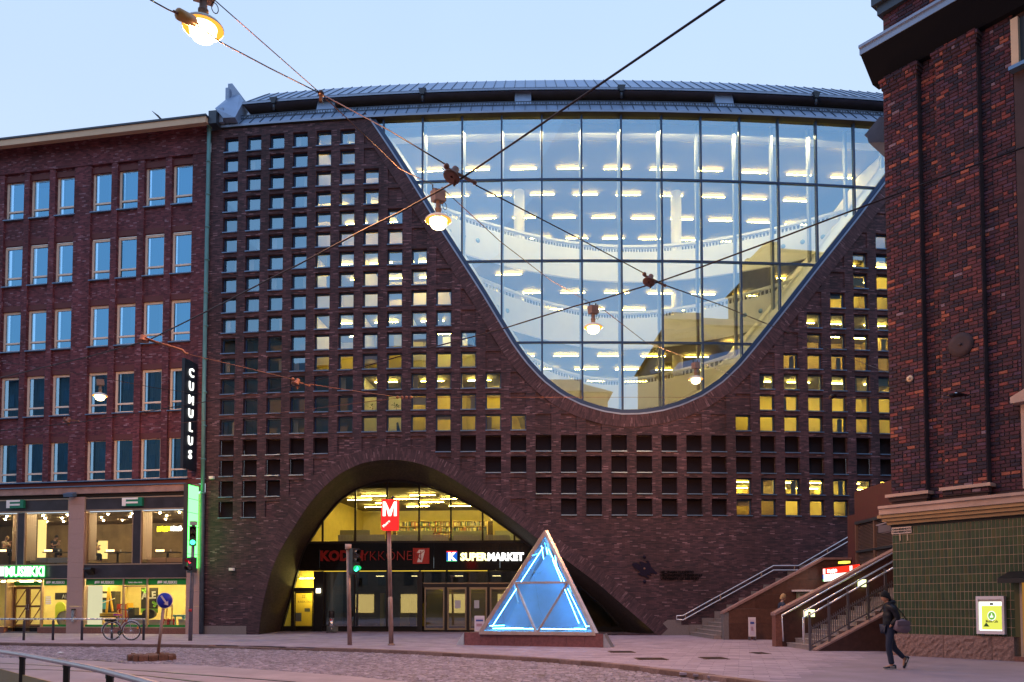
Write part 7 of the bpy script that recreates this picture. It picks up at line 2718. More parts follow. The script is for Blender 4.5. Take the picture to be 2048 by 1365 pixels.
for q0_, q1_ in zip(pr, pr[1:]):
    d = (q1_ - q0_)
    d.z = 0
    u = d.normalized()
    a, b2 = q0_ + u * .04, q1_ - u * .04
    nn = Vector((-u.y, u.x, 0)) * .006
    MB().hexa([Vector((a.x, a.y, .05)) - nn, Vector((b2.x, b2.y, .05)) - nn, Vector((b2.x, b2.y, .05)) + nn, Vector((a.x, a.y, .05)) + nn,
               Vector((a.x, a.y, .86)) - nn, Vector((b2.x, b2.y, .86)) - nn, Vector((b2.x, b2.y, .86)) + nn, Vector((a.x, a.y, .86)) + nn]).build('panel', MUST, t)
# ---------------------------------------------------------------- bicycle
yb_ = gp(240, 1281.5).y
hub_r = yp(224, 1258.5, yb_ + .12)
hub_f = yp(262.8, 1258.5, yb_ + .12)
wr = .40
bk_ = thing('bicycle', 'red step-through bicycle with purple saddle leaning on the kerb railing', 'bicycle', (hub_r.x, hub_r.y, 0))
RB = hub_r.y
zr = wr
wb = hub_f.x - hub_r.x
hub_r = Vector((hub_r.x, RB, zr))
hub_f = Vector((hub_f.x, RB, zr))
TYRE = M('tyre_rubber', (.02, .02, .02), .8)
CHROME = M('bicycle_chrome', (.70, .72, .76), .25, .9)
REDF = M('bicycle_red', (.22, .02, .02), .4)
def circ(c, r, n=36): return [c + Vector((r * math.cos(2 * PI * i / n), 0, r * math.sin(2 * PI * i / n))) for i in range(n)]
for h in (hub_r, hub_f):
    w = MB().tube(circ(h, wr - .02), .022, 6, closed=True).build('wheel', TYRE, bk_)
    MB().tube(circ(h, wr - .05), .016, 5, closed=True).build('rim', CHROME, w)
    m = MB()
    for i in range(18):
        a = 2 * PI * i / 18
        m.tube([h + Vector((0, .02 * (-1) ** i, 0)), h + Vector(((wr - .05) * math.cos(a), 0, (wr - .05) * math.sin(a)))], .0035, 3, False)
    o = m.build('spokes', CHROME, w)
    o.name = 'spoke'
    o['kind'] = 'stuff'
    MB().tube([h - Vector((0, .05, 0)), h + Vector((0, .05, 0))], .025, 8).build('hub', CHROME, w)
    arc = [h + Vector(((wr + .03) * math.cos(a), 0, (wr + .03) * math.sin(a))) for a in [math.radians(d) for d in (range(20, 200, 12) if h is hub_r else range(30, 190, 12))]]
    MB().tube(arc, .02, 5).build('mudguard', CHROME, bk_)
bbk = hub_r + Vector((wb * .42, 0, -.08))
sd = hub_r + Vector((wb * .30, 0, .62))
sdb = hub_r + Vector((wb * .335, 0, .42))
hd = hub_r + Vector((wb * .80, 0, .72))
hdb = hub_r + Vector((wb * .83, 0, .50))
m = MB()
for a, b2, r in ((bbk, sdb, .018), (hdb, bbk, .02), (hd + Vector((.01, 0, -.1)), bbk.lerp(sdb, .45), .018), (hd, hdb, .02), (bbk, hub_r, .013), (sdb, hub_r, .011)):
    m.tube([a, b2], r, 7)
m.build('frame', REDF, bk_)
MB().tube([hdb, hub_f + Vector((-.05, 0, .25)), hub_f], .016, 7).build('fork', CHROME, bk_)
MB().tube([sdb, sd], .014, 7).build('seat_post', CHROME, bk_)
PUR = M('purple_saddle', (.32, .02, .28), .5)
vs = MB()
vs.mesh([sd + Vector(p) for p in ((-.15, -.09, .02), (-.15, .09, .02), (.0, .06, .02), (.0, -.06, .02), (.15, .02, .02), (.15, -.02, .02), (-.16, -.08, .09), (-.16, .08, .09), (0, .05, .075), (0, -.05, .075), (.16, .015, .06), (.16, -.015, .06))],
        [(6, 7, 8, 9), (9, 8, 10, 11), (0, 1, 7, 6), (1, 2, 8, 7), (2, 4, 10, 8), (4, 5, 11, 10), (5, 3, 9, 11), (3, 0, 6, 9)])
vs.build('saddle', PUR, bk_)
MB().tube([hd, hd + Vector((-.03, 0, .14))], .014, 7).build('stem', CHROME, bk_)
hb = hd + Vector((-.03, 0, .14))
MB().tube([hb + Vector((-.20, -.26, .02)), hb + Vector((-.06, -.24, .03)), hb + Vector((.04, -.1, 0)), hb + Vector((.04, .1, 0)), hb + Vector((-.06, .24, .03)), hb + Vector((-.20, .26, .02))], .012, 7).build('handlebar', BLACK, bk_)
MB().tube([bbk - Vector((0, .03, 0)), bbk - Vector((0, .035, 0))], .10, 16).build('chainwheel', BLACK, bk_)
MB().bar(bbk - Vector((0, .05, 0)), bbk + Vector((-.03, -.06, -.17)), .025).build('crank', CHROME, bk_)
MB().bar(bbk + Vector((-.10, -.09, -.18)), bbk + Vector((.03, -.09, -.18)), .03).build('pedal', BLACK, bk_)
MB().tube([hub_r + Vector((wb * .35, .02, -.1)), hub_r + Vector((wb * .52, -.16, -zr + .01))], .011, 6).build('kickstand', CHROME, bk_)
MB().tube([hub_r + Vector((-.30, 0, .43)), hub_r + Vector((.16, 0, .45))], .05, 6).build('luggage_rack', BLACK, bk_)
MB().boxm(Matrix.Translation(hub_f), (.24, -.03, .08), (.29, .03, .17)).build('reflector', M('orange_reflector', (.9, .28, .02), .3), bk_)
# ---------------------------------------------------------------- drain grates
GRATE = M('rusty_iron', (.10, .055, .045), .7, .4, noise=.4, scale=12)
for i, ((px0, px1, pyc), lab) in enumerate((((1218, 1268, 1304.5), 'rusty iron floor grate nearest the glass pyramid'), ((1272, 1332, 1318.5), 'rusty iron floor grate between the pyramid and kerb'),
                                           ((1402, 1452, 1317), 'rusty iron floor grate in the middle of the open pavement'), ((1506, 1534, 1307), 'small worn floor grate before the front parapet'))):
    a, b2 = gp(px0, pyc), gp(px1, pyc)
    t = thing('floor_grate', lab, 'floor grate', ((a.x + b2.x) / 2, a.y, 0), 'iron grates set in the pavement')
    ybox(MB(), a.x, b2.x, a.y - .42, a.y + .42, -.02, .010).build('grate_frame', GRATE, t)
    for k in range(6):
        y = a.y - .33 + k * .13
        ybox(MB(), a.x + .05, b2.x - .05, y - .03, y + .03, .0105, .018).build('grate_bar', M('grate_dark', (.05, .03, .028), .7, .3) if (i, k) == (0, 0) else bpy.data.materials['grate_dark'], t)
a = gp(1340, 1266.5)
t = tag(MB().lathe([(.16, 0), (.15, .02), (.001, .025)], Vector((a.x, a.y, .006)), 12).build('ground_light', emis('amber_ground_light', (1, .62, .04), 3)), 'small amber ground light at the right foot of the arch', 'ground light') if False else None
pg = fp(fac(1281, 1270)[0], .012, .6)
t = thing('ground_light', 'small round amber light in the floor by the arch right foot', 'ground light', pg)
MB().lathe([(.16, 0), (.14, .02), (.001, .025)], pg, 12).build('lamp_glass', emis('amber_ground_light', (1, .62, .04), 3), t)
MB().lathe([(.2, 0), (.19, .015), (.16, .015)], pg, 12).build('lamp_rim', BLACK, t)
# wall cameras
for px_, py_, lab in ((465, 1139, 'small white camera on the brick wall left of the arch'), (425, 956, 'tiny pale wire fitting on brick beside the green drainpipe')):
    s, z = fac(px_, py_, -.1)
    t = thing('wall_camera', lab, 'wall camera', fp(s, z, -.05))
    MB().boxm(fframe(s, z, -.0), (-.12, -.26, -.07), (.12, -.10, .06)).build('camera_body', WHITE, t)
    MB().boxm(fframe(s, z, -.0), (-.03, -.10, -.03), (.03, .0, .03)).build('bracket', BLACK, t)
# ---------------------------------------------------------------- people
def skin(name, pts, edges, mat, parent, Mx, sub=1, root=0):
    bm = bmesh.new()
    lay = bm.verts.layers.skin.verify()
    vs = []
    for i, (p, r) in enumerate(pts):
        v = bm.verts.new(Mx @ Vector(p))
        r = r if isinstance(r, tuple) else (r, r)
        v[lay].radius = r
        v[lay].use_root = i == root
        vs.append(v)
    for a, b in edges:
        bm.edges.new((vs[a], vs[b]))
    me = bpy.data.meshes.new(name)
    bm.to_mesh(me)
    bm.free()
    o = bpy.data.objects.new(name, me)
    COL.objects.link(o)
    md = o.modifiers.new('skin', 'SKIN')
    md.use_smooth_shade = True
    o.modifiers.new('sub', 'SUBSURF').levels = sub
    o.modifiers['sub'].render_levels = sub
    dg = bpy.context.evaluated_depsgraph_get()
    me2 = bpy.data.meshes.new_from_object(o.evaluated_get(dg))
    bpy.data.objects.remove(o)
    me2.name = name
    me2.materials.clear()
    me2.materials.append(mat)
    me2.polygons.foreach_set('use_smooth', [True] * len(me2.polygons))
    return put(bpy.data.objects.new(name, me2), parent)
SKINM = M('skin', (.45, .22, .13), .55, noise=.06, scale=20)
SKIN2 = M('pale_skin', (.55, .33, .25), .55, noise=.06, scale=20)
JACK = M('black_puffer', (.008, .008, .014), .45, spec=.3)
JEAN = M('navy_jeans', (.012, .018, .045), .75, noise=.2, scale=30)
SHOE = M('dark_trainer', (.018, .02, .03), .5)
SOLE = M('white_sole', (.62, .55, .52), .6)
HAT = M('black_knit', (.008, .008, .009), .95)
NAVYC = M('navy_coat', (.010, .022, .055), .7)
FAIR = M('fair_hair', (.40, .26, .12), .7, noise=.2, scale=40)
DHAIR = M('dark_hair', (.02, .014, .01), .7)
BAGM = M('mauve_grey_bag', (.17, .12, .15), .65, noise=.15, scale=12)
def head(parent, Mx, c, skinm, tilt=0.0, hair=None, hairname='hair', hat=False):
    """face looks along +x of the frame Mx; c = centre of the head"""
    R_ = Mx @ Matrix.Translation(c) @ Matrix.Rotation(tilt, 4, 'Y')
    m = MB()
    n = 12
    vs, fs = [], []
    for i in range(n + 1):
        a = PI * i / n
        zz_ = -math.cos(a) * .125
        r = math.sin(a)
        for k in range(16):
            b = 2 * PI * k / 16
            x = r * math.cos(b) * (.098 if math.cos(b) < 0 else .09)
            y = r * math.sin(b) * .074
            if zz_ < -.03: 
                x += .012 * (1 if math.cos(b) > 0 else -.6) * r
                y *= .86
            vs.append(R_ @ Vector((x, y, zz_)))
    for i in range(n):
        for k in range(16):
            l = (k + 1) % 16
            fs.append((i * 16 + k, i * 16 + l, (i + 1) * 16 + l, (i + 1) * 16 + k))
    m.mesh(vs, fs, True)
    m.mesh([R_ @ Vector(p) for p in ((.085, -.014, -.035), (.085, .014, -.035), (.118, 0, -.03), (.088, 0, .025))], [(0, 2, 3), (2, 1, 3), (0, 1, 2)], True)   # nose
    for s in (-1, 1):
        m.ball(R_ @ Vector((-.005, .075 * s, -.005)), .028, 6, (.7, .35, 1))
    hd_ = m.build('head', skinm, parent)
    for s in (-1, 1):
        MB().ball(R_ @ Vector((.083, .03 * s, .012)), .010, 6).build('eye', M('eye_dark', (.02, .015, .01), .3) if 'eye_dark' not in bpy.data.materials else bpy.data.materials['eye_dark'], hd_)
    m = MB()
    m.mesh([R_ @ Vector(p) for p in ((.090, -.024, -.068), (.098, 0, -.064), (.090, .024, -.068), (.092, 0, -.076))], [(0, 1, 3), (1, 2, 3)])
    m.build('mouth', M('lip', (.35, .12, .10), .5) if 'lip' not in bpy.data.materials else bpy.data.materials['lip'], hd_)
    m = MB()
    vs, fs = [], []
    n2 = 8
    grow = 1.10 if not hat else 1.16
    for i in range(n2 + 1):
        a = PI * (.42 + .58 * i / n2)
        zz_ = -math.cos(a) * .125 * grow
        r = math.sin(a)
        for k in range(16):
            b = 2 * PI * k / 16
            lift = .05 * max(0, math.cos(b)) if i == 0 else .02 * max(0, math.cos(b)) * (1 - i / n2)
            drop = .05 * max(0, -math.cos(b)) * (1 - i / n2)
            wob = 1 + .03 * math.sin(5 * b + i)
            vs.append(R_ @ Vector((r * math.cos(b) * .099 * grow * wob, r * math.sin(b) * .076 * grow * wob, zz_ + lift - drop)))
    for i in range(n2):
        for k in range(16):
            l = (k + 1) % 16
            fs.append((i * 16 + k, i * 16 + l, (i + 1) * 16 + l, (i + 1) * 16 + k))
    m.mesh(vs, fs, True)
    m.build(hairname, hair, hd_)
    return hd_
# the man walking left
foot = gp(1783, 1338.5)
Mw = Matrix.Translation((foot.x, foot.y, 0)) @ Matrix.Rotation(PI, 4, 'Z')
man = thing('person', 'person in black puffer jacket and knit cap walking left with a shoulder bag', 'person', foot)
hipL, hipR = (.04, -.09, .93), (.04, .09, .93)
knF, anF, toF = (.10, .10, .49), (.03, .10, .085), (.20, .10, .035)
knB, anB, toB = (-.12, -.10, .47), (-.36, -.10, .22), (-.33, -.10, .05)
pel, wai, che, nek = (.04, 0, .95), (.04, 0, 1.12), (.03, 0, 1.34), (.06, 0, 1.52)
shL, shR = (.02, -.18, 1.42), (.02, .18, 1.42)
elL, elR = (-.07, -.24, 1.16), (-.06, .24, 1.16)
wrL, wrR = (.07, -.17, 1.0), (.07, .17, 1.0)
hdc = (.10, 0, 1.655)
pts = [(pel, (.13, .10)), (wai, (.10, .08)), (che, (.11, .085)), (nek, .055), ((.09, 0, 1.60), .055),
       (hipL, .09), (knB, .06), (anB, .04), (toB, .03), (hipR, .09), (knF, .06), (anF, .04), (toF, .03),
       (shL, .06), (elL, .042), (wrL, .03), (shR, .06), (elR, .042), (wrR, .03), ((.10, -.13, .95), .03), ((.10, .13, .95), .03)]
eg = [(0, 1), (1, 2), (2, 3), (3, 4), (0, 5), (5, 6), (6, 7), (7, 8), (0, 9), (9, 10), (10, 11), (11, 12), (2, 13), (13, 14), (14, 15), (2, 16), (16, 17), (17, 18), (15, 19), (18, 20)]
skin('body', pts, eg, SKINM, man, Mw)
jp = [((.04, 0, .90), (.155, .125)), ((.045, 0, .98), (.165, .13)), ((.045, 0, 1.02), (.15, .118)), ((.045, 0, 1.10), (.168, .132)), ((.045, 0, 1.14), (.152, .12)), ((.04, 0, 1.22), (.172, .135)), ((.04, 0, 1.26), (.158, .122)),
      ((.035, 0, 1.34), (.172, .13)), ((.03, 0, 1.43), (.15, .115)), ((.05, 0, 1.50), (.10, .095)), ((.07, 0, 1.55), (.085, .08))]
je = [(i, i + 1) for i in range(10)]
k0 = len(jp)
for sgn, sh_, el_, wr_ in ((-1, shL, elL, wrL), (1, shR, elR, wrR)):
    a = len(jp)
    S, E, Wp = Vector(sh_), Vector(el_), Vector(wr_)
    jp += [(tuple(S), .085), (tuple(S.lerp(E, .3)), .088), (tuple(S.lerp(E, .45)), .074), (tuple(S.lerp(E, .7)), .080), (tuple(E), .070), (tuple(E.lerp(Wp, .4)), .070), (tuple(E.lerp(Wp, .6)), .06), (tuple(E.lerp(Wp, 1.0)), .058)]
    je += [(8, a)] + [(a + i, a + i + 1) for i in range(7)]
skin('jacket', jp, je, JACK, man, Mw, 2)
skin('hood', [((-.06, 0, 1.50), (.09, .07)), ((-.03, -.08, 1.53), .05), ((.06, -.09, 1.52), .04), ((-.03, .08, 1.53), .05), ((.06, .09, 1.52), .04)], [(0, 1), (1, 2), (0, 3), (3, 4)], JACK, man, Mw, 2)
skin('trousers', [((.04, 0, .96), (.15, .115)), (hipL, .105), ((-.04, -.10, .70), .088), (knB, .072), ((-.25, -.10, .34), .062), ((-.34, -.10, .245), .058), (hipR, .105), ((.075, .10, .70), .088), (knF, .072), ((.065, .10, .28), .066), ((.035, .10, .10), .068)],
     [(0, 1), (1, 2), (2, 3), (3, 4), (4, 5), (0, 6), (6, 7), (7, 8), (8, 9), (9, 10)], JEAN, man, Mw, 2)
def shoe(parent, Mx, ank, ang):
    R_ = Mx @ Matrix.Translation(ank) @ Matrix.Rotation(ang, 4, 'Y')
    prof = [(-.085, .03, .075), (-.06, .042, .09), (.0, .045, .085), (.08, .05, .06), (.15, .048, .042), (.20, .03, .03)]
    vs, fs = [], []
    for x, w, h in prof:
        for y, z in ((-w, -.065), (-w * .95, -.065 + h * .6), (-w * .4, -.065 + h), (w * .4, -.065 + h), (w * .95, -.065 + h * .6), (w, -.065)):
            vs.append(R_ @ Vector((x, y, z)))
    for i in range(len(prof) - 1):
        for k in range(6):
            l = (k + 1) % 6
            fs.append((i * 6 + k, (i + 1) * 6 + k, (i + 1) * 6 + l, i * 6 + l))
    fs += [tuple(range(6)), tuple(range(len(vs) - 1, len(vs) - 7, -1))]
    s_ = MB().mesh(vs, fs, True).build('shoe', SHOE, parent)
    vs = []
    for z in (-.082, -.062):
        vs += [R_ @ Vector((x, y, z)) for x, y in ((-.09, -.035), (.0, -.05), (.10, -.054), (.20, -.03), (.20, .03), (.10, .054), (0, .05), (-.09, .035))]
    MB().mesh(vs, [tuple(range(7, -1, -1)), tuple(range(8, 16))] + [(k, (k + 1) % 8, 8 + (k + 1) % 8, 8 + k) for k in range(8)]).build('sole', SOLE, s_)
    MB().boxm(R_, (-.03, .042, -.035), (.07, .0525, -.02)).build('side_stripe', SOLE, s_)
shoe(man, Mw, anF, 0.0)
shoe(man, Mw, anB, 1.15)
head(man, Mw, hdc, SKINM, .05, HAT, 'knit_cap', True)
skin('scarf', [((.03, 0, 1.55), .075), ((.07, 0, 1.57), .07)], [(0, 1)], JACK, man, Mw)
bag = thing('shoulder_bag', 'mauve grey shoulder bag hanging at the hip of the walking person', 'bag', Mw @ Vector((-.15, .20, .98)))
m = MB()
vs = []
for y, k in ((.13, .88), (.19, 1.0), (.27, 1.0), (.32, .85)):
    for a, b2 in ((-.33, .90), (-.30, 1.10), (-.14, 1.16), (.01, 1.12), (.03, .92), (-.08, .84), (-.24, .82)):
        vs.append(Mw @ Vector((-.15 + (a + .15) * k, y, .99 + (b2 - .99) * k)))
fs = [tuple(range(6, -1, -1)), tuple(range(21, 28))]
for i in range(3):
    for k in range(7):
        l = (k + 1) % 7
        fs.append((i * 7 + k, i * 7 + l, (i + 1) * 7 + l, (i + 1) * 7 + k))
m.mesh(vs, fs, True)
m.build('bag_body', BAGM, bag)
MB().prism([Mw @ Vector(p) for p in ((-.30, .326, 1.02), (-.28, .326, 1.11), (-.0, .326, 1.10), (.0, .326, 1.0))], Mw.to_3x3() @ Vector((0, .008, 0))).build('bag_flap', M('bag_flap', (.12, .08, .105), .6), bag)
MB().tube([Mw @ Vector(p) for p in ((-.27, .22, 1.12), (-.17, .17, 1.30), (-.05, .08, 1.475), (.06, -.10, 1.47), (.17, -.17, 1.30))], .014, 6).build('bag_strap', BLACK, bag)
# the person behind the parapet, facing right
p2 = yp(1566, 1212, 31.0)
Mp = Matrix.Translation((p2.x - .05, 31.0, .0)) @ Matrix.Scale(1.075, 4)
per = thing('person', 'fair-haired person in dark navy coat half hidden behind the front parapet', 'person', (p2.x, 31, 0))
body = [((0, 0, .95), (.12, .1)), ((0, 0, 1.3), (.13, .1)), ((.02, 0, 1.5), .055), ((.03, 0, 1.58), .05), ((0, -.09, .9), .08), ((.03, -.09, .48), .055), ((0, -.09, .08), .04), ((.12, -.09, .04), .03),
        ((0, .09, .9), .08), ((.03, .09, .48), .055), ((0, .09, .08), .04), ((.12, .09, .04), .03), ((0, -.18, 1.41), .055), ((-.03, -.24, 1.13), .04), ((.05, -.24, .88), .03), ((0, .18, 1.41), .055), ((-.03, .24, 1.13), .04), ((.05, .24, .88), .03)]
be = [(0, 1), (1, 2), (2, 3), (0, 4), (4, 5), (5, 6), (6, 7), (0, 8), (8, 9), (9, 10), (10, 11), (1, 12), (12, 13), (13, 14), (1, 15), (15, 16), (16, 17)]
skin('body', body, be, SKIN2, per, Mp)
skin('coat', [((0, 0, .72), (.17, .14)), ((0, 0, 1.0), (.16, .13)), ((-.01, 0, 1.3), (.165, .13)), ((0, 0, 1.42), (.13, .11)), ((.01, 0, 1.51), .085), ((0, -.19, 1.40), .075), ((-.03, -.25, 1.13), .06), ((.05, -.25, .93), .05), ((0, .19, 1.40), .075), ((-.03, .25, 1.13), .06), ((.05, .25, .93), .05)],
     [(0, 1), (1, 2), (2, 3), (3, 4), (3, 5), (5, 6), (6, 7), (3, 8), (8, 9), (9, 10)], NAVYC, per, Mp, 2)
skin('trousers', [((0, 0, .9), (.13, .1)), ((0, -.09, .86), .09), ((.03, -.09, .48), .07), ((0, -.09, .12), .06), ((0, .09, .86), .09), ((.03, .09, .48), .07), ((0, .09, .12), .06)], [(0, 1), (1, 2), (2, 3), (0, 4), (4, 5), (5, 6)], JEAN, per, Mp)
shoe(per, Mp, (0, -.09, .08), 0)
shoe(per, Mp, (0, .09, .08), 0)
head(per, Mp, (.05, 0, 1.66), SKIN2, .05, FAIR)
# guests at the restaurant windows
def fingers(m, c, d, s):
    for k in range(5):
        a = Vector(c) + Vector((0, 0, .012 * (k - 2)))
        m.tube([a, a + Vector(d) * (.05 if 0 < k < 4 else .04), a + Vector(d) * .07 + Vector((0, s * .025, -.01))], [.009, .008, .006], 5)
def guest(px_, d, skinm, top_m, hair_m, face, label, zrel=0.0, mug=True, sc2=1.0):
    x = xx(px_, 1090, d)
    o = bp(x, zW0 + .12 + zrel, d)
    R_ = Matrix.Translation(o) @ Matrix.Rotation(math.atan2(LT.y, LT.x) + (0 if face > 0 else PI), 4, 'Z') @ Matrix.Scale(sc2, 4)
    t = thing('person', label, 'person', o, 'guests seated at the restaurant windows')
    b = [((0, 0, .45), (.13, .11)), ((.04, 0, .78), (.14, .1)), ((.10, 0, .99), .055), ((.14, 0, 1.06), .05), ((.02, -.1, .46), .085), ((.42, -.1, .46), .06), ((.42, -.1, .06), .04), ((.02, .1, .46), .085), ((.42, .1, .46), .06), ((.42, .1, .06), .04),
         ((.06, -.19, .90), .06), ((.16, -.22, .64), .045), ((.40, -.10, .74), .032), ((.06, .19, .90), .06), ((.20, .22, .68), .045), ((.30, .06, .92), .032)]
    e = [(0, 1), (1, 2), (2, 3), (0, 4), (4, 5), (5, 6), (0, 7), (7, 8), (8, 9), (1, 10), (10, 11), (11, 12), (1, 13), (13, 14), (14, 15)]
    skin('body', b, e, skinm, t, R_)
    skin('shirt', [((0, 0, .46), (.15, .125)), ((.03, 0, .70), (.15, .12)), ((.05, 0, .86), (.14, .11)), ((.09, 0, .96), .075), ((.06, -.20, .89), .075), ((.11, -.215, .76), .062), ((.06, .20, .89), .075), ((.12, .215, .78), .062)],
         [(0, 1), (1, 2), (2, 3), (2, 4), (4, 5), (2, 6), (6, 7)], top_m, t, R_)
    skin('trousers', [((0, 0, .48), (.13, .11)), ((.02, -.1, .46), .10), ((.42, -.1, .46), .075), ((.42, -.1, .1), .06), ((.02, .1, .46), .10), ((.42, .1, .46), .075), ((.42, .1, .1), .06)], [(0, 1), (1, 2), (2, 3), (0, 4), (4, 5), (5, 6)], JEAN, t, R_)
    for c in ((.41, -.09, .74), (.31, .05, .93)):
        m = MB()
        m.ball((0, 0, 0), .032, 6, (1.3, .6, 1))
        fingers(m, (.03, 0, 0), (1, 0, .1), 1)
        m.v = [tuple(R_ @ (Vector(c) + Vector(v))) for v in m.v]
        m.build('hand', skinm, t)
    head(t, R_, (.19, 0, 1.13), skinm, .25, hair_m)
    return R_
TEE = M('navy_tshirt', (.018, .022, .045), .8)
STR = M('cream_striped_top', (.55, .45, .33), .8)
BRN = M('tan_jacket', (.42, .22, .08), .8)
R1_ = guest(106, .95, SKIN2, TEE, DHAIR, 1, 'dark-haired person in navy T-shirt resting on a restaurant table', .28)
R2_ = guest(8, .95, SKIN2, STR, FAIR, 1, 'bald-looking person in striped top reaching over a table at far left', .28)
R3_ = guest(186, 1.0, SKIN2, BRN, DHAIR, 1, 'person in tan jacket half behind a curtain right of the granite pillar', .0, False)
WARM = emis('table_lamp_glow', (1, .55, .25), 6)
for px_, lab in ((102, 'restaurant table with a row of glowing candles by the navy T-shirt person'), (10, 'restaurant table with glowing candles at the left edge'), (226, 'restaurant table with candles in the window right of the pillar'), (326, 'restaurant table with candles in the last restaurant window')):
    x = xx(px_, 1105, .6)
    z = zz(px_, 1104, .6)
    t = thing('restaurant_table', lab, 'table', bp(x, zW0 + .1, .6), 'restaurant tables in the windows')
    part('table_top', BLKP, x - .45, x + .75, z - .05, z, .5, 1.1, t)
    part('leg', BLKP, x + .1, x + .18, zW0 + .06, z - .05, .75, .83, t)
    m = MB()
    for k in range(6):
        m.tube([bp(x - .4 + .085 * k, z + .0, .62), bp(x - .4 + .085 * k, z + .12, .62)], .03, 6)
    o = m.build('candle', WARM, t)
    MB().lathe([(.04, 0), (.045, .11), (.04, .11), (.035, .01)], bp(x + .42, z, .65), 10).build('mug', WHITE, t)
# neon in the last restaurant window
x0, z0, x1, z1 = lrect(314, 1052, 362, 1064, 2.0)
t = thing('neon_sign', 'blurred yellow and white neon lettering inside the last restaurant window', 'neon sign', bp((x0 + x1) / 2, z0, 2))
NY, NW = emis('neon_yellow', (1, .80, .02), 4), emis('neon_white', (1, .97, .85), 4)
rn = random.Random(3)
k = 0
x = x0
while x < x1:
    w = (x1 - x0) / 10.5
    mt = NY if k < 6 else NW
    part('neon_tube', mt, x, x + w * .45, z0 + rn.uniform(0, .06), z1 - rn.uniform(0, .06), 2.0, 2.04, t)
    part('neon_tube', mt, x + w * .45, x + w * .9, z0 + (z1 - z0) * (.35 + .3 * (k % 2)), z0 + (z1 - z0) * (.6 + .3 * (k % 2)), 2.0, 2.04, t)
    x += w
    k += 1
# plants and furniture in the lit library windows
def inwin(c, r, dep=.55):
    return fframe(sL[c], zB[r], 0) @ Matrix.Translation((0, dep, 0))
LEAFM = pieces_mat('houseplant_leaf', [(0, (.01, .06, .015)), (.5, (.02, .11, .02)), (1, (.05, .16, .03))], bump=0)
POT = M('clay_pot', (.22, .09, .05), .7)
for (c, r), n_, lab, sp in (((6, 13), 12, 'thin leafy plant in a lit small window above the arch', .30), ((7, 13), 34, 'bushy dark plant in a lit small window above the arch', .24)):
    Mi = inwin(c, r)
    t = thing('house_plant', lab, 'plant', Mi @ Vector((.4, 0, 0)), 'plants in the library windows')
    MB().lathe([(.06, 0), (.09, .14), (.075, .14)], Mi @ Vector((.4, 0, .0)), 10).build('pot', POT, t)
    rp_ = random.Random(c)
    MB().tube([Mi @ Vector((.4, 0, .1)), Mi @ Vector((.38, 0, .45))], .012, 5).build('stem', POT, t)
    for k in range(n_):
        a, e_ = rp_.uniform(0, 2 * PI), rp_.uniform(-.3, 1.0)
        d = Vector((math.cos(a) * math.cos(e_), math.sin(a) * math.cos(e_) * .5, math.sin(e_)))
        p = Vector((.38, 0, .34)) + d * rp_.uniform(.05, sp)
        u = d.cross(Vector((0, 0, 1))).normalized() * .035
        MB().face([Mi @ (p - d * .05), Mi @ (p + u), Mi @ (p + d * .07 + Vector((0, 0, -.015))), Mi @ (p - u)]).build('leaf', LEAFM, t)
Mi = inwin(7, 14, .8)
t = thing('office_chair', 'blue office chair back in a lit small window above the arch', 'office chair', Mi @ Vector((.4, 0, 0)))
CB = M('blue_chair_cloth', (.03, .12, .40), .7)
MB().prism([Mi @ Vector(p) for p in ((.36, 0, .1), (.34, 0, .62), (.42, 0, .66), (.56, 0, .12))], Mi.to_3x3() @ Vector((0, .08, 0))).build('backrest', CB, t)
MB().boxm(Mi, (.40, -.1, .02), (.75, .35, .10)).build('seat', CB, t)
MB().boxm(Mi, (.55, .1, -.4), (.60, .16, .02)).build('gas_column', BLACK, t)
Mi = inwin(10, 10, .5)
t = thing('hanging_coat', 'dark coat hung in the small lit window nearest the bowl frame', 'coat', Mi @ Vector((.4, 0, .7)))
skin('coat_body', [((.4, 0, .60), (.2, .05)), ((.36, 0, .35), (.26, .06)), ((.34, 0, .12), (.2, .05)), ((.62, 0, .5), .07), ((.70, 0, .15), .06)], [(0, 1), (1, 2), (0, 3), (3, 4)], M('dark_coat', (.012, .014, .02), .8), t, Mi, 2)
MB().bar(Mi @ Vector((.1, 0, .70)), Mi @ Vector((.7, 0, .70)), .02).build('hanger_bar', BLACK, t)

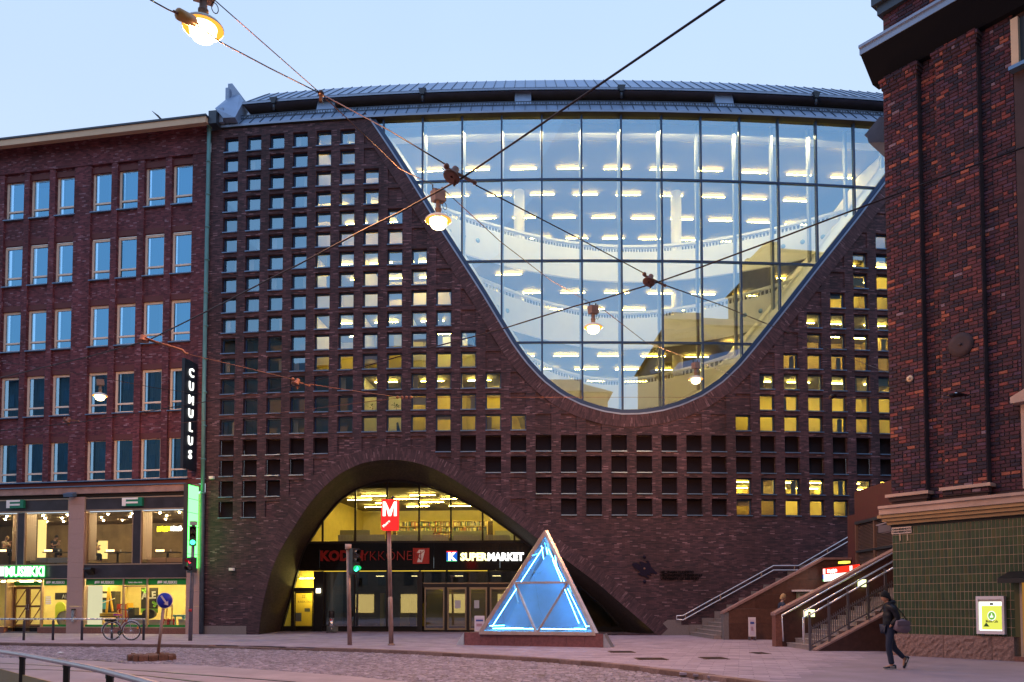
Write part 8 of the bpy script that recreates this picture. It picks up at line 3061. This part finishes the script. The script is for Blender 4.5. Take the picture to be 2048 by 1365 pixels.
# ---------------------------------------------------------------- hanging street lamps
LBOX = M('lamp_box_paint', (.24, .16, .13), .6, .2, noise=.2, scale=10)
BOWL = emis('sodium_bowl', (1.0, .80, .45), 7)
SKIRT = emis('lit_lamp_skirt', (1.0, .36, .04), 1.8)
WIRE = M('steel_wire', (.055, .032, .030), .5, .5)
WIREB = M('contact_wire', (.030, .018, .020), .45, .6)
def street_lamp(px, pyc, wpx, label, watts):
    Y = .57 * F / wpx
    c = yp(px, pyc, Y)
    t = thing('street_lamp', label, 'street lamp', c, 'lit lamps hung over the street')
    MB().lathe([(.001, -.20), (.08, -.195), (.15, -.16), (.185, -.10), (.19, -.04), (.20, .0)], c, 20).build('lamp_bowl', BOWL, t)
    MB().lathe([(.285, -.012), (.25, .035), (.18, .075), (.08, .10)], c, 24).build('lamp_skirt', SKIRT, t)
    MB().lathe([(.29, -.02), (.295, .0), (.255, .045), (.185, .085), (.085, .11), (.07, .125)], c + Vector((0, 0, .006)), 24).build('lamp_shade', M('white_enamel', (.75, .70, .62), .35) if 'white_enamel' not in bpy.data.materials else bpy.data.materials['white_enamel'], t)
    MB().lathe([(.06, .10), (.065, .24), (.075, .24), (.075, .27), (.058, .28), (.052, .44)], c, 14).build('lamp_neck', LBOX, t)
    R_ = Matrix.Translation(c + Vector((0, 0, .55))) @ Matrix.Rotation(.6, 4, 'Z') @ Matrix.Rotation(-.12, 4, 'Y')
    MB().boxm(R_, (-.14, -.10, -.12), (.14, .10, .12)).build('junction_box', LBOX, t)
    m = MB()
    for dx_ in (-.12, .12):
        m.bar(R_ @ Vector((dx_, 0, .10)), R_ @ Vector((dx_, 0, .22)), .03)
    m.build('wire_clamp', BLACK, t)
    lp = [R_ @ Vector((.14 + .05 * math.sin(a), 0, -.12 - .10 * (1 - math.cos(a)) * .8)) for a in [2 * PI * k / 10 for k in range(11)]]
    MB().tube(lp, .007, 5).build('cable_loop', BLACK, t)
    ld = bpy.data.lights.new('lamp_light', 'POINT')
    ld.energy = watts
    ld.color = (1.0, .43, .17)
    ld.shadow_soft_size = .12
    lo_ = bpy.data.objects.new('lamp_light', ld)
    put(lo_, t)
    lo_.matrix_basis = Matrix.Translation(c - Vector((0, 0, .36)))
    return c + Vector((0, 0, .76))
LW = 1500
L1 = street_lamp(406, 56, 80, 'nearest and largest lit street lamp, against the sky at upper left', LW)
L2 = street_lamp(876.5, 441, 52, 'lit street lamp hanging in front of the bowl left edge', LW)
L3 = street_lamp(1186.5, 655, 37, 'lit street lamp in front of the middle of the glass wall', LW)
L4 = street_lamp(1391.5, 758.5, 28.5, 'small lit street lamp low before the glass wall right of centre', LW)
L5 = street_lamp(200, 792, 28, 'small lit street lamp in front of the red brick office windows', LW)
L0 = L1 + (L1 - L2) * 1.3
# ---------------------------------------------------------------- wires
def wire(name, label, cat, pts, r, mat, group='overhead wires'):
    m = MB()
    m.tube(pts, r, 5)
    return tag(m.build(name, mat), label, cat, group)
cwA = [gp(x, y, 6.1) for x, y in ((1620, -110), (1448, 0), (1190, 176), (925, 356), (800, 425), (728, 460), (594.6, 531), (538, 559), (450, 605), (297, 681), (176, 714), (26, 750), (-120, 783))]
wire('contact_wire', 'thick dark tram wire sweeping from the top middle down to the left edge', 'wire', cwA, .011, WIREB)
cwB = [gp(x, y, 6.1) for x, y in ((2200, 250), (2048, 295), (1837, 372), (1650, 442), (1577, 470), (1402, 534.6), (1315, 565), (1200, 600), (1153.6, 611.5), (1002, 659), (839.5, 701.6), (598, 771), (488, 789.5), (400, 806), (165, 844), (0, 862), (-130, 880))]
wire('contact_wire', 'thick dark tram wire from the right edge across the glass wall to lower left', 'wire', cwB, .011, WIREB)
knot = yp(642, 188, 13.2)
hg1 = gp(912, 348, 6.16)
hg2 = gp(1303, 559, 6.16)
up0 = gp(250, -30, 11.2)
ins = yp(372, 36, 10.4)
wire('span_wire', 'wire from the top edge through the cylinder insulator to the wire knot', 'wire', [yp(270, -17, 10.0), yp(335, 19, 10.3), ins, yp(440, 84, 11.1), yp(540, 137, 12.2), knot], .010, WIRE)
wire('span_wire', 'wire from the top edge left of centre straight to the wire knot', 'wire', [yp(405, -25, 11.1), yp(432, 3, 11.2), knot], .008, WIRE)
wire('span_wire', 'wire from the knot down to the bell insulator over the glass wall', 'wire', [knot, yp(780, 262, 11.0), yp(894, 331, hg1.y)], .009, WIRE)
wire('span_wire', 'wire between the two bell insulators across the glass wall', 'wire', [yp(952, 371, hg1.y), yp(1170, 484, 11), yp(1292, 549, hg2.y)], .008, WIRE)
wire('span_wire', 'reddish wire from the right bell insulator down to the corner building', 'wire', [yp(1322, 568, hg2.y), yp(1440, 610, 15), yp(1700, 716, 22), yp(1790, 752, 24.6)], .009, WIRE)
l2a, l2b = L2 + Vector((-.1, -.08, 0)), L2 + Vector((.12, .08, -.02))
wire('span_wire', 'wire from the knot down to the lamp at the bowl left edge', 'wire', [knot, yp(750, 290, 15), yp(800, 338, 16), l2a], .009, WIRE)
wire('span_wire', 'wire from the bowl edge lamp to the middle glass wall lamp', 'wire', [l2b, yp(1000, 483, 20), yp(1100, 560, 22.4), L3 + Vector((-.1, -.05, 0))], .010, WIRE)
wire('span_wire', 'wire from the middle lamp to the small lamp right of centre', 'wire', [L3 + Vector((.1, .05, 0)), yp(1290, 684, 27), L4 + Vector((-.1, -.05, 0))], .011, WIRE)
wire('span_wire', 'thin grey wire from the small lamp to the right of the glass', 'wire', [L4 + Vector((.1, .05, 0)), yp(1460, 750, 36), fp(*fac(1478, 756, -.05), -.05)], .011, STEEL)
br0, br1 = yp(283, 676, 13.6), yp(376, 708, 13.6)
wire('span_wire', 'rusty wire from the pull-off arm across the small windows', 'wire', [yp(380, 710, 13.6), yp(500, 738, 17), yp(590, 760, 19)], .007, M('rusty_wire', (.16, .065, .045), .6, .3))
wire('span_wire', 'rusty wire from the small insulator to the wire joint', 'wire', [yp(620, 769, 19), yp(720, 784, 22), yp(800, 795, 24)], .009, bpy.data.materials['rusty_wire'])
wire('span_wire', 'level rusty wire crossing the lit windows and the glass bottom', 'wire', [yp(822, 795, 24), yp(1100, 795, 26), yp(1400, 795, 27), yp(1660, 797, 27), yp(1930, 791, 21.9)], .0055, bpy.data.materials['rusty_wire'])
wire('span_wire', 'thin wire from the left edge rising to the wire joint', 'wire', [yp(-10, 872, 26), yp(250, 858, 26), yp(560, 826, 25), yp(800, 796, 24)], .007, bpy.data.materials['rusty_wire'])
wire('span_wire', 'wire carrying the lamp in front of the red brick office', 'wire', [yp(-20, 720, 31.4), L5 + Vector((0, 0, .0)), yp(310, 776, 34), bp(-.3, zz(396, 790), -.1)], .012, WIRE)
INS = M('insulator_rust', (.22, .095, .062), .55, .3, noise=.25, scale=20)
def bell(c, sc2, label, axis):
    t = thing('wire_insulator', label, 'insulator', c, 'bell insulators on the wires')
    ax2 = Vector(axis).normalized()
    q = Vector((0, 0, 1)).rotation_difference(Vector((-.35, -.3, -.9))).to_matrix()
    MB().lathe([(.001, -.02 * sc2), (.05 * sc2, -.02 * sc2), (.055 * sc2, .06 * sc2), (.08 * sc2, .12 * sc2), (.13 * sc2, .15 * sc2), (.13 * sc2, .165 * sc2), (.02 * sc2, .155 * sc2)], c + Vector((0, 0, .05 * sc2)), 14, q).build('bell', INS, t)
    MB().bar(c - ax2 * .16 * sc2, c + ax2 * .34 * sc2, .035 * sc2).build('clamp_bar', INS, t)
    MB().ball(c - ax2 * .15 * sc2 + Vector((0, 0, .02)), .045 * sc2, 6).build('bolt', INS, t)
    MB().ball(c + ax2 * .32 * sc2, .035 * sc2, 6).build('bolt', INS, t)
    MB().bar(c + Vector((.02, 0, -.05)) * sc2, c + Vector((-.02, 0, -.20)) * sc2, .03 * sc2).build('wire_ear', INS, t)
bell(yp(911, 346, hg1.y), .74, 'large rusty bell insulator in front of upper glass wall', (.8, 0, -.42))
bell(yp(1302, 558, hg2.y), .70, 'rusty bell insulator in front of the middle of the glass wall', (.85, 0, -.42))
bell(yp(596, 764, 19), .9, 'small rusty insulator before the left small windows', (.85, 0, -.3))
bell(yp(138, 840, 24), .9, 'small pale insulator in front of the red brick office wall', (.95, 0, -.12))
t = thing('wire_insulator', 'long orange-lit cylinder insulator overlapping the nearest street lamp', 'insulator', ins)
d = (yp(396, 49, 10.55) - yp(352, 26, 10.2)).normalized()
MB().tube([ins - d * .15, ins - d * .13, ins + d * .13, ins + d * .15], [.05, .075, .075, .05], 12).build('cylinder', M('ochre_porcelain', (.55, .26, .06), .35), t)
for e_ in (-1, 1):
    MB().tube([ins + d * (.15 * e_), ins + d * (.22 * e_)], .018, 6).build('end_fitting', INS, t)
t = thing('pull_off_arm', 'rusty bent pull-off arm holding the tram wire before the office windows', 'pull-off arm', br0)
MB().tube([br0, yp(330, 690, 13.6), yp(365, 700.5, 13.6), yp(371, 708, 13.6), br1], .022, 7).build('arm', INS, t)
MB().tube([br0 + Vector((0, 0, .03)), yp(310, 683, 13.55)], .015, 6).build('arm_brace', INS, t)
MB().lathe([(.001, .08), (.05, .06), (.06, .0), (.095, -.03), (.095, -.045), (.02, -.03)], br0 + Vector((.03, 0, -.02)), 12).build('bell', INS, t)
t = thing('wire_knot', 'dark clamp where the lamp wires meet against the roof', 'wire clamp', knot)
MB().ball(knot, .055, 7).build('clamp_ball', WIREB, t)
MB().bar(knot + Vector((0, 0, .05)), knot - Vector((0, 0, .14)), .05).build('clamp_tail', WIREB, t)
t = thing('wire_joint', 'chain of rusty shackles joining three wires before lit windows', 'wire clamp', yp(810, 795, 24))
for k in range(4):
    MB().ball(yp(795 + 9 * k, 795, 24), .05, 5).build('shackle', INS, t)
t = thing('wire_tensioner', 'small dark wire fitting across the lit windows near the corner building', 'wire clamp', yp(1664, 794, 26.8))
MB().bar(yp(1660, 796, 26.8), yp(1672, 792, 26.8), .10).build('clamp_bar', WIREB, t)
MB().ball(yp(1664, 794, 26.8), .08, 6).build('clamp_ball', WIREB, t)
t = thing('wire_tensioner', 'grey wire fitting hanging close in front of the corner pilaster', 'wire clamp', yp(1915, 791, 21.5))
MB().tube([yp(1896, 791, 21.4), yp(1905, 791, 21.4), yp(1920, 790, 21.6), yp(1936, 791, 21.8)], [.03, .06, .06, .02], 8).build('clamp_bar', WIREB, t)
MB().ball(yp(1912, 788, 21.5), .05, 6).build('clamp_ball', STEEL, t)

# scraps of paper in the gutter
for px_, py_, lab in ((886, 1307, 'white paper scrap in the gutter left of the pyramid base'), (960, 1311.5, 'crumpled blue wrapper in the gutter below the pyramid'), (1396, 1349, 'white paper scrap in the gutter under the open pavement'), (1436, 1354, 'small pale scrap in the gutter right of the white one'), (120, 1307, 'white scrap lying alone on the setts near the left railing')):
    c = gp(px_, py_, -.08)
    q = [c + Vector((a, b, h)) for a, b, h in ((-.11, -.03, 0), (.03, -.07, .01), (.12, .02, .03), (.02, .08, .0), (-.07, .06, .04), (0, 0, .06))]
    tag(MB().mesh(q, [(0, 1, 5), (1, 2, 5), (2, 3, 5), (3, 4, 5), (4, 0, 5)]).build('paper_scrap', BLUE if px_ == 960 else PAPER), lab, 'litter', 'scraps of litter')

# ---------------------------------------------------------------- the other side of the street (seen only in the glass)
DFAC = M('opposite_plaster', (.16, .135, .11), .8, noise=.25, scale=.5)
DRF = M('opposite_roof', (.05, .05, .055), .6)
DWN = M('opposite_window', (.03, .04, .05), .15, spec=.8)
LITS = emis('opposite_lit_shop', (1, .72, .25), 2.2)
for i, (x0, x1, h, lab) in enumerate(((-110, -48, 37, 'tall dark street block across the road, mirrored in the left windows'), (-48, -7, 32, 'dark street block across the road, mirrored left of the glass middle'), (-7, 12.5, 27, 'lower street block across the road, mirrored in the glass middle'),
                                     (12.5, 21.5, 19, 'lowest street block across the road in the gap mirrored low in the glass'),
                                     (21.5, 40, 36, 'dark street block across the road, mirrored right of the glass middle'), (40, 120, 47, 'tallest street block across the road, mirrored at the glass right side'))):
    t = thing('opposite_building', lab, 'building', ((x0 + x1) / 2, -20, 0))
    ybox(MB(), x0 + .05, x1 - .05, -34, -16, -.2, h).build('wall', DFAC, t)
    MB().hexa([(x0 - .5, -34, h), (x1 + .5, -34, h), (x1 + .5, -15.2, h), (x0 - .5, -15.2, h), (x0 + 4, -30, h + 3), (x1 - 4, -30, h + 3), (x1 - 4, -21, h + 3), (x0 + 4, -21, h + 3)]).build('roof', DRF, t)
    ybox(MB(), x0 + 3, x0 + 4.2, -30, -28.6, h + 1, h + 4).build('chimney', DRF, t)
    m = MB()
    xw = x0 + 1.5
    while xw < x1 - 2:
        for fz in range(1, int(h / 3.6)):
            ybox(m, xw, xw + 1.3, -16.0, -15.94, fz * 3.6 + .6, fz * 3.6 + 2.6)
        xw += 2.8
    o = m.build('window', DWN, t)
    o['kind'] = 'stuff'
    xw = x0 + 1
    while xw < x1 - 4:
        ybox(MB(), xw, xw + 3.2, -15.98, -15.9, .5, 3.0).build('shop_window', LITS if int(xw) % 3 == 0 else DWN, t)
        xw += 4.5
